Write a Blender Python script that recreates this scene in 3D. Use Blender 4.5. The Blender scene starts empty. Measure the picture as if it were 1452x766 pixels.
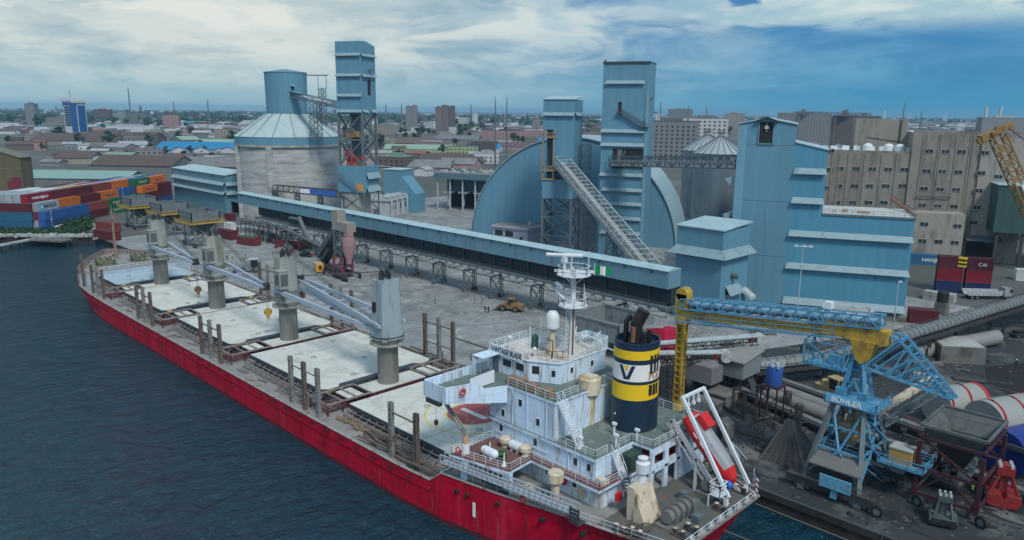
import bpy, math, random
from mathutils import Vector, Matrix
random.seed(7)
SC=bpy.context.scene; COL=SC.collection
R=math.radians; PI=math.pi; R2=math.sqrt(.5)
# ---------- survey: the frame has X along the quay, Y inland, Z up; camera stands over the water at (0,0,48)
H=48.0; FPX=1068.0; PITCH=R(11.95); ROLL=R(0.57)
cp_,sp_,cr_,sr_=math.cos(PITCH),math.sin(PITCH),math.cos(ROLL),math.sin(ROLL)
def ray(px,py):
    u=(px-726)/FPX; v=-(py-383)/FPX
    r=u*cr_-v*sr_; U=u*sr_+v*cr_
    y=cp_+U*sp_; z=-sp_+U*cp_
    return ((r-y)*R2,(r+y)*R2,z)
def Zp(px,py,z=0.0):
    d=ray(px,py); t=(z-H)/d[2]; return (d[0]*t,d[1]*t,z)
def Yp(px,py,y):
    d=ray(px,py); t=y/d[1]; return (d[0]*t,y,H+d[2]*t)
def Dp(px,py,dist):
    d=ray(px,py); t=dist/((d[1]-d[0])*R2); return (d[0]*t,d[1]*t,H+d[2]*t)
def proj(X_,Y_,z):
    x=(X_+Y_)*R2; y=(Y_-X_)*R2; dz=z-H
    f=y*cp_-dz*sp_; U=y*sp_+dz*cp_
    u=x*cr_+U*sr_; v=-x*sr_+U*cr_
    return (726+FPX*u/f,383-FPX*v/f,f)
GA=R(25); UX,UY=math.cos(GA),math.sin(GA); VX,VY=-UY,UX
def W(a,c): return (a*UX+c*VX, a*UY+c*VY)
def Gi(X_,Y_): return (X_*UX+Y_*UY, X_*VX+Y_*VY)
# ---------- objects
ORG={}
def tag(o,label=None,cat=None,group=None,kind=None):
    if label: o['label']=label
    if cat: o['category']=cat
    if group: o['group']=group
    if kind: o['kind']=kind
    return o
def thing(name,label,cat,org=(0,0,0),loc=None,rot=0.0,group=None):
    """Empty at the base of a thing. org: where its base lies in the authoring frame; loc/rot: where that frame point goes in the world"""
    o=bpy.data.objects.new(name,None); COL.objects.link(o); o.empty_display_size=.5
    o.location=loc if loc is not None else org; o.rotation_euler=(0,0,rot)
    ORG[o.name]=tuple(org)
    return tag(o,label,cat,group)
def gthing(name,label,cat,org,group=None):   # authored in the plant grid (a,c,z)
    w=W(org[0],org[1]); return thing(name,label,cat,org,(w[0],w[1],org[2]),GA,group)
def copy_tree(o,loc=None,rot=None,label=None,parent=None,mats=None):
    c=o.copy(); COL.objects.link(c)
    if parent is not None: c.parent=parent
    if loc is not None: c.location=loc
    if rot is not None: c.rotation_euler=(0,0,rot)
    if label: c['label']=label
    for ch in list(o.children): copy_tree(ch,parent=c)
    return c
class MB:
    def __init__(s): s.v=[];s.f=[];s.m=[];s.mi=0;s.sm=False
    def face(s,*pts):
        b=len(s.v); s.v.extend(tuple(p) for p in pts); s.f.append(tuple(range(b,b+len(pts)))); s.m.append(s.mi); return s
    def raw(s,vs,fs):
        b=len(s.v); s.v.extend(tuple(p) for p in vs)
        for f in fs: s.f.append(tuple(b+i for i in f)); s.m.append(s.mi)
        return s
    def box(s,x0,y0,z0,x1,y1,z1):
        v=[(x,y,z) for z in (z0,z1) for x,y in ((x0,y0),(x1,y0),(x1,y1),(x0,y1))]
        return s.raw(v,[(3,2,1,0),(4,5,6,7),(0,1,5,4),(1,2,6,5),(2,3,7,6),(3,0,4,7)])
    def cbox(s,x,y,z,sx,sy,sz): return s.box(x-sx/2,y-sy/2,z,x+sx/2,y+sy/2,z+sz)
    def ext(s,pts,vec):
        n=len(pts); a=[Vector(p) for p in pts]; b=[p+Vector(vec) for p in a]
        return s.raw(a+b,[tuple(range(n-1,-1,-1)),tuple(range(n,2*n))]+[(i,(i+1)%n,n+(i+1)%n,n+i) for i in range(n)])
    def prism(s,pts,z0,z1): return s.ext([(p[0],p[1],z0) for p in pts],(0,0,z1-z0))
    def beam(s,p,q,w,h=None):
        p=Vector(p);q=Vector(q);h=h or w; d=q-p
        if d.length<1e-5: return s
        d.normalize(); up=Vector((0,0,1)) if abs(d.z)<.98 else Vector((1,0,0))
        a=d.cross(up).normalized()*(w/2); b=a.normalized().cross(d).normalized()*(h/2)
        v=[p-a-b,p+a-b,p+a+b,p-a+b,q-a-b,q+a-b,q+a+b,q-a+b]
        return s.raw(v,[(0,1,2,3),(7,6,5,4),(4,5,1,0),(5,6,2,1),(6,7,3,2),(7,4,0,3)])
    def tube(s,p,q,r,r2=None,n=8,cap=True):
        p=Vector(p);q=Vector(q);r2=r if r2 is None else r2; d=(q-p)
        if d.length<1e-5: return s
        d.normalize(); up=Vector((0,0,1)) if abs(d.z)<.98 else Vector((1,0,0))
        a=d.cross(up).normalized(); b=a.cross(d)
        vs=[p+(a*math.cos(2*PI*i/n)+b*math.sin(2*PI*i/n))*r for i in range(n)]+[q+(a*math.cos(2*PI*i/n)+b*math.sin(2*PI*i/n))*r2 for i in range(n)]
        fs=[(i,(i+1)%n,n+(i+1)%n,n+i) for i in range(n)]
        if cap: fs+=[tuple(range(n-1,-1,-1)),tuple(range(n,2*n))]
        return s.raw(vs,fs)
    def lathe(s,cx,cy,prof,n=24,sx=1,sy=1,mats=None,a0=0,a1=2*PI):
        full=abs(a1-a0-2*PI)<1e-6; k=n if full else n+1
        vs=[(cx+math.cos(a0+(a1-a0)*i/n)*r*sx,cy+math.sin(a0+(a1-a0)*i/n)*r*sy,z) for r,z in prof for i in range(k)]
        keep=s.mi
        for j in range(len(prof)-1):
            if mats: s.mi=mats[j]
            b=len(s.v) if j==0 else b
            if j==0: s.v.extend(vs)
            for i in range(n):
                i2=(i+1)%k
                s.f.append((b+j*k+i,b+j*k+i2,b+(j+1)*k+i2,b+(j+1)*k+i)); s.m.append(s.mi)
        s.mi=keep
        return s
    def disc(s,cx,cy,z,r,n=24,sx=1,sy=1): return s.face(*[(cx+math.cos(2*PI*i/n)*r*sx,cy+math.sin(2*PI*i/n)*r*sy,z) for i in range(n)])
    def sphere(s,c,r,n=12,k=7,sz=1):
        return s.lathe(c[0],c[1],[(r*math.sin(PI*j/k)+1e-4,c[2]-r*sz*math.cos(PI*j/k)) for j in range(k+1)],n)
    def torus(s,c,r,t,ax='z',n=16,m=6):
        vs=[]
        for i in range(n):
            for j in range(m):
                A_=2*PI*i/n;B_=2*PI*j/m; x=(r+t*math.cos(B_))*math.cos(A_); y=(r+t*math.cos(B_))*math.sin(A_); z=t*math.sin(B_)
                vs.append((c[0]+x,c[1]+y,c[2]+z) if ax=='z' else ((c[0]+x,c[1]+z,c[2]+y) if ax=='y' else (c[0]+z,c[1]+x,c[2]+y)))
        return s.raw(vs,[(i*m+j,((i+1)%n)*m+j,((i+1)%n)*m+(j+1)%m,i*m+(j+1)%m) for i in range(n) for j in range(m)])
    def rail(s,pts,h=1.05,post=1.6,r=.05,bars=3,close=False):
        P_=[Vector(p) for p in pts]+([Vector(pts[0])] if close else [])
        for a,b in zip(P_,P_[1:]):
            for k in range(bars):
                zz=Vector((0,0,h*(k+1)/bars)); s.beam(a+zz,b+zz,r*(1.0 if k==bars-1 else .6))
            n=max(1,int((b-a).length/post))
            for i in range(n+1):
                p=a+(b-a)*i/n; s.beam(p,p+Vector((0,0,h)),r*.95)
        return s
    def truss(s,p,q,w,h,n,t=.18,top=True,side=True,flip=False):
        """box girder of bars from p to q (bottom centre line)"""
        p=Vector(p);q=Vector(q);d=(q-p).normalized(); a=d.cross(Vector((0,0,1))).normalized()*(w/2); u=Vector((0,0,h))
        for sgn in (-1,1):
            for zz in (Vector(),u): s.beam(p+a*sgn+zz,q+a*sgn+zz,t)
            for i in range(n+1):
                c=p+(q-p)*i/n; s.beam(c+a*sgn,c+a*sgn+u,t*.7)
                if i<n:
                    c2=p+(q-p)*(i+1)/n
                    if (i%2==0)!=flip: s.beam(c+a*sgn,c2+a*sgn+u,t*.6)
                    else: s.beam(c+a*sgn+u,c2+a*sgn,t*.6)
        for i in range(n+1):
            c=p+(q-p)*i/n
            s.beam(c-a,c+a,t*.7); 
            if top: s.beam(c-a+u,c+a+u,t*.7)
        return s
    def xtower(s,x0,y0,x1,y1,z0,z1,n,t=.3,taper=0.0):
        """four legs with cross bracing on each face"""
        cx,cy=(x0+x1)/2,(y0+y1)/2
        def c(i,k):
            f=1-taper*k/n; X=[x0,x1,x1,x0][i];Y=[y0,y0,y1,y1][i]
            return Vector((cx+(X-cx)*f,cy+(Y-cy)*f,z0+(z1-z0)*k/n))
        for i in range(4):
            s.beam(c(i,0),c(i,n),t)
            j=(i+1)%4
            for k in range(n):
                s.beam(c(i,k),c(j,k+1),t*.5); s.beam(c(j,k),c(i,k+1),t*.5); s.beam(c(i,k+1),c(j,k+1),t*.6)
        return s
    def obj(s,name,mats,parent=None,smooth=False,label=None,org=None):
        me=bpy.data.meshes.new(name)
        o0=ORG[parent.name] if parent is not None else (org or (0,0,0))
        me.from_pydata([(v[0]-o0[0],v[1]-o0[1],v[2]-o0[2]) for v in s.v],[],s.f)
        if not isinstance(mats,(list,tuple)): mats=[mats]
        for m in mats: me.materials.append(m)
        if len(mats)>1: me.polygons.foreach_set('material_index',s.m)
        if smooth: me.polygons.foreach_set('use_smooth',[True]*len(s.f))
        me.update()
        if smooth is not True and smooth: 
            try: me.set_sharp_from_angle(angle=R(smooth))
            except Exception: pass
        o=bpy.data.objects.new(name,me); COL.objects.link(o); ORG[o.name]=o0
        if parent is not None: o.parent=parent
        else: o.location=o0
        if label: o['label']=label
        return o
def text_mesh(name,txt,size,center,right,up,mat,parent,depth=.03,sx=1.0,bold=0.0):
    cu=bpy.data.curves.new(name,'FONT'); cu.body=txt; cu.size=size; cu.align_x='CENTER'; cu.align_y='CENTER'; cu.extrude=depth; cu.resolution_u=2; cu.offset=bold
    t=bpy.data.objects.new(name,cu); COL.objects.link(t)
    bpy.context.view_layer.update()
    me=bpy.data.meshes.new_from_object(t.evaluated_get(bpy.context.evaluated_depsgraph_get()))
    bpy.data.objects.remove(t); bpy.data.curves.remove(cu)
    r=Vector(right).normalized()*sx; u=Vector(up).normalized(); n=r.cross(u).normalized()
    o0=ORG[parent.name]; c=Vector(center)-Vector(o0)
    for v in me.vertices:
        v.co=c+r*v.co.x+u*v.co.y+n*v.co.z
    me.name=name; me.materials.clear(); me.materials.append(mat)
    o=bpy.data.objects.new(name,me); COL.objects.link(o); ORG[o.name]=o0; o.parent=parent
    return o
# ---------- materials
MAT={}
RUST=(.16,.065,.03)
def M(name,col,rough=.6,metal=0.0,var=.15,scale=.4,dirt=None,streak=0.0,panel=0.0,bump=0.0,rnd=0.0,spec=.4,detail=4,plates=None):
    """dirt=(colour, amount 0..1, scale); streak: stretch of dirt down the walls; panel: sheet width for tone changes of cladding"""
    if name in MAT: return MAT[name]
    m=bpy.data.materials.new(name); m.use_nodes=True; nt=m.node_tree; N=nt.nodes; L=nt.links
    b=N['Principled BSDF']; b.inputs['Roughness'].default_value=rough; b.inputs['Metallic'].default_value=metal
    b.inputs['Specular IOR Level'].default_value=spec
    tc=N.new('ShaderNodeTexCoord'); oi=N.new('ShaderNodeObjectInfo')
    ad=N.new('ShaderNodeVectorMath'); ad.operation='ADD'
    mu=N.new('ShaderNodeVectorMath'); mu.operation='SCALE'; mu.inputs['Scale'].default_value=37.0
    cx=N.new('ShaderNodeCombineXYZ')
    for i in range(3): L.new(oi.outputs['Random'],cx.inputs[i])
    L.new(cx.outputs[0],mu.inputs[0]); L.new(tc.outputs['Object'],ad.inputs[0]); L.new(mu.outputs[0],ad.inputs[1])
    def noise(sc,det=detail,stretch=None,rgh=.6):
        n=N.new('ShaderNodeTexNoise'); n.inputs['Scale'].default_value=sc; n.inputs['Detail'].default_value=det; n.inputs['Roughness'].default_value=rgh
        src=ad.outputs[0]
        if stretch:
            mp=N.new('ShaderNodeMapping'); mp.inputs['Scale'].default_value=stretch; L.new(src,mp.inputs[0]); src=mp.outputs[0]
        L.new(src,n.inputs['Vector']); return n.outputs['Fac']
    def mth(op,a,bv,c=None):
        n=N.new('ShaderNodeMath'); n.operation=op
        for i,x in enumerate((a,bv,c)):
            if x is None: continue
            if isinstance(x,(int,float)): n.inputs[i].default_value=x
            else: L.new(x,n.inputs[i])
        return n.outputs[0]
    f=mth('MULTIPLY_ADD',mth('SUBTRACT',noise(scale),.5),var*2.6,1.0)
    if rnd: f=mth('ADD',f,mth('MULTIPLY',mth('SUBTRACT',oi.outputs['Random'],.5),rnd*2))
    if panel:
        sp=N.new('ShaderNodeSeparateXYZ'); L.new(tc.outputs['Object'],sp.inputs[0])
        wn=N.new('ShaderNodeTexWhiteNoise'); wn.noise_dimensions='1D'
        L.new(mth('FLOOR',mth('MULTIPLY',mth('ADD',sp.outputs[0],sp.outputs[1]),1/panel),0),wn.inputs['W'])
        f=mth('ADD',f,mth('MULTIPLY',mth('SUBTRACT',wn.outputs['Value'],.5),.09))
        f=mth('ADD',f,mth('MULTIPLY',mth('SUBTRACT',noise(.6,3,(1,1,.05)),.5),.16))
    hs=N.new('ShaderNodeMix'); hs.data_type='RGBA'; hs.blend_type='MULTIPLY'; hs.inputs['Factor'].default_value=1
    hs.inputs['A'].default_value=(*col,1)
    cc=N.new('ShaderNodeCombineColor')
    for i in range(3): L.new(f,cc.inputs[i])
    L.new(cc.outputs[0],hs.inputs['B']); out=hs.outputs['Result']
    for dd in ([dirt] if dirt and not isinstance(dirt,list) else (dirt or [])):
        dc,am,ds=dd
        nz=noise(ds,6,(1,1,1/streak) if streak else None,.7)
        mr=N.new('ShaderNodeMapRange'); mr.inputs['From Min'].default_value=.635-am*.42; mr.inputs['From Max'].default_value=.755-am*.32
        L.new(nz,mr.inputs['Value'])
        mx=N.new('ShaderNodeMix'); mx.data_type='RGBA'; mx.inputs['B'].default_value=(*dc,1)
        L.new(mth('MULTIPLY',mr.outputs[0],.85),mx.inputs['Factor']); L.new(out,mx.inputs['A']); out=mx.outputs['Result']
    if plates:   # (width, height, 'w' wall | 'g' ground, joint darkness, tone spread)
        sp=N.new('ShaderNodeSeparateXYZ'); L.new(tc.outputs['Object'],sp.inputs[0]); cb=N.new('ShaderNodeCombineXYZ')
        if plates[2]=='w': L.new(mth('ADD',sp.outputs[0],sp.outputs[1]),cb.inputs[0]); L.new(sp.outputs[2],cb.inputs[1])
        else: L.new(sp.outputs[0],cb.inputs[0]); L.new(sp.outputs[1],cb.inputs[1])
        br=N.new('ShaderNodeTexBrick'); L.new(cb.outputs[0],br.inputs['Vector']); br.inputs['Scale'].default_value=1; br.inputs['Brick Width'].default_value=plates[0]; br.inputs['Row Height'].default_value=plates[1]; br.inputs['Mortar Size'].default_value=.045; br.inputs['Mortar Smooth'].default_value=.4; br.offset=.5 if plates[2]=='w' else 0
        sp_=plates[4]; br.inputs['Color1'].default_value=(1+sp_,1+sp_,1+sp_,1); br.inputs['Color2'].default_value=(1-sp_,1-sp_,1-sp_,1); br.inputs['Mortar'].default_value=(plates[3],)*3+(1,)
        mp_=N.new('ShaderNodeMix'); mp_.data_type='RGBA'; mp_.blend_type='MULTIPLY'; mp_.inputs['Factor'].default_value=1; L.new(out,mp_.inputs['A']); L.new(br.outputs['Color'],mp_.inputs['B']); out=mp_.outputs['Result']
    L.new(out,b.inputs['Base Color'])
    if bump:
        bn=N.new('ShaderNodeBump'); bn.inputs['Strength'].default_value=bump; bn.inputs['Distance'].default_value=.1
        L.new(noise(scale*6),bn.inputs['Height']); L.new(bn.outputs[0],b.inputs['Normal'])
    MAT[name]=m; return m
clad=M('clad',(.112,.265,.365),.5,0,.05,.05,dirt=((.10,.21,.28),.12,.35),streak=12,panel=1.1)
clad_gy=M('clad_grey',(.125,.26,.335),.5,0,.06,.05,dirt=((.11,.16,.18),.2,.35),streak=12,panel=1.1)
clad_dk=M('clad_dark',(.085,.16,.20),.6,0,.08,.1,panel=1.0)
clad_roof=M('clad_roof',(.33,.48,.53),.45,0,.10,.12,dirt=((.30,.38,.40),.3,.25),panel=1.2)
ledge_m=M('flashing',(.22,.33,.38),.5,0,.10,.3,dirt=((.16,.2,.2),.25,.5))
steel=M('grey_steel',(.13,.175,.20),.55,.2,.2,.5,dirt=((.1,.08,.06),.25,.8))
steel_dk=M('dark_steel',(.05,.06,.07),.6,.2,.25,.5,dirt=((.12,.07,.045),.3,.7))
steel_lt=M('pale_steel',(.42,.48,.5),.5,.1,.12,.5,dirt=((.2,.15,.11),.25,.9))
conc=M('concrete',(.33,.35,.345),.85,0,.14,.25,dirt=((.19,.185,.175),.32,.22),streak=5)
conc_dk=M('dark_concrete',(.15,.155,.155),.9,0,.2,.3,dirt=((.07,.065,.06),.4,.3))
black=M('black_rubber',(.018,.019,.02),.7,0,.2,1)
glass=M('dark_glass',(.015,.022,.03),.12,0,.2,.8,spec=.6)
glass_b=M('window_dark',(.028,.035,.042),.3,0,.4,.9,rnd=.3)
white=M('white_paint',(.68,.76,.82),.45,0,.06,.3,dirt=[((.36,.27,.19),.20,.9),(RUST,.06,2.0)],streak=7)
white_cl=M('white_clean',(.64,.69,.72),.45,0,.06,.5,dirt=((.45,.36,.28),.10,1.2))
cream=M('cream_paint',(.56,.50,.38),.6,0,.1,.5,dirt=(RUST,.30,.8),streak=4)
yellow=M('yellow_paint',(.46,.30,.04),.55,0,.15,.5,dirt=[((.16,.11,.05),.34,.9),((.08,.07,.05),.16,2)],streak=3)
yellow_cl=M('bright_yellow',(.78,.52,.015),.45,0,.05,.5,dirt=((.4,.25,.05),.1,.9))
sky_blue=M('blue_paint',(.075,.28,.46),.5,0,.12,.5,dirt=[((.10,.12,.13),.26,1.1),((.10,.07,.05),.12,2)])
red=M('red_paint',(.40,.02,.025),.5,0,.12,.5,dirt=((.16,.03,.03),.2,.6))
red_br=M('bright_red',(.55,.02,.02),.4,0,.08,.5)
maroon=M('maroon_paint',(.15,.025,.035),.6,0,.15,.5,dirt=(RUST,.2,.7))
rust=M('rust',(.22,.105,.06),.85,0,.3,.6,dirt=((.09,.05,.035),.4,.9))
navy=M('navy_paint',(.012,.03,.06),.4,0,.1,.5)
letter_w=M('white_lettering',(.8,.82,.82),.6,0,.03,1)
letter_k=M('dark_lettering',(.02,.03,.06),.6,0,.03,1)
HAZE=.00009; SUN_E=2.9; SKY_S=1.0; EXPO=-0.22
# ================= SETTING =================
BIG=14000.0
def sheet(name,pts,z,mat,kind='structure'):
    o=MB().face(*[(p[0],p[1],z) for p in pts]).obj(name,mat); return tag(o,kind=kind)
def water_mat():
    m=bpy.data.materials.new('harbour_water'); m.use_nodes=True; nt=m.node_tree;N=nt.nodes;L=nt.links
    b=N['Principled BSDF']; b.inputs['Base Color'].default_value=(.002,.034,.058,1); b.inputs['Roughness'].default_value=.04; b.inputs['IOR'].default_value=1.42
    g=N.new('ShaderNodeNewGeometry')
    def nz(sc,rot,st,det):
        mp=N.new('ShaderNodeMapping'); mp.inputs['Rotation'].default_value=(0,0,R(rot)); mp.inputs['Scale'].default_value=st; L.new(g.outputs['Position'],mp.inputs[0])
        n=N.new('ShaderNodeTexNoise'); n.inputs['Scale'].default_value=sc; n.inputs['Detail'].default_value=det; n.inputs['Roughness'].default_value=.55; n.inputs['Distortion'].default_value=.6
        L.new(mp.outputs[0],n.inputs['Vector']); return n.outputs['Fac']
    b1=N.new('ShaderNodeBump'); b1.inputs['Strength'].default_value=1; b1.inputs['Distance'].default_value=1.7; L.new(nz(.2,25,(1,.5,1),5),b1.inputs['Height'])
    b2=N.new('ShaderNodeBump'); b2.inputs['Strength'].default_value=1; b2.inputs['Distance'].default_value=1.7; L.new(nz(.5,40,(1,.5,1),5),b2.inputs['Height']); L.new(b1.outputs[0],b2.inputs['Normal'])
    b3=N.new('ShaderNodeBump'); b3.inputs['Strength'].default_value=1; b3.inputs['Distance'].default_value=.30; L.new(nz(3.2,10,(1,.7,1),3),b3.inputs['Height']); L.new(b2.outputs[0],b3.inputs['Normal'])
    L.new(b3.outputs[0],b.inputs['Normal'])
    return m
sheet('water',[(-BIG,-BIG),(BIG,-BIG),(BIG,87.6),(-302,87.6),(-302,120),(-520,120),(-520,400),(-BIG,400)],-2.6,water_mat())
city_g=M('city_ground',(.10,.105,.11),.95,0,.3,.02,dirt=[((.055,.075,.055),.45,.012),((.18,.175,.165),.2,.02)])
SHORE=[(-302,87.2),(-309,86.6),(-312,80),(-310,76),(-326,71),(-331,60),(-345,46),(-420,-20),(-700,-200)]
gm=MB()
pts=[(BIG,87.2)]+SHORE+[(-BIG,-200),(-BIG,BIG),(BIG,BIG)]
gm.face(*[(p[0],p[1],0) for p in pts])
tag(gm.obj('ground',city_g),kind='structure')
qm=M('quay_wall',(.035,.036,.036),.9,0,.3,.4,dirt=((.015,.015,.014),.4,.3),streak=3)
wl=MB()
for a,b in zip([(700,87.2)]+SHORE[:-1],SHORE): wl.face((a[0],a[1],-.012),(b[0],b[1],-.012),(b[0],b[1],-6),(a[0],a[1],-6))
wl.box(-302,86.95,-.9,700,87.19,-.02)
tag(wl.obj('quay_wall_face',qm),kind='structure')
apron=M('apron_concrete',(.235,.256,.264),.9,0,.22,.06,dirt=[((.13,.138,.14),.40,.07),((.37,.385,.375),.22,.25),((.075,.078,.08),.18,.3),((.05,.052,.055),.10,1.2)],bump=.1,plates=(6.5,6.5,'g',.72,.045))
sheet('quay_apron',[(-302,87.3),(-88,87.3),(-70,140),(-40,215),(-120,215),(-160,330),(-330,330),(-330,200),(-302,150)],.004,apron)
dark=M('dusty_vignetted_yard',(.034,.043,.049),.92,0,.3,.06,dirt=[((.022,.026,.030),.42,.06),((.15,.158,.155),.27,.09),((.02,.022,.025),.18,.4)],bump=.15)  # dusty coal-stained ground; corner vignette darkening is put into this colour too
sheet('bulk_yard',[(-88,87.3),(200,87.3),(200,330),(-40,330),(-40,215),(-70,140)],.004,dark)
coal=M('coal_dust',(.012,.013,.015),.95,0,.4,.2,bump=.3)
c0=[Zp(*p) for p in [(1395,520),(1452,515),(1600,560),(1600,640),(1452,570),(1400,545)]]
sheet('coal_ground',[(p[0],p[1]) for p in c0],.012,coal)
track=M('tyre_track',(.04,.042,.045),.95,0,.3,.5)
for k in range(5):
    m=MB(); p0=Vector(Zp(1310+k*14,505+k*3)); p1=Vector(Zp(1440+k*10,545+k*16)); nrm=(p1-p0).cross(Vector((0,0,1))).normalized()
    for i in range(14):
        t0,t1=i/14,(i+1)/14
        def cc(t): return p0.lerp(p1,t)+nrm*(3.2*math.sin(t*3+k*.4))+Vector((0,0,.016+.004*k))
        m.face(cc(t0)-nrm*.35,cc(t0)+nrm*.35,cc(t1)+nrm*.35,cc(t1)-nrm*.35)
    tag(m.obj('tyre_tracks',track),kind='structure')
# tyre marks and spilled cargo on the apron
rr_=random.Random(3); tm=M('tyre_mark',(.13,.14,.145),.95,0,.3,.8)
for k in range(9):
    x=rr_.uniform(-205,-110); y=rr_.uniform(98,128); a=rr_.uniform(0,PI); cu_=rr_.uniform(-.06,.06); m=MB()
    for side in (-.95,.95):
        px_,py_,aa=x-math.sin(a)*side,y+math.cos(a)*side,a
        for i in range(26):
            nx,ny=px_+1.2*math.cos(aa),py_+1.2*math.sin(aa); sx_,sy_=-math.sin(aa)*.17,math.cos(aa)*.17
            m.face((px_-sx_,py_-sy_,.010+.0006*k),(px_+sx_,py_+sy_,.010+.0006*k),(nx+sx_,ny+sy_,.010+.0006*k),(nx-sx_,ny-sy_,.010+.0006*k)); px_,py_,aa=nx,ny,aa+cu_
    tag(m.obj('tyre_tracks',tm),kind='structure')
sp=MB()
for k in range(260):
    c=rr_.choice([(-186,118),(-196,124),(-150,112),(-128,121),(-215,104)]); x=c[0]+rr_.gauss(0,5); y=c[1]+rr_.gauss(0,3.2); r_=rr_.uniform(.1,.5)*rr_.random()+.08
    sp.lathe(x,y,[(r_,.004),(r_*.6,r_*.22),(.01,r_*.3)],7)
tag(sp.obj('spilled_cargo',M('spill_grey',(.17,.165,.155),.95,0,.3,1)),kind='stuff')
rm=MB()
for y in (90.6,101.2):
    rm.box(-120,y-.09,.006,200,y+.09,.14); rm.box(-120,y+.25,.006,200,y+.33,.10)
tag(rm.obj('crane_rails',steel_dk),kind='structure')
# green overgrown bank with rubble
leafs=[M('leaf_a',(.02,.06,.028),.8,0,.35,.5,rnd=.2),M('leaf_b',(.032,.08,.035),.8,0,.35,.5,rnd=.2)]
def clump(m,c,r,n,leaf,sz=.7,mats=2):
    for _ in range(n):
        u=Vector((random.gauss(0,1),random.gauss(0,1),random.gauss(0,1))).normalized()*(r*random.random()**.4); u.z*=sz
        p=Vector(c)+u; a=Vector((random.gauss(0,1),random.gauss(0,1),random.gauss(0,.6))).normalized(); b=a.cross(Vector((random.gauss(0,1),random.gauss(0,1),random.gauss(0,1)))).normalized()
        l=leaf*random.uniform(.6,1.3); m.mi=random.randrange(mats)
        m.face(p-a*l,p+b*l*.7,p+a*l,p-b*l*.7)
    m.mi=0
bank=MB()
for _ in range(230):
    px=random.uniform(-30,132); py=random.uniform(316,333) if px>58 else random.uniform(324,333)
    p=Zp(px,py); clump(bank,(p[0],p[1],.3),random.uniform(.8,1.9),26,.45,.6)
for _ in range(60):
    p=Zp(random.uniform(85,130),random.uniform(312,330)); clump(bank,(p[0],p[1],1.0),random.uniform(1.2,2.4),40,.5,.8)
tag(bank.obj('green_bank_scrub',leafs),kind='stuff')
rub=MB()
for _ in range(330):
    px=random.uniform(-20,165); 
    py=random.uniform(333,337) if px<130 else random.uniform(318,340)
    p=Zp(px,py); s_=random.uniform(.3,1.1)*(1 if px<130 else 1.2)
    q=Vector((random.gauss(0,1),random.gauss(0,1),random.gauss(0,.4))).normalized()
    rub.beam(Vector(p)-q*s_*.6+Vector((0,0,.3)),Vector(p)+q*s_*.6+Vector((0,0,.3)),s_,s_*.6)
tag(rub.obj('shore_rubble',conc),kind='stuff')
db=MB(); rr2=random.Random(9)
for _ in range(1500):
    px=rr2.uniform(935,1452); py=rr2.uniform(468,760); p=Zp(px,py)
    if p[1]<88 or p[0]<-86 : continue
    s_=rr2.uniform(.08,.42)*(1+.9*(rr2.random()<.08)); z=.02; a=rr2.uniform(0,PI); db.mi=rr2.randrange(3); h=s_*rr2.uniform(.3,.8)
    c,sn=math.cos(a)*s_,math.sin(a)*s_; db.raw([(p[0]-c,p[1]-sn,z),(p[0]+sn*.7,p[1]-c*.7,z),(p[0]+c,p[1]+sn,z),(p[0]-sn*.7,p[1]+c*.7,z),(p[0]+c*.1,p[1]+sn*.1,z+h)],[(0,1,4),(1,2,4),(2,3,4),(3,0,4)])
tag(db.obj('yard_debris',[M('debris_grey',(.06,.063,.066),.95,0,.3,1),M('debris_black',(.02,.022,.024),.95,0,.3,1),M('debris_sand',(.085,.085,.08),.95,0,.3,1)]),kind='stuff')
pm=MB()
for _ in range(46):
    p=Zp(rr2.uniform(950,1440),rr2.uniform(480,750)); 
    if p[1]<90 or p[0]<-84: continue
    r_=rr2.uniform(.5,2.2); k=rr2.uniform(0,6); pts=[(p[0]+r_*(1+.35*math.sin(i*2.1+k))*math.cos(i*PI/9)*1.5,p[1]+r_*(1+.3*math.cos(i*1.7+k))*math.sin(i*PI/9)) for i in range(18)]
    pm.face(*[(q[0],q[1],.009+.00005*_) for q in pts])
tag(pm.obj('oil_and_dust_patches',M('dark_patch',(.020,.023,.026),.6,0,.4,.7)),kind='structure')
# sky and light are in the last section
# ================= THE SHIP =================
hull_m=M('hull_red',(.44,.001,.026),.55,0,.16,.10,dirt=[((.27,.002,.016),.42,.5),((.50,.02,.06),.24,.6),((.10,.02,.015),.22,1.8),((.30,.12,.08),.10,2.2)],streak=14,spec=.2,plates=(8,1.9,'w',.66,.06))
hull_lo=M('hull_boot',(.10,.012,.02),.6,0,.3,.2,dirt=((.03,.02,.02),.4,.4))
deck_m=M('deck_grey',(.23,.235,.23),.8,0,.18,.3,dirt=((.16,.10,.07),.25,.5))
deck_dk=M('deck_dark',(.10,.105,.10),.8,0,.2,.3,dirt=((.16,.10,.07),.22,.5))
deck_gr=M('deck_green',(.12,.165,.15),.7,0,.12,.3,dirt=((.25,.26,.25),.22,.6))
deck_rd=M('deck_redbrown',(.16,.075,.075),.75,0,.15,.4,dirt=((.10,.06,.05),.3,.7))
hatch_m=M('hatch_grey',(.55,.575,.54),.7,0,.10,.2,dirt=[((.38,.37,.34),.32,.3),((.56,.60,.59),.22,.15),((.24,.2,.16),.12,1.0)])
hatch_bl=M('hatch_blue',(.33,.43,.50),.7,0,.08,.2,dirt=((.25,.3,.33),.3,.3))
hatch_sd=M('hatch_side',(.035,.055,.075),.6,0,.2,.5,dirt=((.12,.10,.08),.25,.6))
ship_w=M('ship_white',(.60,.76,.92),.45,0,.07,.2,dirt=[((.36,.40,.42),.26,.5),((.38,.28,.17),.22,.8),((.24,.12,.06),.18,1.8)],streak=10,plates=(3.2,2.75,'w',.80,.03))
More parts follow.
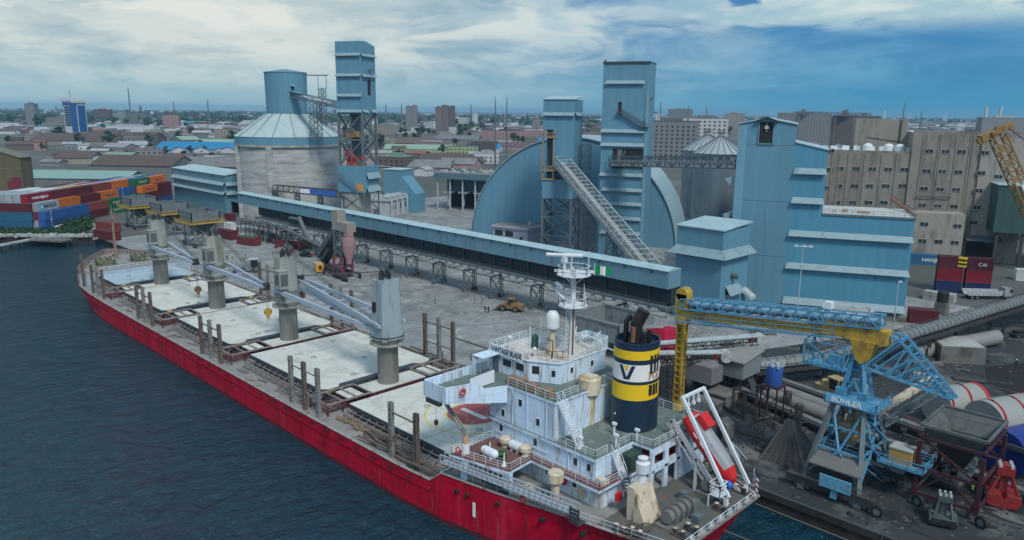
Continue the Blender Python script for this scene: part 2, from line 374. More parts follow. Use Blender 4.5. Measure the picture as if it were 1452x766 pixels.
crane_m=M('crane_grey',(.29,.32,.30),.6,0,.08,.3,dirt=((.20,.17,.12),.30,.6),streak=6)
crane_b=M('crane_bluegrey',(.27,.35,.39),.55,0,.08,.3,dirt=((.2,.19,.15),.2,.6),streak=6)
jib_m=M('jib_blue',(.36,.44,.53),.45,0,.08,.3,dirt=((.3,.3,.3),.2,.7))
timber=M('stanchion_brown',(.125,.10,.085),.8,0,.2,.7,dirt=((.09,.06,.045),.3,1.0),streak=3)
timber2=M('stanchion_grey',(.20,.205,.205),.7,0,.15,.7,dirt=((.13,.09,.06),.3,1.0),streak=3)
wood=M('dunnage_wood',(.27,.20,.13),.85,0,.25,1.2)
frame_red=M('frame_maroon',(.095,.018,.03),.6,0,.15,.8,dirt=((.3,.25,.24),.2,1.2))
YC=69.5
ship=thing('bulk_carrier','long red bulk carrier moored at the quay with four deck cranes and white aft house','ship',(-130,YC,-2.6))
# stations: X, port y, starboard y, sheer z, keel-level narrowing
ST=[(-36.4,60.6,77.6,4.2,.55),(-40,59.9,79.2,4.2,.70),(-44,59.1,80.4,4.2,.80),(-48,58.3,81.4,4.2,.88),(-53,57.2,82.6,4.2,.95),(-58,56.1,83.6,4.2,1),(-63,55.2,84.5,4.2,1),(-66.6,54.6,84.9,4.2,1),(-68.6,54.4,85.0,2.6,1),(-75,54.0,85.2,2.6,1),(-100,53.8,85.2,2.6,1),(-130,53.8,85.2,2.6,1),(-170,53.8,85.2,2.6,1),(-192,53.9,85.1,2.6,1),(-203,54.2,84.8,2.6,.95),(-213.0,54.95,84.05,2.7,.85),(-213.25,55.0,84.0,5.6,.84),(-219,56.9,82.1,5.6,.76),(-225,59.8,79.2,5.7,.66),(-230,62.8,76.2,5.8,.55),(-234.5,65.9,73.1,5.9,.4),(-238,69.0,70.0,6.0,.3)]
hb_=MB(); LV=(-7,-3.4,-2.2,.8,1)   # last = sheer
def sect(s):
    X,yp,ys,zs,nar=s; c=(yp+ys)/2; out=[]
    for side in (0,1):
        col=[]
        for k,z in enumerate((-8,-3.0,-1.9,zs-1.6,zs)):
            t=(nar,nar+(1-nar)*.15,nar+(1-nar)*.22,nar+(1-nar)*.72,1)[k]
            yy=c+((yp if side==0 else ys)-c)*t
            xx=X
            if X<-205: xx=X+(1-t)*(-205-X)*.28
            if X>-58: xx=X-(1-t)*(X+58)*.45
            col.append((xx,yy,z))
        out.append(col)
    return out
SE=[sect(s) for s in ST]
for i in range(len(SE)-1):
    for side in (0,1):
        a,b=SE[i][side],SE[i+1][side]
        for k in range(4):
            hb_.mi=1 if k<2 else 0
            q=(a[k],b[k],b[k+1],a[k+1])
            hb_.face(*(q if side==1 else q[::-1]))
a=SE[0]
for k in range(4):
    hb_.mi=1 if k<2 else 0; hb_.face(a[0][k],a[1][k],a[1][k+1],a[0][k+1])
b=SE[-1]
for k in range(4): hb_.mi=0; hb_.face(b[1][k],b[0][k],b[0][k+1],b[1][k+1])
hull=hb_.obj('hull',[hull_m,hull_lo],ship,smooth=False)
for k in range(26):   # rubbing strake fittings / scuppers along the sheer
    pass
m=MB()
for X in range(-196,-70,4): m.box(X-.55,53.735,1.72,X+.55,53.80,1.98)
for X,z in ((-64,2.6),(-62.4,2.6),(-58,2.9),(-52,2.9),(-47,2.9)): m.tube((X,55.0+(-64-X)*-.19-.35,z),(X,56.3+(-64-X)*-.19,z),.26,n=10)
m.obj('scupper',black,hull)
m=MB(); m.box(-61.5,55.2,.2,-61.1,55.31,2.0); m.obj('draught_mark',letter_w,hull)
m=MB()
for a,b in zip(ST[8:16],ST[9:16]): m.beam((a[0],a[1]-.04,1.15),(b[0],b[1]-.04,1.15),.16,.14)
m.obj('rubbing_strake',hull_m,hull)
# decks
dk=MB()
for i in range(len(ST)-1):
    a,b=ST[i],ST[i+1]; z=.16
    if abs(a[3]-b[3])>1: 
        lo=min(a[3],b[3])-z; dk.face((a[0],a[1],lo),(b[0],b[1],lo),(b[0],b[2],lo),(a[0],a[2],lo)); continue
    dk.face((a[0],a[1]+.12,a[3]-z),(a[0],a[2]-.12,a[3]-z),(b[0],b[2]-.12,b[3]-z),(b[0],b[1]+.12,b[3]-z))
dk.obj('deck',deck_m,ship)
m=MB(); m.box(-67.2,54.9,2.45,-67.0,84.6,4.05); m.obj('poop_front',ship_w,ship)
m=MB(); m.box(-213.3,55.2,2.5,-213.0,83.8,5.44); m.obj('forecastle_front',hatch_bl,ship)
m=MB(); m.face(*[(x,y,4.075) for x,y in ((-36.9,61.2),(-40,60.5),(-46,59.4),(-46,80.6),(-40,78.7),(-36.9,77.1))]); m.obj('mooring_deck',deck_dk,ship)
# gunwale cap
m=MB()
for i in range(len(ST)-1):
    a,b=ST[i],ST[i+1]
    for k in (1,2): m.beam((a[0],a[k],a[3]),(b[0],b[k],b[3]),.22,.14)
m.obj('gunwale',M('gunwale_grey',(.36,.35,.34),.7,0,.15,.6,dirt=(RUST,.3,.8)),ship)
# bow bulwark, ribbed inside
m=MB(); fs=ST[16:]
for k in (1,2):
    for a,b in zip(fs,fs[1:]):
        c=.06 if k==1 else -.06
        m.ext([(a[0],a[k],a[3]),(b[0],b[k],b[3]),(b[0]-.25,b[k],b[3]+1.15),(a[0]-.25,a[k],a[3]+1.15)],(0,c,0))
        for j in range(4):
            t=(j+.5)/4; p=Vector((a[0],a[k],a[3])).lerp(Vector((b[0],b[k],b[3])),t); ins=Vector((p.x*.985-205*.015,YC+(p.y-YC)*.93,p.z))
            m.beam(p+Vector((0,0,1.05)),ins,.12,.3)
a=fs[-1]; m.ext([(a[0],a[1],a[3]),(a[0],a[2],a[3]),(a[0],a[2],a[3]+1.15),(a[0],a[1],a[3]+1.15)],(-.08,0,0))
for k in (1,2):
    for a,b in zip(fs,fs[1:]): m.beam((a[0]-.2,a[k],a[3]+1.18),(b[0]-.2,b[k],b[3]+1.18),.16,.08)
m.obj('bow_bulwark',M('bulwark_buff',(.20,.20,.195),.7,0,.2,.8,dirt=(RUST,.35,.9)),ship)
# foredeck machinery
for yy in (64.4,73.4):
    w=MB(); X=-222.5
    w.box(X-2.6,yy-2.6,5.45,X+2.0,yy+2.6,5.65)
    for q in (-1.9,-.6,.9): w.tube((X,yy+q-.45,6.6),(X,yy+q+.45,6.6),.95,n=14); w.tube((X,yy+q+.45,6.6),(X,yy+q+.55,6.6),1.25,n=14)
    w.box(X+.9,yy-2.2,5.65,X+1.7,yy+2.2,6.9); w.box(X-1.9,yy-1.2,5.65,X-1.2,yy+1.4,7.1)
    w.obj('windlass',M('winch_green',(.07,.10,.06),.6,0,.4,1.2,dirt=((.25,.22,.15),.4,1.1)),ship)
m=MB(); m.tube((-229.5,69.3,5.6),(-229.5,69.3,19.6),.42,.26,n=8); m.tube((-229.5,69.3,19.6),(-229.5,69.3,20.6),.12,n=6)
m.beam((-229.5,68.1,17.4),(-229.5,70.5,17.4),.14); m.beam((-229.5,68.3,18.5),(-229.5,70.3,18.5),.12); m.cbox(-229.5,69.3,16.6,.9,.9,.6)
m.beam((-229.5,69.3,12),(-227.5,69.3,5.7),.22)
m.obj('fore_mast',M('mast_buff',(.25,.18,.14),.7,0,.15,.7,dirt=(RUST,.3,.7)),ship)
for x,y in ((-218,59.5),(-226,63),(-218,79.5),(-226,76),(-232,69.5)):
    b=MB(); b.box(x-.9,y-.35,5.45,x+.9,y+.35,5.6); b.tube((x-.5,y,5.6),(x-.5,y,6.3),.24,n=8); b.tube((x+.5,y,5.6),(x+.5,y,6.3),.24,n=8); b.obj('mooring_bitts',steel_dk,ship)
m=MB(); m.rail([(-213.5,56,5.6),(-213.5,83,5.6)],1.0,2.2,.05,2); m.obj('forecastle_rail',white,ship)
# hatches
HX=[(-213,-198.6),(-190,-166),(-157.6,-132.8),(-124.9,-100.2),(-92.8,-69.3)]
HZ=4.55
for n,(x0,x1) in enumerate(HX):
    y0,y1=58.4,80.4
    if n==0: y0,y1=59.6,79.2
    co=MB(); co.box(x0+.5,y0+.5,2.45,x1-.5,y1-.5,HZ-.82); cob=co.obj('hatch_coaming',hatch_sd,ship)
    hv=MB(); np_=4
    for k in range(np_):
        a=x0+(x1-x0)*k/np_+(.05 if k else 0); b=x0+(x1-x0)*(k+1)/np_-(.05 if k<np_-1 else 0)
        hv.mi=0
        # rounded rectangular covers with a turned-down dark skirt
        cx0=2.6 if k in (0,np_-1) else 0
        hv.mi=1; hv.box(a,y0,HZ-.8,b,y1,HZ-.05)
        hv.mi=0
        if n<4 and k==np_-1: hv.prism([(a,y0),(b-.9,y0),(b,y0+.9),(b,y0+2.8),(b-1.1,y0+3.6),(b-1.1,y1-3.6),(b,y1-2.8),(b,y1-.9),(b-.9,y1),(a,y1)],HZ-.049,HZ)
        else: hv.box(a,y0,HZ-.049,b,y1,HZ)
    cv=hv.obj('hatch_cover',[hatch_bl if n==0 else hatch_m,hatch_sd],ship)
    fx=MB()
    for k in range(np_):
        for j in ((0,) if k%2 else (1,)): 
            xx=x0+(x1-x0)*(k+.5)/np_; yy=y0+(y1-y0)*(.33+.34*j)+random.uniform(-1,1); fx.torus((xx,yy,HZ+.02),.45,.05,'z',12,5)
    for xx,yy in ((x1+.01,y0+1.3),(x1+.01,y1-2.2)): pass
    fx.obj('hatch_fitting',steel_dk,cv)
    if n<4:
        yb=MB(); yb.box(x1-.02,y0+1.0,HZ-.7,x1+.03,y0+1.9,HZ-.12); yb.box(x1-.02,y1-2.2,HZ-.7,x1+.03,y1-1.3,HZ-.12); yb.obj('warning_plate',yellow_cl,cv)
    # side stays along the coaming: rails and sloping brackets
    br=MB()
    for sgn,ye in ((-1,y0),(1,y1)):
        ye2=ye+sgn*1.5
        for zz,yo in ((2.75,1.5),(3.25,1.1),(3.75,.55)): br.beam((x0,ye+sgn*yo,zz),(x1,ye+sgn*yo,zz),.14,.12)
        k=x0
        while k<=x1+.01:
            br.beam((k,ye2+sgn*.2,2.45),(k,ye,HZ-.75),.13); k+=(x1-x0)/13
    br.obj('coaming_stay',M('stay_grey',(.21,.20,.20),.7,0,.2,.7,dirt=(RUST,.35,.7)),ship)
    if n==4:   # helicopter circle painted on the aft hatch
        cx,cy=-77.0,69.4; hp=MB()
        def ring(r0,r1,z,mi):
            hp.mi=mi
            for i in range(48):
                a0,a1=2*PI*i/48,2*PI*(i+1)/48
                P=lambda r,a_: (cx+r*math.cos(a_),cy+r*math.sin(a_),z)
                if all(x0<P(r1,q)[0]<x1 and y0<P(r1,q)[1]<y1 for q in (a0,a1)): hp.face(P(r0,a0),P(r1,a0),P(r1,a1),P(r0,a1))
        ring(10.0,10.3,HZ+.006,2); ring(7.0,7.3,HZ+.006,1)
        ring(0.001,3.9,HZ+.006,0); ring(3.9,4.15,HZ+.006,1)
        hp.mi=3; hp.box(cx-2.6,cy-.45,HZ+.008,cx+2.6,cy+.45,HZ+.012)
        hp.obj('helicopter_marking',[M('faded_red',(.36,.085,.09),.8,0,.12,.6,dirt=((.45,.3,.3),.25,.8)),M('marking_yellow',(.55,.46,.12),.8,0,.2,.8),M('marking_cream',(.50,.48,.36),.8,0,.15,.6),M('marking_white',(.6,.6,.58),.8,0,.1,.8)],cv)
# mast houses, pipe frames and cranes between the hatches
CRX=[-195.0,-162.4,-130.2,-97.6]
for n,x in enumerate(CRX):
    mh=MB(); 
    for (ya,yb) in ((60.2,62.8),(64.2,74.8),(76.2,78.8)):
        mh.mi=0; mh.box(x-1.7,ya,2.45,x+2.2,yb,3.95); mh.mi=1; mh.box(x-1.85,ya-.12,3.95,x+2.35,yb+.12,4.12)
    mh.obj('mast_house',[frame_red,hatch_m],ship)
    for ya,yb in ((56.0,63.8),(75.2,82.6)):
        fr=MB()
        for zz in (4.25,): 
            for xx in (x-2.5,x+2.6): fr.mi=1; fr.beam((xx,ya,zz),(xx,yb,zz),.26)
            k=ya
            while k<=yb+.01: fr.mi=1; fr.beam((x-2.5,k,zz),(x+2.6,k,zz),.22); fr.mi=0; fr.beam((x-2.5,k,zz),(x-2.5,k,2.45),.2); fr.beam((x+2.6,k,zz),(x+2.6,k,2.45),.2); k+=(yb-ya)/3
        for q in range(6): fr.tube((x-2.2+q*.8,ya,2.9),(x-2.2+q*.8,yb,2.9),.12,n=6)
        fr.obj('pipe_frame',[frame_red,M('frame_grey',(.25,.235,.23),.7,0,.2,.8,dirt=((.15,.05,.05),.35,1.0))],ship)
    # crane
    cy=69.0; fwd=n==3; s_=-1 if fwd else 1; cm=crane_b if fwd else crane_m
    pd=MB(); pd.lathe(x,cy,[(1.95,2.45),(1.75,3.4),(1.7,10.2),(2.1,10.9),(2.1,11.6)],22); pc=pd.obj('deck_crane',M('pedestal_grey',(.185,.195,.18),.75,0,.1,.3,dirt=[((.12,.105,.08),.34,.5),((.26,.27,.26),.15,.6)],streak=7),ship,smooth=30)
    pl=MB(); pl.lathe(x,cy,[(2.0,10.35),(2.9,10.75),(2.9,10.95),(2.0,10.95)],16); pl.rail([(x+2.8*math.cos(PI*2*i/12),cy+2.8*math.sin(PI*2*i/12),10.95) for i in range(12)],1.0,3,.04,2,True); pl.obj('crane_platform',crane_m,pc)
    hs=MB()
    # tapering slewing column: vertical on the jib side, sloped behind
    z0,z1=11.6,(21.3 if fwd else 20.4)
    lo=[(x-2.0*s_,cy-2.0),(x+1.9*s_,cy-2.0),(x+1.9*s_,cy+2.0),(x-2.0*s_,cy+2.0)]
    hi=[(x-1.7*s_,cy-1.6),(x+1.35*s_,cy-1.6),(x+1.35*s_,cy+1.6),(x-1.7*s_,cy+1.6)]
    if fwd: hi=[(x-1.7,cy-1.7),(x+1.7,cy-1.7),(x+1.7,cy+1.7),(x-1.7,cy+1.7)]; lo=[(x-2.15,cy-2.15),(x+2.15,cy-2.15),(x+2.15,cy+2.15),(x-2.15,cy+2.15)]
    def bev(q,z,c):
        out=[]
        for i in range(4):
            p=Vector((*q[i],z)); pa=Vector((*q[i-1],z)); pb=Vector((*q[(i+1)%4],z))
            out+= [p+(pa-p).normalized()*c,p+(pb-p).normalized()*c]
        return out
    lv=[bev(lo,z0,.5),bev([(lo[i][0]*.45+hi[i][0]*.55,lo[i][1]*.45+hi[i][1]*.55) for i in range(4)],z0+5.0,.5),bev(hi,z1,.45)]
    hs.raw([p for l in lv for p in l],[(j*8+i,j*8+(i+1)%8,(j+1)*8+(i+1)%8,(j+1)*8+i) for j in range(2) for i in range(8)]+[tuple(range(16,24)),tuple(range(7,-1,-1))])
    hsd=hs.obj('crane_housing',cm,pc)
    sh=MB()
    sh.rail([(hi[i][0],hi[i][1],z1) for i in range(4)],.8,1.2,.05,2,True)
    for q in (-.5,.5): sh.tube((x+.2*s_,cy+q-.12,z1+.9),(x+.2*s_,cy+q+.12,z1+.9),.75,n=12)
    sh.beam((x+.2*s_,cy-.9,z1),(x+.2*s_,cy-.9,z1+1.3),.3,.5); sh.beam((x+.2*s_,cy+.9,z1),(x+.2*s_,cy+.9,z1+1.3),.3,.5)
    sh.obj('crane_sheaves',steel_dk,pc)
    if not fwd:
        cb=MB(); cb.mi=0; cb.box(x+1.2,cy-3.1,14.9,x+3.3,cy-1.2,18.2); cb.mi=1; cb.box(x+3.29,cy-2.9,15.4,x+3.33,cy-1.4,17.7); cb.box(x+1.5,cy-3.13,15.6,x+3.0,cy-3.09,17.6); cb.mi=0; cb.box(x+1.1,cy-3.2,18.2,x+3.4,cy-1.1,18.35)
        cb.obj('crane_cab',[crane_m,M('cab_glass',(.10,.12,.12),.3,0,.2,1)],pc)
        lu=MB()
        for k in range(5): lu.box(x+1.6-k*.04,cy-2.02-.0,12.4+k*.35,x+1.9,cy+1.5,12.5+k*.35)
        lu.obj('crane_louvre',steel,pc)
    else:
        lu=MB(); lu.box(x-.9,cy-2.16,16.2,x-.2,cy-1.9,17.8); lu.box(x+.6,cy-2.05,14.2,x+1.0,cy-1.8,14.6); lu.obj('crane_opening',black,pc)
        rg=MB(); rg.lathe(x,cy,[(2.75,12.1),(2.75,12.3)],20); rg.obj('crane_cable_ring',black,pc)
    # jib: two box legs meeting at a tip with cross members
    L_=32.0; bx=x+2.0*s_; tz=14.4 if not fwd else 15.4; bz=14.2
    if n==2: tz=12.9
    tipx=x+(L_+.5)*s_
    if n in (0,1): tipx=x+30.0
    off={0:-3.0,1:-3.0,2:-1.0,3:3.0}[n]
    ty=cy+off
    jb=MB()
    for q in (-1,1):
        p=Vector((x-1.5*s_,cy+q*2.45,bz)); t=Vector((tipx,ty+q*.45,tz)); md=p.lerp(t,.5)+Vector((0,0,.25))
        jb.beam(p,p.lerp(t,.12),.45,.5); jb.beam(p.lerp(t,.12),p.lerp(t,.5),.5,.8); jb.beam(p.lerp(t,.5),p.lerp(t,.9),.5,.75); jb.beam(p.lerp(t,.9),t,.4,.45)
    for tt in (.3,.5,.72,.96):
        a=Vector((x-1.5*s_,cy-2.45,bz)).lerp(Vector((tipx,ty-.45,tz)),tt); b=Vector((x-1.5*s_,cy+2.45,bz)).lerp(Vector((tipx,ty+.45,tz)),tt); jb.beam(a,b,.22)
    jb.obj('crane_jib',jib_m,pc)
    tp=MB()
    for q in (-.35,.35): tp.tube((tipx,ty+q-.1,tz+.3),(tipx,ty+q+.1,tz+.3),.7,n=12)
    tp.cbox(tipx,ty,tz-.5,.5,1.5,.5)
    tp.obj('jib_sheaves',steel_dk,pc)
    wr=MB()
    for q in (-.45,-.15,.15,.45): wr.tube((x+.3*s_,cy+q,z1+1.3),(tipx,ty+q*.8,tz+.8),.045,n=4,cap=False)
    wr.obj('luffing_wire',steel_dk,pc)
    hk=MB(); drop={0:5.5,1:4.2,2:6.2,3:2.5}[n]
    for q in (-.5,.5): hk.tube((tipx,ty+q*.6,tz),(tipx,ty+q*.3,tz-drop),.04,n=4,cap=False)
    hk.obj('hoist_wire',steel_dk,pc)
    hb=MB(); hb.tube((tipx-.25,ty,tz-drop-.6),(tipx+.25,ty,tz-drop-.6),.75,n=12); hb.cbox(tipx,ty,tz-drop-1.7,.35,.5,.8); hb.torus((tipx,ty,tz-drop-2.0),.3,.09,'x',10,5)
    hb.obj('hook_block',[yellow if n==1 else rust],pc)
# stanchions: posts along both gunwales, in sets joined by rails
def posts(xs,y,mat0,h,z=2.45,name='stanchion'):
    mat=mat0
    for i_,x in enumerate(xs):
        mat=mat0 if i_!=1 else (timber if mat0 is timber2 else timber2)
        p=MB(); 
        p.box(x-.32,y-.28,z,x-.16,y+.28,z+h); p.box(x+.16,y-.28,z,x+.32,y+.28,z+h); p.box(x-.16,y-.06,z,x+.16,y+.06,z+h-.1)
        k=z+1
        while k<z+h-.5: p.box(x-.36,y-.31,k,x+.36,y+.31,k+.16); k+=1.5
        p.obj(name,mat,ship)
    r=MB()
    for a,b in zip(xs,xs[1:]): 
        r.beam((a,y,z+h*.82),(b,y,z+h*.82),.16); r.beam((a,y,z+h*.38),(b,y,z+h*.38),.16)
    if len(xs)>1: r.obj('stanchion_rail',mat,ship)
posts([-77.4,-72.0],55.0,timber2,7.8); posts([-103.9,-99.9,-95.9],55.0,timber2,7.7); posts([-137.6,-133.6,-129.6],55.0,timber,7.4); posts([-171,-167,-163],55.0,timber,7.4); posts([-203,-199,-195],55.3,timber,7.2); posts([-211.5],55.6,timber,8.6)
for xs in ([-107,-103,-99],[-139.5,-135.5,-131.5],[-172,-168,-164],[-204,-200,-196]): posts(xs,84.2,timber,8.6)
# deck clutter: dunnage and loose timbers
for k in range(17):
    x=random.uniform(-84,-70); y=random.uniform(54.6,57.0); a_=random.uniform(-.5,.5); l=random.uniform(1.5,3.6)
    d=MB(); d.beam((x-l*math.cos(a_),y-l*math.sin(a_)*.3,2.6+.05*k),(x+l*math.cos(a_),y+l*math.sin(a_)*.3,2.6+.05*k),.3,.22)
    o=d.obj('timber_baulk',timber,None,org=(x,y,2.5)); tag(o,'loose brown timber baulk lying on the ship side deck beside the helicopter hatch','timber','loose timbers on the aft side deck')
for k,(x0,x1) in enumerate(((-190,-166),(-157,-133),(-124,-100),(-95,-70))):
    d=MB()
    for q in range(9): 
        xx=random.uniform(x0,x1); d.beam((xx,83.2+random.uniform(-.5,.7),2.7+q*.04),(xx+random.uniform(4,9),83.2+random.uniform(-.5,.7),2.75+q*.04),.3,.22)
    d.obj('lashing_rack',timber,ship)
for k in range(7):
    x=-92.5+k*1.5+random.uniform(-.2,.2); y=56.9+random.uniform(-.35,.35); d=MB()
    for q in range(5): d.box(x-.6,y-.5+q*.22,2.75,x+.6,y-.36+q*.22,2.83)
    for q in range(3): d.box(x-.6+q*.5,y-.5,2.6,x-.45+q*.5,y+.5,2.75)
    if k%2: d.box(x-.5,y-.4,2.83,x+.5,y-.3,3.2); d.box(x-.5,y+.2,2.83,x+.5,y+.3,3.2)
    o=d.obj('wooden_pallet',wood,None,org=(x,y,2.5)); tag(o,'wooden pallet on the ship port side deck between two grey stanchion sets','pallet','wooden pallets on the side deck')
for k,x in enumerate(range(-186,-98,7)):
    d=MB()
    for q in range(4): d.beam((x+random.uniform(-2,2),55.2+random.uniform(0,1.4),2.55+.06*q),(x+random.uniform(-2,2),55.2+random.uniform(0,1.4),2.55+.06*q),.22,.14)
    d.obj('deck_fitting',timber2,ship)
# ---------- aft house
ZP,ZA,ZB,ZN,ZR=4.08,7.0,9.8,14.7,17.4
def part(name,mats,fn,parent=ship,smooth=False,label=None):
    m=MB(); fn(m); return m.obj(name,mats,parent,smooth,label)
h1=part('deckhouse',ship_w,lambda m:m.box(-65.5,62.0,ZP,-47.6,77.0,ZA-.05))
h2=part('deckhouse',ship_w,lambda m:(m.box(-65.5,62.3,ZA,-48.6,76.7,ZB-.05)))
h3=part('deckhouse',ship_w,lambda m:m.box(-66.0,62.3,ZB-.05,-55.0,76.7,ZN-.06))
# decks (slab edges white, tops coloured)
def slab(name,pts,z,top,th=.32,edge=ship_w):
    m=MB(); m.mi=0; m.prism(pts,z-th,z-.004); m.mi=1; m.face(*[(p[0],p[1],z) for p in pts]); return m.obj(name,[edge,top],ship)
slab('boat_deck',[(-65.4,54.9),(-57.0,56.9),(-57.4,60.9),(-46.9,60.9),(-46.9,69.1),(-45.6,69.1),(-45.6,80.6),(-58,82.6),(-65.4,83.9)],ZA,deck_rd)
slab('funnel_deck',[(-66.2,62.0),(-48.5,62.0),(-48.5,69.0),(-45.6,69.0),(-45.6,80.8),(-66.2,80.8)],ZB,deck_gr,.34)
slab('bridge_deck',[(-69.0,54.2),(-65.0,54.2),(-62.8,62.2),(-54.8,62.2),(-54.8,77.0),(-62.8,77.0),(-65,85),(-69,85)],ZN,deck_gr,.3)
# bridge wings
for sgn in (1,-1):
    yy=lambda y:YC+(y-YC)*sgn if sgn==1 else 2*YC-y
    m=MB()
    m.ext([(-69.05,yy(54.0),ZN-.5),(-69.05,yy(54.0),ZN+1.15),(-69.05,yy(64.6),ZN+1.15),(-69.05,yy(64.6),ZN-.5)],(.1,0,0))
    m.ext([(-69.05,yy(54.0),ZN-.9),(-64.9,yy(54.0),ZN-.9),(-64.9,yy(54.0),ZN+1.15),(-69.05,yy(54.0),ZN+1.15)],(0,.1*sgn,0))
    a=Vector((-64.95,yy(54.1),0)); b=Vector((-62.8,yy(62.2),0))
    def P(t,z): q=a.lerp(b,t); return (q.x,q.y,z)
    m.ext([P(0,ZN-.9),P(1,ZN-2.3),P(1,ZN-.02),P(.62,ZN+.1),P(.5,ZN+1.1),P(0,ZN+1.15)],(-.1,0,0))
    for k in range(6): 
        y=55+k*1.6; m.box(-68.95,yy(y)-.05,ZN,-68.6,yy(y)+.05,ZN+1.05)
    for yv in (57.5,61.0):
        m.ext([(-68.6,yy(yv),ZN-.3),(-65.5,yy(yv),ZN-.3),(-65.9,yy(62.2),ZN-2.4)],(0,.1,0))
    m.obj('bridge_wing',ship_w,ship)
part('wing_signboard',white,lambda m:m.ext([(-64.6,57.6,ZN+.1),(-64.6,61.6,ZN+.1),(-64.6,61.6,ZN+1.7),(-64.6,57.6,ZN+1.5)],(.08,0,0)))
def lifebuoy(c,ax): 
    m=MB(); m.torus(c,.38,.1,ax,18,7); m.obj('lifebuoy',red_br,ship)
lifebuoy((-64.1,56.0,ZN+.35),'x'); lifebuoy((-64.3,55.4,ZA+.7),'y'); lifebuoy((-54.5,56.6,ZP+.6),'y')
part('side_light_box',steel_dk,lambda m:m.box(-68.5,53.85,ZN-1.5,-66,54.4,ZN-.9))
# wheelhouse
WH=[(-68.9,64.7),(-62.2,65.1),(-58.4,67.2),(-58.4,76.0),(-62.2,76.2),(-68.9,76.2)]
wh=part('wheelhouse',ship_w,lambda m:m.prism(WH,ZN,ZR))
def rt(m): m.mi=0; m.prism([(p[0]*1.0+(-.12 if p[0]<-65 else .12),p[1]+(-.12 if p[1]<70 else .12)) for p in WH],ZR-.1,ZR+.05); m.mi=1; m.face(*[(p[0],p[1],ZR+.056) for p in WH])
part('wheelhouse_roof',[ship_w,M('compass_deck',(.54,.54,.52),.8,0,.15,.5,dirt=[((.25,.17,.11),.35,.5),((.14,.14,.14),.25,.8)])],rt)
# roofed front porch of the wheelhouse at the wing
part('wheelhouse_porch',ship_w,lambda m:(m.box(-69.0,61.6,ZR-.9,-68.8,64.8,ZR-.02),m.ext([(-69.0,61.6,ZN),(-68.2,61.6,ZN),(-68.2,61.6,ZR-.4),(-69.0,61.6,ZR-.1)],(0,.15,0)),m.box(-69.0,61.6,ZR-.12,-66.6,64.8,ZR-.02)))
def win(c,ax,w,h,par,frame=None,mat=None):
    fr=MB(); t=.04; x,y,z=c
    if ax=='y':
        fr.box(x-w/2-.07,y-t,z-h/2-.07,x+w/2+.07,y,z+h/2+.07); fr.mi=1; fr.box(x-w/2,y-t-.012,z-h/2,x+w/2,y-.01,z+h/2)
    else:
        fr.box(x,y-w/2-.07,z-h/2-.07,x+t,y+w/2+.07,z+h/2+.07); fr.mi=1; fr.box(x+.01,y-w/2,z-h/2,x+t+.012,y+w/2,z+h/2)
    return fr.obj('window',[frame or white,mat or glass_b],par)
win((-65.6,64.9,ZN+1.55),'y',1.5,.95,wh); win((-63.4,65.02,ZN+1.55),'y',1.4,.95,wh)
part('door',steel,lambda m:m.box(-68.0,64.6,ZN+.1,-67.0,64.72,ZN+2.1),wh)
# panes on the chamfered corner and aft wall
def chw(t,w,h,z):
    a=Vector(WH[1]);b=Vector(WH[2]); d=(b-a).normalized(); c=a.lerp(b,t); n=Vector((d.y,-d.x))
    m=MB(); p=c-d*w/2+n*.01; q=c+d*w/2+n*.01
    m.ext([(p.x,p.y,z-h/2),(q.x,q.y,z-h/2),(q.x,q.y,z+h/2),(p.x,p.y,z+h/2)],(n.x*.04,n.y*.04,0)); m.obj('window',glass_b,wh)
chw(.25,.9,1.0,ZN+1.55); chw(.78,.5,.8,ZN+1.3)
win((-58.4,69.2,ZN+1.4),'x',.5,.7,wh); win((-58.4,73.2,ZN+1.4),'x',.5,.7,wh)
# ship's name on a board along the roof edge
nb=part('name_board',white_cl,lambda m:m.box(-68.2,64.5,ZR-.25,-62.6,64.6,ZR+1.0),wh)
text_mesh('board_lettering','VANTAGE BLADE',.98,(-65.4,64.48,ZR+.38),(1,0,0),(0,0,1),letter_k,ship,.02,.72,.012)
# roof gear
part('roof_rail',white,lambda m:m.rail([(-68.9,64.9,ZR),(-68.9,76,ZR),(-62,76,ZR),(-58.6,75.8,ZR),(-58.6,71.5,ZR)],1.05,1.3,.055))
part('bridge_rail',white,lambda m:(m.rail([(-62.8,62.3,ZN),(-55,62.3,ZN),(-55,66.5,ZN)],1.05,1.3,.05),m.rail([(-55,69,ZN),(-55,76.8,ZN),(-62.8,76.8,ZN)],1.05,1.3,.05)))
def satd(m):
    m.lathe(-61.6,69.0,[(.5,ZR),(.35,ZR+1.2),(.3,ZR+3.4)],10); m.mi=1; m.lathe(-61.6,69.0,[(.75,ZR+3.5),(.88,ZR+3.7),(.88,ZR+4.9),(.78,ZR+5.4),(.5,ZR+5.75),(.01,ZR+5.85)],20)
    m.mi=0
    for i in range(3): m.beam((-61.6+1.0*math.cos(i*2.1),69+1.0*math.sin(i*2.1),ZR),(-61.6,69,ZR+2.2),.1)
part('satellite_dome',[cream,white_cl],satd,ship,30)
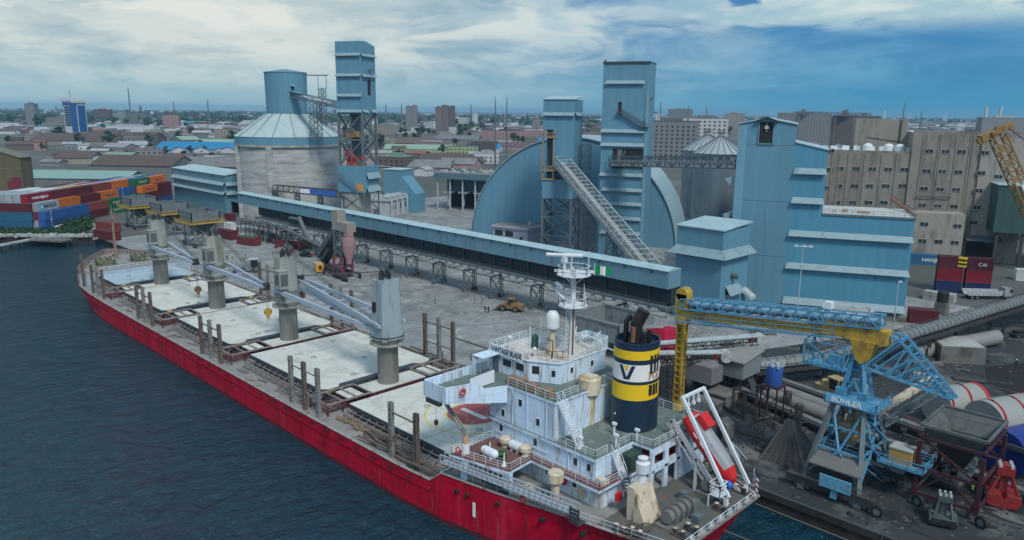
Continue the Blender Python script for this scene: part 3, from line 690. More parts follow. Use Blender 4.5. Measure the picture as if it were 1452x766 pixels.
# radar mast
MX,MY=-60.0,71.0
def mast(m):
    m.mi=0; m.tube((MX,MY,ZR),(MX,MY,ZR+10.6),.42,.3,n=10)
    m.mi=1; m.tube((MX+.35,MY-.25,ZR),(MX+.3,MY-.2,ZR+6.5),.12,n=6)
    m.mi=0
    for k in range(12): m.beam((MX-.4,MY-.75,ZR+1+k*.55),(MX-.4,MY-.25,ZR+1+k*.55),.07)
    for q in (-.75,-.25): m.beam((MX-.4,MY+q,ZR+.8),(MX-.4,MY+q,ZR+7.6),.08)
    m.ext([(MX-.4,MY-.2,ZR),(MX-2.4,MY-.2,ZR),(MX-.4,MY-.2,ZR+3.4)],(0,.3,0))
mm=part('radar_mast',[white_cl,rust],mast,ship,40)
def plat(z,r,nm):
    m=MB(); m.lathe(MX,MY,[(.2,z-.1),(r*.7,z),(r,z+.08),(r,z+.2),(.2,z+.2)],12); m.rail([(MX+r*.95*math.cos(2*PI*i/8),MY+r*.95*math.sin(2*PI*i/8),z+.2) for i in range(8)],1.0,1.5,.06,2,True)
    for i in range(4): m.beam((MX,MY,z-1.3),(MX+r*.7*math.cos(i*PI/2+.4),MY+r*.7*math.sin(i*PI/2+.4),z),.12)
    m.obj(nm,white_cl,mm)
plat(ZR+6.4,1.9,'mast_platform'); plat(ZR+10.4,2.2,'mast_platform')
def radar(c,l,a):
    m=MB(); d=Vector((math.cos(a),math.sin(a),0))*l/2; m.tube(Vector(c)-d,Vector(c)+d,.24,n=8); m.cbox(c[0],c[1],c[2]-.9,.6,.6,.75); m.beam((c[0],c[1],c[2]-2.0),(c[0],c[1],c[2]-.9),.25); m.obj('radar_scanner',white_cl,mm)
radar((MX-1.1,MY-.6,ZR+12.9),4.6,.62); radar((MX-1.6,MY-.9,ZR+9.0),2.2,2.6)
def masttop(m):
    for (dx,dy,z0,z1) in ((1.7,.8,10.6,13.6),(-1.4,1.2,10.6,12.6),(.8,-1.5,10.6,12.4),(.2,1.9,6.4,9.0),(1.8,.2,6.4,8.5)): m.beam((MX+dx,MY+dy,ZR+z0),(MX+dx,MY+dy,ZR+z1),.09)
    m.beam((MX-2.0,MY-1.4,ZR+10.9),(MX+2.0,MY+1.6,ZR+10.9),.3); m.beam((MX-1.8,MY+1.4,ZR+11.2),(MX+1.6,MY-1.5,ZR+11.2),.2)
    m.tube((MX-1.8,MY-1.2,ZR+8.2),(MX-.2,MY-1.5,ZR+7.6),.14,n=6)
part('mast_antenna',white_cl,masttop,mm)
def roofbits(m):
    m.tube((-66.5,66.2,ZR),(-66.5,66.2,ZR+1.7),.05,n=6); m.sphere((-66.5,66.2,ZR+1.8),.28,8,5); m.sphere((-62.6,66.8,ZR+1.0),.3,8,5); m.tube((-62.6,66.8,ZR),(-62.6,66.8,ZR+.9),.06,n=6)
    m.tube((-63.5,68.5,ZR),(-63.9,69.4,ZR+4.4),.03,n=5); m.tube((-62.3,65.6,ZR-5),(-62.3,65.6,ZR+4.3),.09,n=6)
part('roof_antenna',white_cl,roofbits)
part('binnacle_cover',M('canvas_green',(.03,.10,.07),.8,0,.2,1),lambda m:m.lathe(-65.0,69.4,[(.45,ZR),(.5,ZR+.3),(.45,ZR+1.6),(.2,ZR+1.9),(.02,ZR+1.95)],10))
part('roof_gate_pipe',rust,lambda m:(m.tube((-60.6,68.0,ZR),(-60.6,68.0,ZR+2.3),.08,n=6),m.tube((-60.6,68.0,ZR+2.3),(-61.5,67.7,ZR+2.3),.08,n=6),m.rail([(-62,67.6,ZR),(-60.4,67.6,ZR),(-59.2,69.4,ZR)],1.0,.7,.06,2)))
# pale tangle of pipes on the starboard roof corner
def tangle(m):
    random.seed(5)
    for _ in range(26):
        p=Vector((random.uniform(-62.5,-58.9),random.uniform(74,76.2),ZR+random.uniform(.1,1.6))); m.beam(p,p+Vector((random.gauss(0,.9),random.gauss(0,.6),random.gauss(0,.6))),.12)
    m.rail([(-58.7,73.5,ZR),(-58.7,76,ZR)],1.3,.5,.08,4)
part('folded_ladder_stack',white_cl,tangle)
# port wall windows of the lower house, doors, pipes
for x,z in ((-63.9,ZA+1.7),(-58.0,ZA+1.7),(-51.6,ZA+1.4),(-49.6,ZA+1.4),(-63.6,ZB+1.0),(-60.6,ZB+3.2),(-57.6,ZB+1.6)): win((x,62.3,z),'y',.55,.85,h2 if z<ZB else h3)
for x in (-55.6,-53.6,-51.4): win((x,62.0,ZP+1.75),'y',.6,.85,h1)
for x,z,p,y in ((-62.6,ZA+.15,h2,62.3),(-50.4,ZP+.15,h1,62.0)): part('door',cream if p is h1 else ship_w,lambda m:(m.box(x-.45,y-.06,z,x+.45,y,z+1.9)),p)
def pipes(m):
    for x,z0,z1 in ((-61.9,ZA,ZN-.3),(-59.4,ZA,ZN-.3),(-56.2,ZB,ZN-.4),(-64.8,ZA,ZN-1),(-52.6,ZA,ZB),(-50.6,ZA,ZB),(-48.9,ZA,ZB)): m.tube((x,62.2,z0),(x,62.2,z1),.055,n=6)
    m.beam((-65,62.25,ZB-.1),(-49,62.25,ZB-.1),.07,.12); m.beam((-65.4,62.22,ZA+.95),(-56,62.22,ZA+.95),.05)
    for x,z in ((-63.4,ZA+2.3),(-57.4,ZA+2.2),(-51.6,ZA+2.2)): m.sphere((x,62.1,z),.14,6,4)
part('wall_pipe',ship_w,pipes)
# knuckled arch pillars of the overhanging boat deck, port side
for x in (-63.4,-57.6): part('deck_pillar',ship_w,lambda m:m.box(x-.55,55.5 if x<-60 else 57.0,ZP,x+.55,56.0 if x<-60 else 57.5,ZA-.3))
part('deck_fender_plate',M('faded_pink',(.5,.36,.36),.7,0,.3,1),lambda m:(m.box(-63.9,55.35,2.7,-62.9,55.5,3.9),m.box(-58.1,56.5,2.7,-57.1,56.9,3.9)))
# rails of the decks
part('boat_deck_rail',white,lambda m:(m.rail([(-65.2,55.1,ZA),(-57.1,57.0,ZA),(-57.5,61.1,ZA),(-47.1,61.1,ZA),(-47.1,64.5,ZA)],1.0,1.5,.045),m.rail([(-65.2,55.1,ZA),(-65.2,62,ZA)],1.0,1.5,.045)))
part('funnel_deck_rail',white,lambda m:(m.rail([(-54.5,62.2,ZB),(-48.7,62.2,ZB),(-48.7,64.4,ZB)],1.0,1.2,.05),m.rail([(-48.7,66.6,ZB),(-48.7,69.0,ZB),(-45.8,69.2,ZB),(-45.8,74.5,ZB)],1.0,1.2,.05),m.rail([(-45.8,79,ZB),(-45.8,80.6,ZB),(-66,80.6,ZB)],1.0,1.5,.05)))
part('poop_rail',white,lambda m:(m.rail([(-62,55.6,4.2),(-53,57.4,4.2),(-48,58.5,4.2),(-40,60.1,4.2),(-36.6,60.8,4.2)],.95,1.6,.04,2),m.rail([(-36.6,60.9,4.2),(-36.6,77.4,4.2),(-40,79,4.2),(-48,81.2,4.2)],.95,1.2,.05,2)))
# stairs
def stair(p,q,w,mat,nm='stairway',rl=True):
    m=MB(); p=Vector(p);q=Vector(q); d=(q-p); s=Vector((d.x,d.y,0)).cross(Vector((0,0,1))).normalized()*(w/2)
    for k in (-1,1): m.beam(p+s*k,q+s*k,.09,.3)
    n=max(3,int(abs(d.z)/.24))
    for i in range(n): 
        c=p+d*(i+.5)/n; m.beam(c-s,c+s,.26,.06)
    if rl:
        for k in (-1,1):
            m.beam(p+s*k+Vector((0,0,.95)),q+s*k+Vector((0,0,.95)),.06)
            for i in range(4): c=p+d*i/3+s*k; m.beam(c,c+Vector((0,0,.95)),.05)
    return m.obj(nm,mat,ship)
stair((-55.0,63.2,ZN),(-51.6,63.2,ZB),.9,white); stair((-48.5,65.4,ZB),(-46.9,65.4,ZA),.9,white); stair((-46.9,65.5,ZA),(-44.0,63.7,ZP),.9,M('stair_dark',(.10,.10,.10),.7,0,.2,1))
# ventilator column beside the funnel, posts
vx,vy,_=Zp(834,600,ZB)
def ventil(m): m.lathe(vx,vy,[(.75,ZB),(.75,ZB+1.6),(.82,ZB+1.65),(.82,ZB+1.8),(.78,ZB+1.8),(.78,ZB+3.9),(1.4,ZB+4.1),(1.4,ZB+6.0),(1.25,ZB+6.15),(.01,ZB+6.15)],20)
part('ventilator',[M('vent_cream',(.60,.55,.42),.6,0,.1,.5,dirt=[((.35,.20,.05),.42,.8),(RUST,.2,1.5)],streak=5)],ventil,ship,35)
for x,y,h in ((-53.4,64.0,1.5),(-53.0,64.6,1.4)): part('vent_post',cream if x<-53.2 else white,lambda m:m.cbox(x,y,ZB,.4,.4,h))
part('vent_head',white,lambda m:[ (m.tube((x,y,ZB),(x,y,ZB+1.4),.12,n=6),m.cbox(x,y,ZB+1.3,.55,.35,.3)) for x,y in ((-51.5,62.9),(-49.0,66.4),(-48.2,69.4),(-51.2,68.9))])
part('roof_ladder',red,lambda m:[m.beam((vx-1.4,vy+1.6,ZB+k*.3),(vx-1.4,vy+2.1,ZB+k*.3),.06) for k in range(14)]+[m.beam((vx-1.4,vy+q,ZB),(vx-1.4,vy+q,ZB+4.4),.09) for q in (1.6,2.1)])
# funnel
FX_,FY_=-51.6,73.4
fun_m=[navy,yellow_cl,M('funnel_white',(.74,.75,.74),.45,0,.05,.4,dirt=((.30,.13,.04),.10,.7),streak=4)]
def funnel(m): m.lathe(FX_,FY_,[(1.02,ZB),(1.0,ZB+4.1),(.995,ZB+6.1),(.992,ZB+6.5),(.988,ZB+8.6),(.985,ZB+9.2),(.98,ZB+10.3),(.978,ZB+11.2),(.92,ZB+11.2),(.9,ZB+10.6),(.01,ZB+10.6)],40,2.75,3.05,[0,1,0,2,0,1,0,0,0,0])
fun=part('funnel',fun_m,funnel,ship,30)
def curved(pts2,mat,nm,th0,off=.02):
    m=MB(); 
    for poly in pts2:
        # subdivide quads across angle so they hug the shell
        vs=[]
        for (u,z) in poly:
            a_=th0+u/2.95; vs.append((FX_+(2.75*.992+off)*math.cos(a_),FY_+(3.05*.992+off)*math.sin(a_),z))
        m.face(*vs)
    m.obj(nm,mat,fun)
th=-1.30   # faces port and a little forward
zb,zt=ZB+6.75,ZB+8.5
def strip(u0,u1,w0,w1,n=6): return [[(u0+(u1-u0)*i/n-w0,zt+(zb-zt)*i/n),(u0+(u1-u0)*i/n+w0,zt+(zb-zt)*i/n),(u0+(u1-u0)*(i+1)/n+w0,zt+(zb-zt)*(i+1)/n),(u0+(u1-u0)*(i+1)/n-w0,zt+(zb-zt)*(i+1)/n)] for i in range(n)]
curved(strip(-.85,-.12,.24,.2)+strip(.85,.12,.24,.2),navy,'funnel_letter',th)
curved([[(-.36,zt),(.36,zt),(0,zt-.75)]],yellow_cl,'funnel_triangle',th)
lv=[]
for k in range(3):
    u=1.9+k*.62; lv.append([(u-.2,ZB+7.4),(u+.2,ZB+7.4),(u+.2,ZB+9.7),(u-.2,ZB+9.7)]); lv.append([(u-.26,ZB+4.6),(u+.26,ZB+4.6),(u+.26,ZB+6.0),(u-.26,ZB+6.0)])
curved(lv,black,'funnel_louvre',-.86,.03)
curved([[(1.55,ZB+6.6),(2.5,ZB+6.6),(2.3,ZB+7.6),(1.75,ZB+7.8)],[(2.7,ZB+6.6),(3.3,ZB+6.6),(3.2,ZB+7.3),(2.8,ZB+7.3)]],M('rust_run',(.42,.20,.06),.7,0,.3,1.5),'funnel_rust_stain',-.86,.015)
part('funnel_lamp',white_cl,lambda m:m.sphere((FX_-.7,FY_-3.0,ZB+2.0),.12,8,5),fun)
def exh(m):
    soot=0
    m.tube((FX_+.2,FY_-.6,ZB+10.5),(FX_+.2,FY_-.6,ZB+13.2),.75,n=14); m.tube((FX_+.2,FY_-.6,ZB+13.1),(FX_+.9,FY_-.1,ZB+14.9),.78,n=14)
    for dx,dy,h,r in ((-1.3,-.6,2.7,.34),(-1.1,.5,2.3,.28),(1.2,.8,1.8,.3),(-.4,1.2,1.8,.25),(1.4,-.5,1.6,.22)): m.tube((FX_+dx,FY_+dy,ZB+10.5),(FX_+dx,FY_+dy,ZB+10.5+h),r,n=10)
    m.tube((FX_-1.3,FY_-.6,ZB+13.1),(FX_-.9,FY_-.2,ZB+13.9),.34,n=10)
part('exhaust_pipe',M('soot_black',(.014,.014,.016),.5,0,.3,1,dirt=((.1,.06,.04),.15,1.2)),exh,fun,30)
part('exhaust_guard',rust,lambda m:m.tube((FX_+.3,FY_-1.35,ZB+11.0),(FX_+.3,FY_-1.35,ZB+12.9),.3,n=10),fun)
# gear on the red-brown boat deck
def tank(c,l,r,mat,nm): 
    m=MB(); m.tube((c[0]-l/2,c[1],c[2]),(c[0]+l/2,c[1],c[2]),r,n=14); m.sphere((c[0]-l/2,c[1],c[2]),r*.98,12,6,1); m.sphere((c[0]+l/2,c[1],c[2]),r*.98,12,6,1); m.cbox(c[0]-l/3,c[1],c[2]-r-.2,.2,r*1.6,.4); m.cbox(c[0]+l/3,c[1],c[2]-r-.2,.2,r*1.6,.4); m.obj(nm,mat,ship,40)
tank((-61.3,57.8,ZA+.75),1.7,.55,white,'liferaft_canister'); tank((-60.3,61.4,ZA+.7),1.5,.6,white_cl,'liferaft_canister')
for x in (-62.2,-58.7): part('mushroom_vent',cream,lambda m:m.lathe(x,61.3,[(.45,ZA),(.4,ZA+.6),(.75,ZA+.7),(.75,ZA+1.15),(.5,ZA+1.4),(.01,ZA+1.45)],14),ship,35)
part('rope_basket',M('net_green',(.06,.13,.07),.8,0,.4,2),lambda m:[m.torus((-60.0+random.uniform(-.5,.5),58.4+random.uniform(-.4,.4),ZA+.25+.16*k),.55,.12,'z',12,5) for k in range(5)])
part('deck_lamp_post',white,lambda m:[(m.lathe(x,y,[(.3,ZA),(.1,ZA+.6),(.06,ZA+1.6),(.01,ZA+1.65)],8)) for x,y in ((-58.6,57.6),(-61.9,58.4))])
# provision crane with slim jib
def pcr(m):
    m.mi=1; m.tube((-64.3,56.6,ZA),(-64.3,56.6,ZA+1.2),.5,n=12); m.mi=2; m.tube((-64.3,56.6,ZA+1.2),(-64.3,56.6,ZA+2.6),.4,n=10); m.mi=0
    for q in (-.22,.22): m.beam((-64.4,56.6+q,ZA+2.6),(-70.3,56.9+q*.4,ZA+6.6),.18,.25)
    m.cbox(-64.2,56.6,ZA+2.6,.7,.8,.9)
pcx=part('provision_crane',[crane_m,white,M('buff',(.5,.33,.2),.7,0,.2,1)],pcr)
part('crane_block',rust,lambda m:(m.tube((-70.3,56.9,ZA+6.5),(-70.3,56.9,ZA+2.2),.03,n=4),m.sphere((-70.3,56.9,ZA+2.0),.3,8,6,1.4)),pcx)
# gangway stowed along the side
def gang(m):
    p=Vector((-66.2,54.5,6.0)); q=Vector((-47.6,58.0,5.2)); d=(q-p).normalized(); s=Vector((-d.y,d.x,0))*.45
    for k in (-1,1):
        for zz in (0,.95): m.beam(p+s*k+Vector((0,0,zz)),q+s*k+Vector((0,0,zz)),.14)
        for i in range(27): c=p.lerp(q,i/26)+s*k; m.beam(c,c+Vector((0,0,.95)),.16,.10)
    m.ext([p-s,q-s,q+s,p+s],(0,0,.06))
part('gangway',M('gangway_grey',(.38,.44,.50),.5,.2,.1,.8,dirt=((.25,.2,.17),.2,1)),gang)
part('gangway_platform',steel_dk,lambda m:(m.box(-48.2,57.3,4.2,-46.8,58.6,4.3),[m.box(-48.1+.0,57.3,4.4+k*.45,-46.9,57.38,4.7+k*.45) for k in range(4)],[m.beam((x,57.4,4.2),(x,57.4,6.2),.12) for x in (-48.1,-46.9)]))
part('dinghy_winch',steel_dk,lambda m:[m.tube((-61+k*1.1,57.2,4.9),(-60.4+k*1.1,57.4,4.9),.42,n=10) for k in range(4)]+[m.box(-61.6,56.8,4.1,-57.2,58,4.45)])
part('fire_hose_box',red_br,lambda m:(m.cbox(-52.9,61.8,ZP+1.2,.6,.4,.7),m.sphere((-54.0,61.6,ZP+1.7),.35,8,6)))
part('fire_station',red_br,lambda m:(m.cbox(-46.0,63.2,ZP+1.3,.3,.9,1.0),m.torus((-45.6,64.6,ZP+1.9),.35,.14,'x',12,6)))
part('capped_vent',cream,lambda m:m.lathe(-52.6,60.0,[(.5,ZP),(.5,ZP+2.2),(.95,ZP+2.4),(.95,ZP+3.4),(.8,ZP+3.6),(.01,ZP+3.6)],16),ship,35)
part('deck_store',cream,lambda m:(m.cbox(-56.3,59.6,ZP,1.2,.8,.6),m.cbox(-49.8,61.7,ZP+.9,.5,.3,.5),m.cbox(-47.9,62.6,ZA,1.2,.9,.55)))
# aft pillared side under the funnel deck
def pill(m):
    X=-45.75
    for y in (69.1,72.0,74.6,77.3,80.2): m.box(X-.15,y-.35,ZP,X+.15,y+.35,ZB-.34)
    m.box(X-.14,69.1,ZB-.95,X+.14,80.2,ZB-.34); m.box(X-.14,69.1,ZA-.4,X+.14,80.2,ZA+.55)
    m.box(X-.12,74.6,ZP,X+.12,80.2,ZA-.4)
    m.box(-48.4,69.0,ZP,-45.6,69.12,ZP+.05)
part('aft_arcade',ship_w,pill)
part('aft_bulkhead',ship_w,lambda m:m.box(-50.2,69.2,ZA,-50.0,80,ZB-.35))
for k in range(7): part('red_drum',M('drum_red',(.30,.02,.03),.5,0,.15,1),lambda m:(m.tube((-47.2-(k%2)*.9,70.3+k*1.25,ZA),(-47.2-(k%2)*.9,70.3+k*1.25,ZA+1.35),.5,n=12)))
part('deck_generator',M('gen_dark_green',(.03,.06,.05),.6,0,.3,1),lambda m:(m.box(-48.4,66.6,ZA+.6,-46.9,68.8,ZA+2.1),m.box(-48.2,66.8,ZA,-47.1,68.6,ZA+.6)))
part('door',steel_lt,lambda m:m.box(-48.6,68.0,ZA+.1,-48.5,68.9,ZA+2.0),h2)
# buff casing and its ventilator on the mooring deck
part('vent_casing',[cream,ship_w],lambda m:(m.ext([(-44.4,62.6,ZP),(-41.9,62.6,ZP),(-43.6,62.6,ZP+3.9),(-44.4,62.6,ZP+3.9)],(0,3.2,0)),))
part('casing_ventilator',white_cl,lambda m:m.lathe(-43.9,64.6,[(.5,ZP+3.9),(.4,ZP+5.0),(.75,ZP+5.1),(.8,ZP+6.2),(.5,ZP+6.4),(.6,ZP+6.8),(.01,ZP+7.0)],14),ship,35)
# mooring gear aft
def winch(cx,cy,n):
    m=MB(); m.box(cx-1.2,cy-2.6,ZP,cx+1.2,cy+2.6,ZP+.3)
    for k in range(n): m.tube((cx,cy-2.2+k*1.05,ZP+1.3),(cx,cy-1.5+k*1.05,ZP+1.3),.72,n=14); m.tube((cx,cy-1.5+k*1.05,ZP+1.3),(cx,cy-1.38+k*1.05,ZP+1.3),1.12,n=16)
    m.box(cx-.5,cy+2.0,ZP,cx+.6,cy+2.8,ZP+1.7); m.obj('mooring_winch',M('winch_grey',(.17,.18,.18),.6,.1,.25,.8,dirt=(RUST,.2,1)),ship)
winch(-40.2,66.2,4); winch(-41.0,75.6,3)
for x,y in ((-43.2,59.9),(-41.6,60.6),(-38.4,63.8),(-37.9,65.6),(-38.0,71.6),(-39.6,74.0),(-38.6,77.2)):
    part('mooring_bitts',[steel_dk,cream],lambda m:(m.box(x-.9,y-.4,ZP,x+.9,y+.4,ZP+.12),[ (setattr(m,'mi',0),m.tube((x+q,y,ZP+.1),(x+q,y,ZP+.75),.22,n=10),setattr(m,'mi',1),m.tube((x+q,y,ZP+.75),(x+q,y,ZP+.8),.24,n=10)) for q in (-.5,.5)]))
part('mooring_rope',M('rope_dark',(.09,.085,.08),.9,0,.3,2),lambda m:[m.torus((-42.0+random.gauss(0,.7),61.3+random.gauss(0,.6),ZP+.1+.05*k),random.uniform(.4,.9),.07,'z',14,5) for k in range(12)])
part('deck_hatch',steel,lambda m:[m.cbox(x,y,ZP,1.0,1.0,.9) for x,y in ((-40.6,70.2),(-38.6,67.6),(-42.4,71.0))])
for k in range(9):
    y=61.6+k*1.95; part('fairlead',steel_lt,lambda m:(m.cbox(-36.75,y,ZP+.1,.35,.9,.35),m.torus((-36.7,y,ZP+.55),.3,.11,'x',10,5)))
# launching ramp for the lifeboat: rails, portal davit, basket
BP=Vector((-45.0,75.4,12.3)); BQ=Vector((-38.6,75.4,6.0)); BD=(BQ-BP).normalized(); BN=Vector((-BD.z,0,BD.x)); BN=BN if BN.z>0 else -BN
def ramp(m):
    for s in (-1.7,1.7):
        a=BP+Vector((0,s,0))-BN*1.2-BD*.6; b=BQ+Vector((0,s,0))-BN*1.5+BD*2.0
        m.beam(a,b,.3,.5); m.beam(a-BN*.9,b-BN*.9,.16); 
        for i in range(10): c=a.lerp(b,i/9); m.beam(c,c-BN*.9,.12); 
        for i in range(9): m.beam(a.lerp(b,i/9),a.lerp(b,(i+1)/9)-BN*.9,.09)
        m.beam(b,(b.x,b.y,ZP),.35); m.beam(a,(a.x,a.y,ZB),.3); m.beam(a.lerp(b,.45),(a.lerp(b,.45).x,a.y,ZP),.3)
    for i in range(6): c=BP.lerp(BQ,i/5)-BN*1.7; m.beam(c-Vector((0,1.7,0)),c+Vector((0,1.7,0)),.2)
    m.rail([(-46.0,73.2,ZB+.3),(-46.0,78,ZB+.3)],1.0,1,.07,3)
    for k in range(14): m.beam((-46.5+random.uniform(0,1.6),73+random.uniform(0,5),ZB+.2+random.uniform(0,1.2)),(-46.5+random.uniform(0,1.6),73+random.uniform(0,5),ZB+.3+random.uniform(0,1.4)),.12)
part('lifeboat_ramp',M('ramp_white',(.52,.53,.54),.6,0,.12,.6,dirt=(RUST,.22,.9)),ramp)
def davit(m):
    f=BQ+BD*1.0
    for s in (-2.3,2.3): 
        m.beam((f.x,75.4+s,5.2),(-44.6,75.4+s,15.2),.3,.4); m.beam((f.x-.3,75.4+s,5.0),(f.x-.3,75.4+s,ZP),.4)
    m.beam((-44.6,72.9,15.3),(-44.6,77.9,15.3),.34,.3)
    for s in (-1.1,0,1.1): m.beam((-44.6,75.4+s,15.3),(-44.5,75.4+s,14.2),.14); m.cbox(-44.5,75.4+s,13.9,.35,.3,.4)
part('portal_davit',white,davit)
part('access_basket',white,lambda m:(m.rail([(-39.6,71.6,5.6),(-38.2,71.6,5.6),(-38.2,73.2,5.6),(-39.6,73.2,5.6)],1.4,.7,.09,3,True),m.box(-39.6,71.6,5.5,-38.2,73.2,5.6),m.beam((-39.6,71.6,5.5),(-39.6,71.6,ZP),.15),m.beam((-38.2,73.2,5.5),(-38.2,73.2,ZP),.15)))
# the lifeboat itself, resting nose-down on the ramp
lb=thing('lifeboat','enclosed red and white free-fall lifeboat tilted on the stern ramp of the ship','lifeboat',tuple(BQ-BN*1.2))
def boatbody(m):
    secs=[(-.02,.05,.1),(.04,.7,.8),(.18,1.15,1.25),(.4,1.35,1.4),(.75,1.35,1.4),(.95,1.2,1.3),(1.0,.95,1.05)]; n=14; rings=[]
    for t,w,h in secs:
        c=BQ.lerp(BP,t)
        rings.append([c+Vector((0,1,0))*w*math.cos(2*PI*i/n)*(1 if True else 1)+BN*(h*math.sin(2*PI*i/n)*(1 if math.sin(2*PI*i/n)>0 else .85)) for i in range(n)])
    vs=[p for r in rings for p in r]
    for j in range(len(secs)-1):
        for i in range(n):
            a=(j*n+i,j*n+(i+1)%n,(j+1)*n+(i+1)%n,(j+1)*n+i); up=math.sin(2*PI*(i+.5)/n)
            m.mi=0 if (up<.25 or not (.1<secs[j][0])) else (1 if j in (2,3,4) else 0)
            m.raw([vs[k] for k in a],[(0,1,2,3)])
    m.raw(rings[-1],[tuple(range(n))])
m=MB(); boatbody(m); m.obj('hull',[red_br,M('boat_grey',(.26,.29,.32),.5,0,.15,.7,dirt=((.22,.2,.18),.25,1))],lb,40)
m=MB(); c=BQ.lerp(BP,.8)+BN*1.25
m.ext([c-BD*1.1+Vector((0,-.8,0)),c+BD*.7+Vector((0,-.8,0)),c+BD*.7+Vector((0,.8,0)),c-BD*1.1+Vector((0,.8,0))],BN*.75); m.obj('cockpit',red_br,lb)
m=MB(); 
for t in (.25,.42,.58,.72): c=BQ.lerp(BP,t); m.ext([c+Vector((0,-1.33,.05))+BD*.35,c+Vector((0,-1.33,.05))-BD*.35,c+Vector((0,-1.33,.25))-BD*.35,c+Vector((0,-1.33,.25))+BD*.35],(0,-.05,0))
m.obj('reflective_stripe',letter_w,lb)
m=MB(); m.sphere(BQ+BD*.1-Vector((0,1.3,-.2)),.5,10,7); tag(m.obj('mooring_buoy',M('buoy_blue',(.02,.12,.5),.4,0,.1,1),None,40,org=tuple(BQ+BD*.1-Vector((0,1.3,.3)))),'small round blue buoy hung beside the nose of the red lifeboat','buoy')
# flags
def flag(org,w,h,d,cols,label,horiz=False):
    f=thing('flag',label,'flag',org)
    p=MB(); p.tube((org[0],org[1],org[2]-.2),(org[0],org[1],org[2]+h+.3),.04,n=6); p.obj('staff',white_cl,f)
    m=MB(); n=len(cols); nn=12; dv=Vector(d).normalized(); sd=Vector((-dv.y,dv.x,0))
    def pt(u,v): return Vector(org)+dv*(u*w)+sd*(.16*math.sin(u*7+v))*w*.5+Vector((0,0,v*h-.18*u*u*h))
    for i in range(nn):
        for j in range(n if horiz else 1):
            m.mi=(j if horiz else int(i*n/nn)); v0,v1=(j/n,(j+1)/n) if horiz else (0,1)
            m.face(pt(i/nn,v0),pt((i+1)/nn,v0),pt((i+1)/nn,v1),pt(i/nn,v1))
    m.obj('cloth',cols,f)
gr=M('flag_green',(.0,.22,.07),.8,0,.05,1)
fp=Yp(843,389,72.6)
flag((fp[0],fp[1],fp[2]),2.0,1.1,(.75,.6,0),[gr,letter_w,gr],'green white green flag flying beside the white radar mast')
rp=M('flag_red',(.35,.02,.06),.8,0,.05,1); bp=M('flag_blue',(.03,.03,.2),.8,0,.05,1)
flag((-36.7,76.4,5.6),1.0,2.2,(.8,-.5,0),[rp,letter_w,rp,letter_w,rp,letter_w,bp],'striped red and white ensign drooping at the ship stern rail',True)
# mooring lines from the stern to the quay
for (p,q,lab) in (((-36.6,77.2,3.4),(40,88.4,.6),'pale mooring line from the starboard stern corner to the quay'),((-36.6,70,3.0),(30,84.5,-.5),'second pale mooring line hanging low from the middle of the stern')):
    m=MB(); p=Vector(p);q=Vector(q)
    for i in range(16):
        f=lambda t:p.lerp(q,t)-Vector((0,0,2.2*4*t*(1-t)*.5)); m.tube(f(i/16),f((i+1)/16),.04,n=5,cap=False)
    tag(m.obj('mooring_line',M('rope_pale',(.20,.19,.17),.9,0,.1,1),None,org=tuple(p)),lab,'rope')
for k,x in enumerate((-24,-2,-200,-160,-120,-80)):
    fe=thing('quay_fender',['grey cylindrical fender hung on the quay wall below the blue portal crane','grey cylindrical fender hung on the quay wall near the right edge','grey cylindrical fender between hull and quay beside the second deck crane','grey cylindrical fender between hull and quay beside the third deck crane','grey cylindrical fender between hull and quay beside the fourth deck crane','grey cylindrical fender between hull and quay beside the aft house'][k],'fender',(x,86.2,-1.6))
    m=MB(); m.tube((x-1.3,86.15,-1.6),(x+1.3,86.15,-1.6),.62,n=14); m.obj('roller',conc_dk,fe)
    m=MB(); 
    for q in (-1.5,1.5): m.tube((x+q,86.9,.0),(x+q*.9,86.2,-1.5),.06,n=5)
    m.obj('chain',steel_dk,fe)

for k,(x,y,l,h_) in enumerate(((-62.0,63.1,2.6,1.0),(-59.4,63.0,1.4,.9),(-57.0,63.2,1.5,.9))):
    t=thing('wooden_crate',['long wooden slatted crate by the rail on the bridge deck under the name board','short wooden crate next to the long one on the bridge deck','lone wooden crate by the rail on the aft part of the bridge deck'][k],'crate',(x,y,ZN))
    m=MB(); m.box(x-l/2,y-.45,ZN+.12,x+l/2,y+.45,ZN+h_-.06); m.obj('box',M('crate_dark',(.10,.07,.045),.9,0,.2,1),t)
    m=MB()
    for q in range(4): z=ZN+.08+q*(h_/4.2); m.box(x-l/2-.04,y-.5,z,x+l/2+.04,y+.5,z+.16)
    for q in range(3): xx=x-l/2+q*(l-.12)/2; m.box(xx,y-.53,ZN,xx+.12,y+.53,ZN+h_)
    m.obj('slat',M('crate_wood',(.24,.16,.10),.85,0,.25,1.2),t)
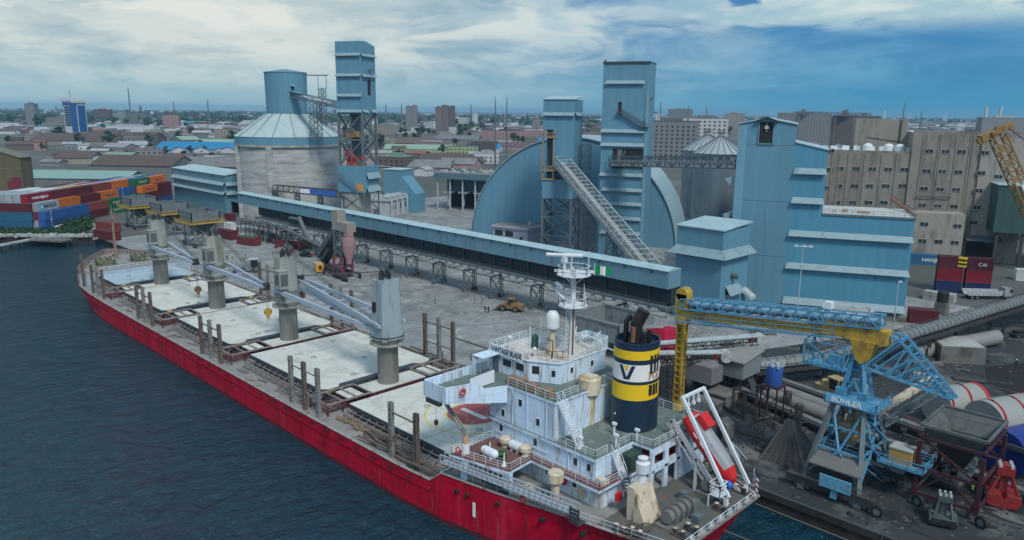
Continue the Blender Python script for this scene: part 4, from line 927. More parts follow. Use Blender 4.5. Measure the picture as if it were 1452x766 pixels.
# ================= CEMENT PLANT =================
def Cp(px,py,c):
    d=ray(px,py); t=c/(d[0]*VX+d[1]*VY); return ((d[0]*UX+d[1]*UY)*t,c,H+d[2]*t)
def Ap(px,py,a):
    d=ray(px,py); t=a/(d[0]*UX+d[1]*UY); return (a,(d[0]*VX+d[1]*VY)*t,H+d[2]*t)
def P_(name,mats,fn,parent,smooth=False,label=None):
    m=MB(); fn(m); return m.obj(name,mats,parent,smooth,label)
def ledge(par,side,e,lo,hi,z,out=.9,h=1.0,mat=None):
    """sloping sheet-metal canopy over a louvre. side 'f': wall at y=e facing -y; 'r': wall at x=e facing +x; 'l','b' the others"""
    m=MB()
    S={'f':lambda u,o:(u,e-o),'b':lambda u,o:(u,e+o),'r':lambda u,o:(e+o,u),'l':lambda u,o:(e-o,u)}[side]
    A_=[(*S(lo+.15,.02),z+h),(*S(hi-.15,.02),z+h),(*S(hi+.2,out),z),(*S(lo-.2,out),z)]
    B_=[(p[0],p[1],p[2]-.12) for p in A_]
    m.raw(A_+B_,[(0,1,2,3),(7,6,5,4),(0,4,5,1),(1,5,6,2),(2,6,7,3),(3,7,4,0)])
    m.obj('louvre_canopy',mat or ledge_m,par)
    s=MB(); q=[(*S(lo+.2,.03),z-.05),(*S(hi-.2,.03),z-.05),(*S(hi-.2,.03),z+h*.55),(*S(lo+.2,.03),z+h*.55)]
    s.face(*q); s.obj('louvre_gap',black,par)
def shell(t,a0,c0,a1,c1,z0,z1,roof=None,trim=True,name='cladding',mat=None):
    m=MB(); m.box(a0,c0,z0,a1,c1,z1); w=m.obj(name,mat or clad,t)
    if trim:
        m=MB()
        for x,y in ((a0,c0),(a1,c0),(a1,c1),(a0,c1)): m.cbox(x,y,z0+.02,.28,.28,z1-z0-.04)
        m.obj('corner_trim',clad_dk,t)
    return w
def frame_roof(t,a0,c0,a1,c1,z,rise=0,mat=None,ov=.35,th=.22,axis='c'):
    m=MB()
    if rise==0: m.box(a0-ov,c0-ov,z,a1+ov,c1+ov,z+th)
    else:
        v=[(a0-ov,c0-ov,z),(a1+ov,c0-ov,z),(a1+ov,c1+ov,z+rise),(a0-ov,c1+ov,z+rise)] if axis=='c' else [(a0-ov,c0-ov,z),(a1+ov,c0-ov,z+rise),(a1+ov,c1+ov,z+rise),(a0-ov,c1+ov,z)]
        m.ext(v,(0,0,th))
    return m.obj('roof',mat or clad_roof,t)
# --- silo
sx,sy,_=Dp(409.5,200,347); SR=22.6
t=thing('cement_silo','huge round stained concrete silo with pale cone roof and round steel head house','silo',(sx,sy,0))
silo_c=M('silo_concrete',(.40,.43,.44),.85,0,.10,.12,dirt=[((.15,.16,.18),.42,.10),((.36,.32,.25),.30,.12),((.62,.64,.64),.25,.2)],streak=.14)
P_('drum',silo_c,lambda m:m.lathe(sx,sy,[(SR,0),(SR,31.6)],64),t,30)
P_('pilaster',silo_c,lambda m:[m.tube((sx+SR*math.cos(a_),sy+SR*math.sin(a_),0),(sx+SR*math.cos(a_),sy+SR*math.sin(a_),31.6),1.5,n=6) for a_ in (R(-70+20),R(-100),R(150),R(200),R(60))],t)
P_('ring_beam',conc,lambda m:m.lathe(sx,sy,[(SR+.4,31.5),(SR+.9,31.6),(SR+.9,32.5),(SR+.4,32.6)],64),t,30)
P_('eave_band',clad,lambda m:m.lathe(sx,sy,[(SR+.2,32.5),(SR+.7,32.6),(SR+.7,36.0),(SR+.5,36.0)],64),t,30)
P_('cone_roof',M('cone_sheet',(.38,.48,.49),.45,0,.08,.1,dirt=((.25,.33,.35),.25,.3)),lambda m:m.lathe(sx,sy,[(SR+.9,35.9),(9.6,45.6)],48),t,30)
P_('roof_seam',clad_dk,lambda m:[m.beam((sx+(SR+.8)*math.cos(q),sy+(SR+.8)*math.sin(q),36.05),(sx+9.6*math.cos(q),sy+9.6*math.sin(q),45.75),.22) for q in [i*PI/8 for i in range(16)]],t)
P_('head_house',clad,lambda m:m.lathe(sx,sy,[(8.9,45.3),(9.2,63.2),(9.4,63.3),(9.4,63.7),(4,64.6),(.01,65.2)],40),t,30)
for a_,z in ((R(-150),57.5),(R(-150),52),(R(-12),57.5)):
    P_('vent_hood',steel_lt,lambda m:(m.cbox(sx+9.4*math.cos(a_),sy+9.4*math.sin(a_),z,1.6,1.6,.4)),t)
    P_('vent_opening',black,lambda m:m.cbox(sx+9.0*math.cos(a_),sy+9.0*math.sin(a_),z-1.5,1.0,1.0,1.4),t)
P_('roof_jib',steel,lambda m:(m.beam((sx+3,sy+3,62.6),(sx+13.4,sy+13.4,62.6),.5),m.truss((sx+11.6,sy+11.6,44),(sx+11.6,sy+11.6,44.01),1,1,1),m.xtower(sx+10.2,sy+10.2,sx+12.6,sy+12.6,37,57,7,.22),[m.beam((sx+q,sy+q,57),(sx+q,sy+q,62.6),.2) for q in (10.2,12.8)]),t)
# --- tower beside the silo
c0=258.0; a0=Cp(474.5,58,c0)[0]; a1=Cp(510.5,58,c0)[0]; c1=Ap(531.5,80,a1)[1]; c1=min(c1,c0+17); zt=Cp(490,58,c0)[2]; z46=Cp(490,161,c0)[2]; z26=Cp(490,235,c0)[2]; z16=Cp(490,272,c0)[2]
tA=gthing('elevator_tower','tall blue clad bucket elevator tower on open steel frame beside the concrete silo','tower',(a0,c0,0))
def pkbox(m,a0,c0,a1,c1,z0,z1,rise):
    cm=c0+(c1-c0)*.38
    pr=[(a1,c0,z0),(a1,c1,z0),(a1,c1,z1-rise),(a1,cm,z1),(a1,c0,z1-.1)]
    m.ext(pr,(a0-a1,0,0))
P_('cladding',clad,lambda m:pkbox(m,a0,c0,a1,c1,z46,zt,1.4),tA)
for fz in (.80,.52,.24,0.02):
    z=z46+(zt-z46)*fz
    ledge(tA,'f',c0,a0,a1,z); 
    if fz>.3 : ledge(tA,'r',a1,c0,c1,z-.2)
    elif fz<.1: ledge(tA,'r',a1,c0,c0+(c1-c0)*.35,z); ledge(tA,'r',a1,c0+(c1-c0)*.6,c1,z)
P_('hoist_opening',black,lambda m:m.box(a1-.02,c0+(c1-c0)*.42,z46+7,a1+.06,c0+(c1-c0)*.62,z46+(zt-z46)*.47),tA)
P_('hoist_beam',steel,lambda m:(m.beam((a1-.5,c0+(c1-c0)*.55,z46+(zt-z46)*.49),(a1+2.6,c0+(c1-c0)*.55,z46+(zt-z46)*.49),.4),m.cbox(a1+1.0,c0+(c1-c0)*.55,z46+(zt-z46)*.60,1.6,1.2,.6)),tA)
fr=MB(); zz=[z26+(z46-z26)*k/2 for k in range(3)]
fr.xtower(a0+.3,c0+.3,a1-.3,c1-.3,z26,z46,2,.85); fr.beam(((a0+a1)/2,c0+.3,z26),((a0+a1)/2,c0+.3,z46),.4)
fr.obj('steel_frame',steel,tA)
P_('elevator_leg',clad_dk,lambda m:(m.box(a0+4.6,c0+4,z26,a0+7,c0+7,z46),m.box(a0+3.6,c0+7,z26,a0+5,c0+9,z46)),tA)
P_('inner_platform',M('safety_orange',(.55,.28,.08),.6,0,.2,1,dirt=((.2,.12,.05),.3,1)),lambda m:(m.box(a0+.6,c0+.6,zz[1]-.1,a1-.6,c1-.6,zz[1]+.1),m.box(a0+3.4,c0+1.2,zz[1]+1.0,a1-3,c0+4,zz[1]+3.2),m.rail([(a0+.5,c0+.5,z26),(a1-.5,c0+.5,z26),(a1-.5,c1-.5,z26)],1.2,1.5,.12,2)),tA)
P_('red_filter',red_br,lambda m:(m.lathe(a0+3,c0+4,[(1.9,z26),(1.9,z26+5),(.5,z26+6.4)],12),m.lathe(a1-2.4,c0+3,[(1.5,z26),(1.5,z26+3.4),(.3,z26+4.2)],12)),tA)
P_('lower_block',clad,lambda m:m.box(a0-.6,c0-.4,z16,a1+.3,c1+.3,z26),tA)
ledge(tA,'r',a1+.3,c0+1,c1,z26-5,1.2,2.2); ledge(tA,'r',a1+.3,c0+1,c1,z16+.2,1.2,2.2)
P_('orange_hatch',M('safety_orange'  ,(1,1,1)),lambda m:m.box(a1-3.6,c0-.46,z16+.6,a1-.3,c0-.38,z16+3.4),tA)
P_('base_shaft',conc,lambda m:m.box(a0+.2,c0+.2,0,a1-3,c1-1,z16),tA)
P_('base_frame',steel,lambda m:m.xtower(a0-.4,c0-.2,a1,c1,0,z16,2,.4),tA)
P_('stairs',steel,lambda m:[ (m.beam((a0-1+k*1.2*0,c0-1.6,z16+8),(a1-2,c0-1.6,z16+1.0),.35),m.beam((a0-1,c0-1.6,z16+9),(a1-2,c0-1.6,z16+2.0),.12)) for k in range(1)],tA)
# conveyor between silo head and the tower
ba=Vector((*W(a0+1.2,c0+5),z46+1.3)); bb=Vector((sx+8.6*.8,sy-8.6*.35,53.2)); bb=Vector((sx+7.2,sy-1.5,52.8))
t=thing('silo_conveyor_bridge','covered truss conveyor sloping from the silo head house down to the elevator tower','conveyor',tuple(bb))
m=MB(); m.truss(bb,ba,2.8,2.4,11,.22); m.obj('truss',steel,t)
m=MB(); d=(ba-bb).normalized(); s=d.cross(Vector((0,0,1))).normalized()
m.raw([bb+Vector((0,0,1.3))+s*x+Vector((0,0,.8-abs(x)*.6)) for x in (-1.2,0,1.2)]+[ba+Vector((0,0,1.3))+s*x+Vector((0,0,.8-abs(x)*.6)) for x in (-1.2,0,1.2)],[(0,1,4,3),(1,2,5,4)]); m.beam(bb+Vector((0,0,.5)),ba+Vector((0,0,.5)),1.9,.3); m.obj('belt_cover',steel_lt,t)
md=bb.lerp(ba,.45); m=MB(); m.xtower(md.x-1.8,md.y-1.8,md.x+1.8,md.y+1.8,34.5,md.z,6,.25); m.obj('trestle',steel,t)
P_('end_hood',clad,lambda m:m.beam(bb+Vector((-1.0,0,2.7)),bb.lerp(ba,.22)+Vector((0,0,2.7)),3.2,.2),t)
# pipe bridge with a blue banner at the silo foot
p=Vector(Dp(390,268,322)); q=Vector(Dp(488,272,300)); p.z=q.z=13.4
t=thing('pipe_bridge','dark steel pipe bridge with a long blue banner in front of the silo foot','bridge',(p.x,p.y,0))
m=MB(); m.truss(p,q,2.5,2.6,12,.25); m.obj('truss',steel_dk,t)
m=MB()
for k in range(4): c=p.lerp(q,k/3); m.xtower(c.x-.8,c.y-.8,c.x+.8,c.y+.8,0,c.z,3,.22)
m.obj('leg',steel_dk,t)
d=(q-p).normalized(); nrm=Vector((d.y,-d.x,0)); bl=p.lerp(q,.42)+nrm*1.5; br_=p.lerp(q,.92)+nrm*1.5
m=MB(); m.ext([bl+Vector((0,0,.3)),br_+Vector((0,0,.3)),br_+Vector((0,0,2.4)),bl+Vector((0,0,2.4))],nrm*.06); m.obj('banner',M('banner_blue',(.04,.13,.42),.6,0,.1,1),t)
wl_=bl.lerp(br_,.28); m=MB(); m.ext([bl+Vector((0,0,.5))+nrm*.08,wl_+Vector((0,0,.5))+nrm*.08,wl_+Vector((0,0,2.2))+nrm*.08,bl+Vector((0,0,2.2))+nrm*.08],nrm*.03); m.obj('banner_panel',letter_w,t)
# --- storage hall: half barrel
ha,hr,hc=-78.0,40.2,270.0   # centre a, radius, gable plane
aL=Cp(671,318,hc)[0]; aR=Cp(957,335,hc)[0]
ha=(aL+aR)/2; hr=39.6
t=gthing('dome_hall','great barrel-vaulted blue storage hall behind the two clad towers','hall',(ha,hc,0))
def gable(m):
    pts=[(ha+hr*math.cos(q),hc,-1.0+hr*math.sin(q)) for q in [PI*i/48 for i in range(49)]]
    pts=[(p[0],p[1],max(0,p[2])) for p in pts]; m.face(*pts)
P_('gable_wall',clad,gable,t)
def vault(m):
    n=60; L_=26
    for i in range(n):
        q0,q1=PI*i/n,PI*(i+1)/n
        A_=lambda q,r,c:(ha+r*math.cos(q),c,-1.0+r*math.sin(q))
        m.face(A_(q0,hr+.35,hc-.6),A_(q1,hr+.35,hc-.6),A_(q1,hr+.35,hc+L_),A_(q0,hr+.35,hc+L_))
        m.face(A_(q1,hr+.35,hc-.6),A_(q0,hr+.35,hc-.6),A_(q0,hr,hc-.6),A_(q1,hr,hc-.6))
    m.face(*[(ha+hr*math.cos(PI*i/30),hc+L_,-1+hr*math.sin(PI*i/30)) for i in range(31)][::-1])
P_('vault_roof',M('vault_sheet',(.27,.40,.45),.35,.1,.08,.1,dirt=((.17,.26,.30),.2,.2)),vault,t,40)
# --- tower B (on braced legs, with inclined conveyor)
c0=243.0; a0=Cp(770.6,141,c0)[0]; a1=Cp(815.5,141,c0)[0]; c1=c0+10
zT=51.7; zB=19.2
tB=gthing('transfer_tower','shorter blue clad transfer tower on braced legs with open steel floors','tower',(a0,c0,0))
P_('cladding',clad,lambda m:(m.box(a0,c0,42,a1,c1,zT),m.box(a0+3.9,c0,30,a1,c1,42),m.box(a0,c0+5,24,a1-.02,c1-.02,42),m.box(a0,c0,zB,a1,c1,30.0) if 0 else m.box(a0,c0,zB,a1,c1,25.5),m.box(a1-4.2,c0+2,25,a1-.03,c1,31)),tB)
frame_roof(tB,a0,c0,a1,c1,zT,1.1)
ledge(tB,'f',c0,a0,a1,46.6); ledge(tB,'r',a1,c0,c1,46.6)
P_('open_floor',M('floor_brown',(.30,.23,.15),.7,0,.2,1),lambda m:[(m.box(a0-.3,c0-.4,z,a0+4.6,c0+5,z+.5)) for z in (25.3,28.2,39.2)]+[m.rail([(a0-.2,c0-.3,z),(a0+4.6,c0-.3,z)],1.4,1.0,.16,3) for z in (28.6,39.6)]+[m.beam((x,c0+.1,25),(x,c0+.1,42),.4) for x in (a0+.2,a0+3.8)],tB)
P_('shaft_pipe',steel_dk,lambda m:[m.tube((a0+1.2+k*.8,c0+2,25.5),(a0+1.2+k*.8,c0+2,41.5),.3,n=8) for k in range(3)],tB)
P_('braced_legs',steel,lambda m:m.xtower(a0+.3,c0+.3,a1-.5,c1-.4,0,zB,3,.75),tB)
P_('side_stairs',steel,lambda m:(m.xtower(a1+.3,c0+5,a1+3.6,c0+9,0,37,9,.2),[m.beam((a1+.6,c0+5,4*k),(a1+3.4,c0+5,4*k+3.6),.5,.2) for k in range(9)]),tB)
for z in (22,25): P_('vent_hood',black,lambda m:m.ext([(a0-.0,c0+1,z),(a0,c0+1,z+1.1),(a0-.9,c0+1,z)],(0,1.6,0)),tB)
a0B,a1B,c0B=a0,a1,c0
# --- tower C (tall)
c0=240.0; a0=Cp(856,88,c0)[0]; a1=Cp(922,88,c0)[0]; c1=c0+11
zT=63.0
tC=gthing('mill_tower','tallest blue clad tower with a dark conveyor opening and outside stairs','tower',(a0,c0,0))
w_=shell(tC,a0,c0,a1,c1,0,zT,trim=False)
frame_roof(tC,a0,c0,a1,c1,zT,0,clad_dk,.15,.3)
for z,l,r in ((56.6,.9,1.4),(41.6,0,.7),(37.3,0,.7),(27.8,0,.7),(23.0,1.0,.7),(18.5,1.0,.7),(13.8,1,.7),(9,1,.7)): ledge(tC,'f',c0,a0+l,a1-r,z,.8,1.0)
P_('corner_duct',M('duct_blue',(.17,.33,.42),.5,0,.06,.2),lambda m:(m.box(a1-.7,c0-.25,0,a1+.25,c0+.0,54),),tC)
P_('conveyor_opening',black,lambda m:m.box(a0+4.0,c0-.03,30.3,a1-.9,c0+.1,36.4),tC)
P_('opening_frame',clad_dk,lambda m:(m.box(a0+3.8,c0-.12,30.1,a0+4.0,c0,36.6),m.box(a0+3.8,c0-.12,36.4,a1-.8,c0,36.6),m.box(a0+3.8,c0-.12,30.1,a1-.8,c0,30.3)),tC)
P_('duct_inside',steel,lambda m:(m.box(a0+5.5,c0-.2,32.5,a0+7,c0-.04,36.2),m.beam((a0+8,c0-.1,36),(a0+6.6,c0-.1,31),.35)),tC)
zd=47.8
P_('stair_door',black,lambda m:m.box(a0+5.2,c0-.06,zd,a0+6.3,c0+.05,zd+3.2),tC)
P_('outside_stairs',M('stair_dark'  ,(1,1,1)),lambda m:(m.beam((a0+6.2,c0-.8,zd),(a1-1.2,c0-.8,zd-4.2),1.0,.2),m.beam((a0+6.2,c0-1.3,zd+1.1),(a1-1.2,c0-1.3,zd-3.1),.12),m.beam((a0+6.2,c0-.3,zd+1.1),(a1-1.2,c0-.3,zd-3.1),.12),m.box(a0+4.8,c0-1.3,zd-.3,a0+6.6,c0-.05,zd-.1),m.rail([(a0+4.8,c0-1.3,zd-.1),(a0+6.6,c0-1.3,zd-.1)],1.1,.8,.1,2),m.box(a1-2,c0-1.3,zd-4.5,a1+.8,c0-.05,zd-4.3),m.rail([(a1-2,c0-1.3,zd-4.3),(a1+.8,c0-1.3,zd-4.3)],1.1,.8,.1,2)),tC)
P_('lamp_bracket',steel,lambda m:m.ext([(a1,c0+2,51.5),(a1+1.6,c0+2,52.4),(a1,c0+2,52.2)],(0,.8,0)),tC)
P_('roof_lip',steel_dk,lambda m:(m.box(a0-.1,c0-.3,zT-.35,a1+.3,c0-.02,zT+.3),m.cbox(a0+.4,c0+.6,zT+.3,.4,.4,.7)),tC)
P_('side_door',black,lambda m:m.box(a1-1.0,c0-.08,43.4,a1-.5,c0-.0,46.0),tC)
a0C,a1C,c0C=a0,a1,c0
# --- inclined conveyor from tower B to the quay conveyor head
pi_=Vector((*W((a0B+a1B)/2+1.4,c0B),30.2)); qi=Vector((*Zp(925,395,11.5)[:2],11.5))
qi=Vector((-109.0,160.5,6.5))
t=thing('inclined_conveyor','long inclined open conveyor gallery running from the transfer tower down towards the quay','conveyor',tuple(qi))
m=MB(); m.truss(qi,pi_,4.4,3.0,26,.26,flip=True); m.obj('truss',steel_lt,t)
d=(pi_-qi).normalized(); s=d.cross(Vector((0,0,1))).normalized(); u=s.cross(d)
m=MB(); m.beam(qi,pi_,4.0,.25); 
for k in (-2.2,2.2): 
    a=qi+s*k; b=pi_+s*k; m.ext([a-u*.9,b-u*.9,b+u*.55,a+u*.55],s*.06)
m.obj('walkway_floor',M('walk_grey',(.27,.30,.31),.7,0,.15,.4,dirt=((.15,.14,.12),.3,.6)),t)
m=MB(); n=26
for i in range(n):
    a=qi.lerp(pi_,i/n)+u*.5; b=qi.lerp(pi_,(i+.93)/n)+u*.5
    rr=[s*1.05*math.cos(PI*k/6)+u*1.0*math.sin(PI*k/6) for k in range(7)]
    m.raw([a+r for r in rr]+[b+r for r in rr],[(k,k+1,8+k,7+k) for k in range(6)])
m.obj('belt_cover',M('belt_hood',(.42,.47,.48),.4,.3,.12,.6,dirt=((.25,.24,.21),.3,.8)),t,50)
m=MB()
for f_ in (.35,.62): c=qi.lerp(pi_,f_); m.xtower(c.x-1.8,c.y-1.8,c.x+1.8,c.y+1.8,0,c.z-.4,5 if f_>.5 else 3,.35)
m.obj('trestle',steel,t)
# --- level bridge from tower C to the packing house
p=Vector((*W(a0C+4.4,c0C-.3),31.0)); 
q=Vector((*W(-11.5,200),34.2))
t=thing('conveyor_bridge','nearly level truss conveyor bridge between the tallest tower and the packing house','conveyor',tuple(p))
m=MB(); m.truss(p,q,3.6,3.0,18,.3); m.obj('truss',steel,t)
d=(q-p).normalized(); s=d.cross(Vector((0,0,1))).normalized()
m=MB(); m.beam(p+Vector((0,0,.2)),q+Vector((0,0,.2)),3.4,.3); m.beam(p+Vector((0,0,1.5)),q+Vector((0,0,1.5)),1.9,.7); m.beam(p+s*1.5+Vector((0,0,.6)),q+s*1.5+Vector((0,0,.6)),.3,.5); m.obj('belt_cover',M('belt_hood',(1,1,1)),t)
# --- packing house D
c0=193.5; aL,aM,aW,aR=-12.2,1.0,8.3,28.2
tD=gthing('packing_house','big blue clad packing house, tall gabled block with a dark hoist opening and lower wings','building',(aM,c0,0))
pk=(aL+aM)/2-.3
P_('tall_block',clad,lambda m:m.ext([(aL,c0,0),(aM,c0,0),(aM,c0,45.4),(pk+.8,c0,46.6),(pk-.6,c0,46.6),(aL,c0,45.4)],(0,24,0)),tD)
P_('roof',clad_roof,lambda m:(m.ext([(aL-.6,c0-.4,45.35),(pk,c0-.4,46.75),(pk,c0+24.4,46.75),(aL-.6,c0+24.4,45.35)],(0,0,.2)),m.ext([(pk,c0-.4,46.75),(aM+.3,c0-.4,45.4),(aM+.3,c0+24.4,45.4),(pk,c0+24.4,46.75)],(0,0,.2))),tD)
P_('hoist_opening',black,lambda m:m.box(pk-1.5,c0-.04,40.9,pk+1.6,c0+.2,45.9),tD)
P_('opening_frame',clad,lambda m:(m.box(pk-1.75,c0-.3,40.7,pk-1.5,c0,46.2),m.box(pk+1.6,c0-.3,40.7,pk+1.85,c0,46.2),m.box(pk-1.75,c0-.3,40.6,pk+1.85,c0,40.9)),tD)
P_('opening_gable',steel_dk,lambda m:m.ext([(pk-2.6,c0-1.2,46.0),(pk+.05,c0-1.2,47.0),(pk+2.7,c0-1.2,46.0),(pk+2.7,c0-1.2,46.2),(pk+.05,c0-1.2,47.25),(pk-2.6,c0-1.2,46.2)],(0,1.6,0)),tD)
P_('hoist',steel_lt,lambda m:(m.cbox(pk+.1,c0-.3,44.3,.9,.5,.7),m.beam((pk+.1,c0-.3,43.6),(pk+.1,c0-.3,45.6),.15)),tD)
P_('side_recess',M('clad_side',(.15,.32,.41),.5,0,.05,.05,panel=1.1),lambda m:m.box(aL-.03,c0-.06,0,aL+1.9,c0-.01,45.2),tD)
for z in (31,22): P_('vent_hood',ledge_m,lambda m:m.ext([(aL-.05,c0+1.0,z+2),(aL-2.6,c0+1.0,z+.9),(aL-1.2,c0+1.0,z-.6)],(0,2.6,0)),tD)
P_('seam_line',clad_dk,lambda m:[m.box(aL+2,c0-.03,z,aM,c0,z+.1) for z in (40.5,27,13.5)],tD)
P_('upper_wing',M('clad_wing',(.080,.262,.385),.5,0,.05,.05,panel=1.1),lambda m:m.ext([(aM,c0,24.5),(aW,c0,24.5),(aW,c0,39.6),(aM,c0,41.2)],(0,17,0)),tD)
P_('wing_roof',clad_roof,lambda m:m.ext([(aM,c0-.3,41.2),(aW+.3,c0-.3,39.55),(aW+.3,c0+17.3,39.55),(aM,c0+17.3,41.2)],(0,0,.2)),tD)
P_('lower_wing',M('clad_wing',(1,1,1)),lambda m:m.box(aM,c0,2.4,aR,c0+19,24.5),tD)
P_('wing_base',conc,lambda m:m.box(aM+.05,c0+.4,0,aR-.1,c0+18.8,2.4),tD)
P_('flat_roof',M('roof_pale',(.44,.47,.46),.7,0,.1,.2,dirt=((.42,.40,.34),.3,.3)),lambda m:m.box(aW+.02,c0+.3,24.5,aR-.3,c0+18.7,24.62),tD)
P_('roof_edge',steel,lambda m:(m.box(aW,c0-.25,24.3,aR+.25,c0+.1,24.75),m.rail([(aW,c0+.2,24.7),(aR,c0+.2,24.7),(aR,c0+18.6,24.7)],1.0,2,.07,2)),tD)
P_('roof_vent',M('floor_brown',(1,1,1)),lambda m:(m.cbox(aW+5.4,c0+6,24.62,1.0,1.2,.7),m.cbox(aW+9.4,c0+5,24.62,2.6,1.6,.5),m.cbox(aW+3,c0+4.6,24.62,.4,.4,.6)),tD)
P_('roof_stair',rust,lambda m:(m.beam((aR-3.2,c0+18.5,27),(aR+1.2,c0+9,24.3),.9,.3),m.beam((aR-3.2,c0+18.5,28),(aR+1.2,c0+9,25.3),.15)),tD)
for z,r in ((34.0,aW),(27.0,aW),(19.0,aR),(11.0,aR)): ledge(tD,'f',c0,aM+.2,r,z,1.0,1.3)
ledge(tD,'f',c0,aM+.2,aR,2.2,1.1,1.5)
P_('base_trim',conc_dk,lambda m:m.box(aM,c0-1.0,0,aR+.6,c0-.6,1.0),tD)
# --- junction house E at the gallery end (quay grid)
x0,x1,y0,y1=-99.0,-83.0,147.0,160.5
ex,ey=Zp(1026.7,470,0)[:2]
x1=-84.5; y0=151.5; x0=-96.6; y1=163.8
tE=thing('junction_house','blue clad junction house with mono-pitch roof and skirt where the quay gallery ends','building',(x1,y0,0))
zT=22.0
P_('cladding',clad,lambda m:m.ext([(x0,y0,0),(x1,y0,0),(x1,y0,zT),(x0,y0,zT)],(0,y1-y0,0)),tE)
P_('roof',clad_roof,lambda m:m.ext([(x0-.4,y0-.4,zT),(x1+.4,y0-.4,zT),(x1+.4,y1+.4,zT+.9),(x0-.4,y1+.4,zT+.9)],(0,0,.25)),tE)
P_('skirt',ledge_m,lambda m:[m.raw([(x0,y0-.02,17.6),(x1,y0-.02,17.6),(x1+1.4,y0-1.5,15.7),(x0-1.4,y0-1.5,15.7),(x1+.02,y0,17.6),(x1+.02,y1,17.6),(x1+1.5,y1+1.4,15.7),(x1+1.5,y0-1.4,15.7)],[(0,1,2,3),(4,5,6,7)])],tE)
ledge(tE,'r',x1,y0+2.2,y0+8.5,7.0,1.6,2.0); 
P_('vent_pipe',steel_dk,lambda m:m.tube((x1-.1,y0+4.6,11.2),(x1+1.3,y0+5.4,10.9),.5,n=8),tE)
P_('side_opening',black,lambda m:m.box(x0-.03,y0+1,9,x0+.2,y0+5.5,13.5),tE)
P_('pale_annex',steel_lt,lambda m:(m.box(x0-7,y1-6,0,x0-.05,y1+4,12.6),m.box(x0-7.2,y1-6.2,12.6,x0,y1+4.2,14.2)),tE)
P_('duct_hood',steel_lt,lambda m:m.ext([(x1+.1,y0+9.6,6.6),(x1+2.5,y0+10.2,4.8),(x1+2.5,y0+12.6,4.8),(x1+.1,y0+12,6.6)],(0,0,.8)),tE)
# --- the long gallery along the quay
gx0,gx1,gy0,gy1=-281.0,-97.7,130.4,135.0
gx1=-84.6
tG=thing('conveyor_gallery','long blue clad conveyor gallery on many trestles along the quay apron','conveyor',(-180,132.5,0))
zb,zm,zt_=8.0,12.0,15.8
P_('cladding',clad_gy,lambda m:m.box(gx0,gy0,zm,gx1,gy1,zt_),tG)
P_('roof',clad_roof,lambda m:m.ext([(gx0-.2,gy0-.35,zt_),(gx0-.2,gy1+.3,zt_),(gx0-.2,(gy0+gy1)/2,zt_+.55)],(gx1-gx0+.2,0,0)),tG)
P_('gutter_bracket',steel_dk,lambda m:[m.box(x,gy0-.3,zt_-.8,x+.3,gy0-.01,zt_-.3) for x in range(-278,-86,7)],tG)
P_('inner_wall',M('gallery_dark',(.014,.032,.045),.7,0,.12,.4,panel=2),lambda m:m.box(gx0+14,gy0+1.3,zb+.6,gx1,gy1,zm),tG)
P_('post',steel_dk,lambda m:[m.box(x,gy0+.9,zb,x+.3,gy0+1.3,zm) for x in range(-264,-86,6)],tG)
P_('deck',steel,lambda m:(m.box(gx0+14,gy0-.6,zb-.35,gx1,gy1+.6,zb),),tG)
P_('light_plate',steel_lt,lambda m:[m.box(x,gy0-1.0,zb-.7,x+1.5,gy0-.62,zb-.35) for x in range(-262,-86,3)],tG)
P_('girder',steel,lambda m:(m.truss((gx0+14,(gy0+gy1)/2-.4,zb-2.0),(gx1,(gy0+gy1)/2-.4,zb-2.0),4.2,1.3,29,.16),m.rail([(gx0+14,gy0-.7,zb),(gx1,gy0-.7,zb)],1.1,2,.07,3)),tG)
def trestle(x):
    m=MB(); ya,yb=gy0+.3,gy1-.5; zt=zb-2.0
    m.beam((x,ya,0),(x,ya,zt),.34)
    for q in (-.42,.42):
        for r_ in (-.3,.3): m.beam((x+q,yb+r_,0),(x+q,yb+r_,zt),.13)
    for k in range(8):
        z0,z1=k*zt/8,(k+1)*zt/8; e=.42 if k%2 else -.42
        for r_ in (-.3,.3): m.beam((x-e,yb+r_,z0),(x+e,yb+r_,z1),.1)
    m.beam((x,ya,.5),(x,yb,zt-.3),.13); m.beam((x,yb,.5),(x,ya,zt-.3),.13); m.beam((x,ya,zt-.1),(x,yb,zt-.1),.3)
    if int(x)%2==0: m.beam((x,ya,zt),(x+5,ya,1.2),.12)
    m.obj('trestle',steel,tG)
    m=MB(); m.box(x-.5,ya-.4,.01,x+.5,ya+.4,.7); m.obj('footing',conc_dk,tG)
    m=MB(); m.box(x-.7,yb-.6,.01,x+.7,yb+.6,.8); m.obj('footing',maroon if random.random()<.35 else conc_dk,tG)
for x in [-265,-252,-239,-226,-213,-200,-187.3,-174.5,-162,-149,-138.5,-124,-111,-98]: trestle(x)
# --- clad warehouse at the far quay end
F=Zp(318.3,248.8,17.5); x1,y0=F[0],F[1]
Lc=Yp(244.6,236.8,y0); x0=Lc[0]; Rt=[x1,0]; 
d=ray(348.8,240.7); tt=x1/d[0]; y1=d[1]*tt
y1=min(y1,y0+26)
tW=thing('clad_warehouse','low pale-roofed blue clad warehouse with two canopy bands beside the container yard','warehouse',(x1,y0,0))
P_('cladding',clad_gy,lambda m:m.box(x0,y0,0,x1,y1,17.3),tW)
P_('roof',clad_roof,lambda m:m.ext([(x0-.5,y0-.5,17.3),(x1+.5,y0-.5,17.3),(x1+.5,y1+.5,18.6),(x0-.5,y1+.5,18.6)],(0,0,.25)),tW)
for z in (12.8,8.6): ledge(tW,'f',y0,x0,x1,z,1.5,1.4); ledge(tW,'r',x1,y0,y1 if z>10 else y0+(y1-y0)*.45,z,1.5,1.4)
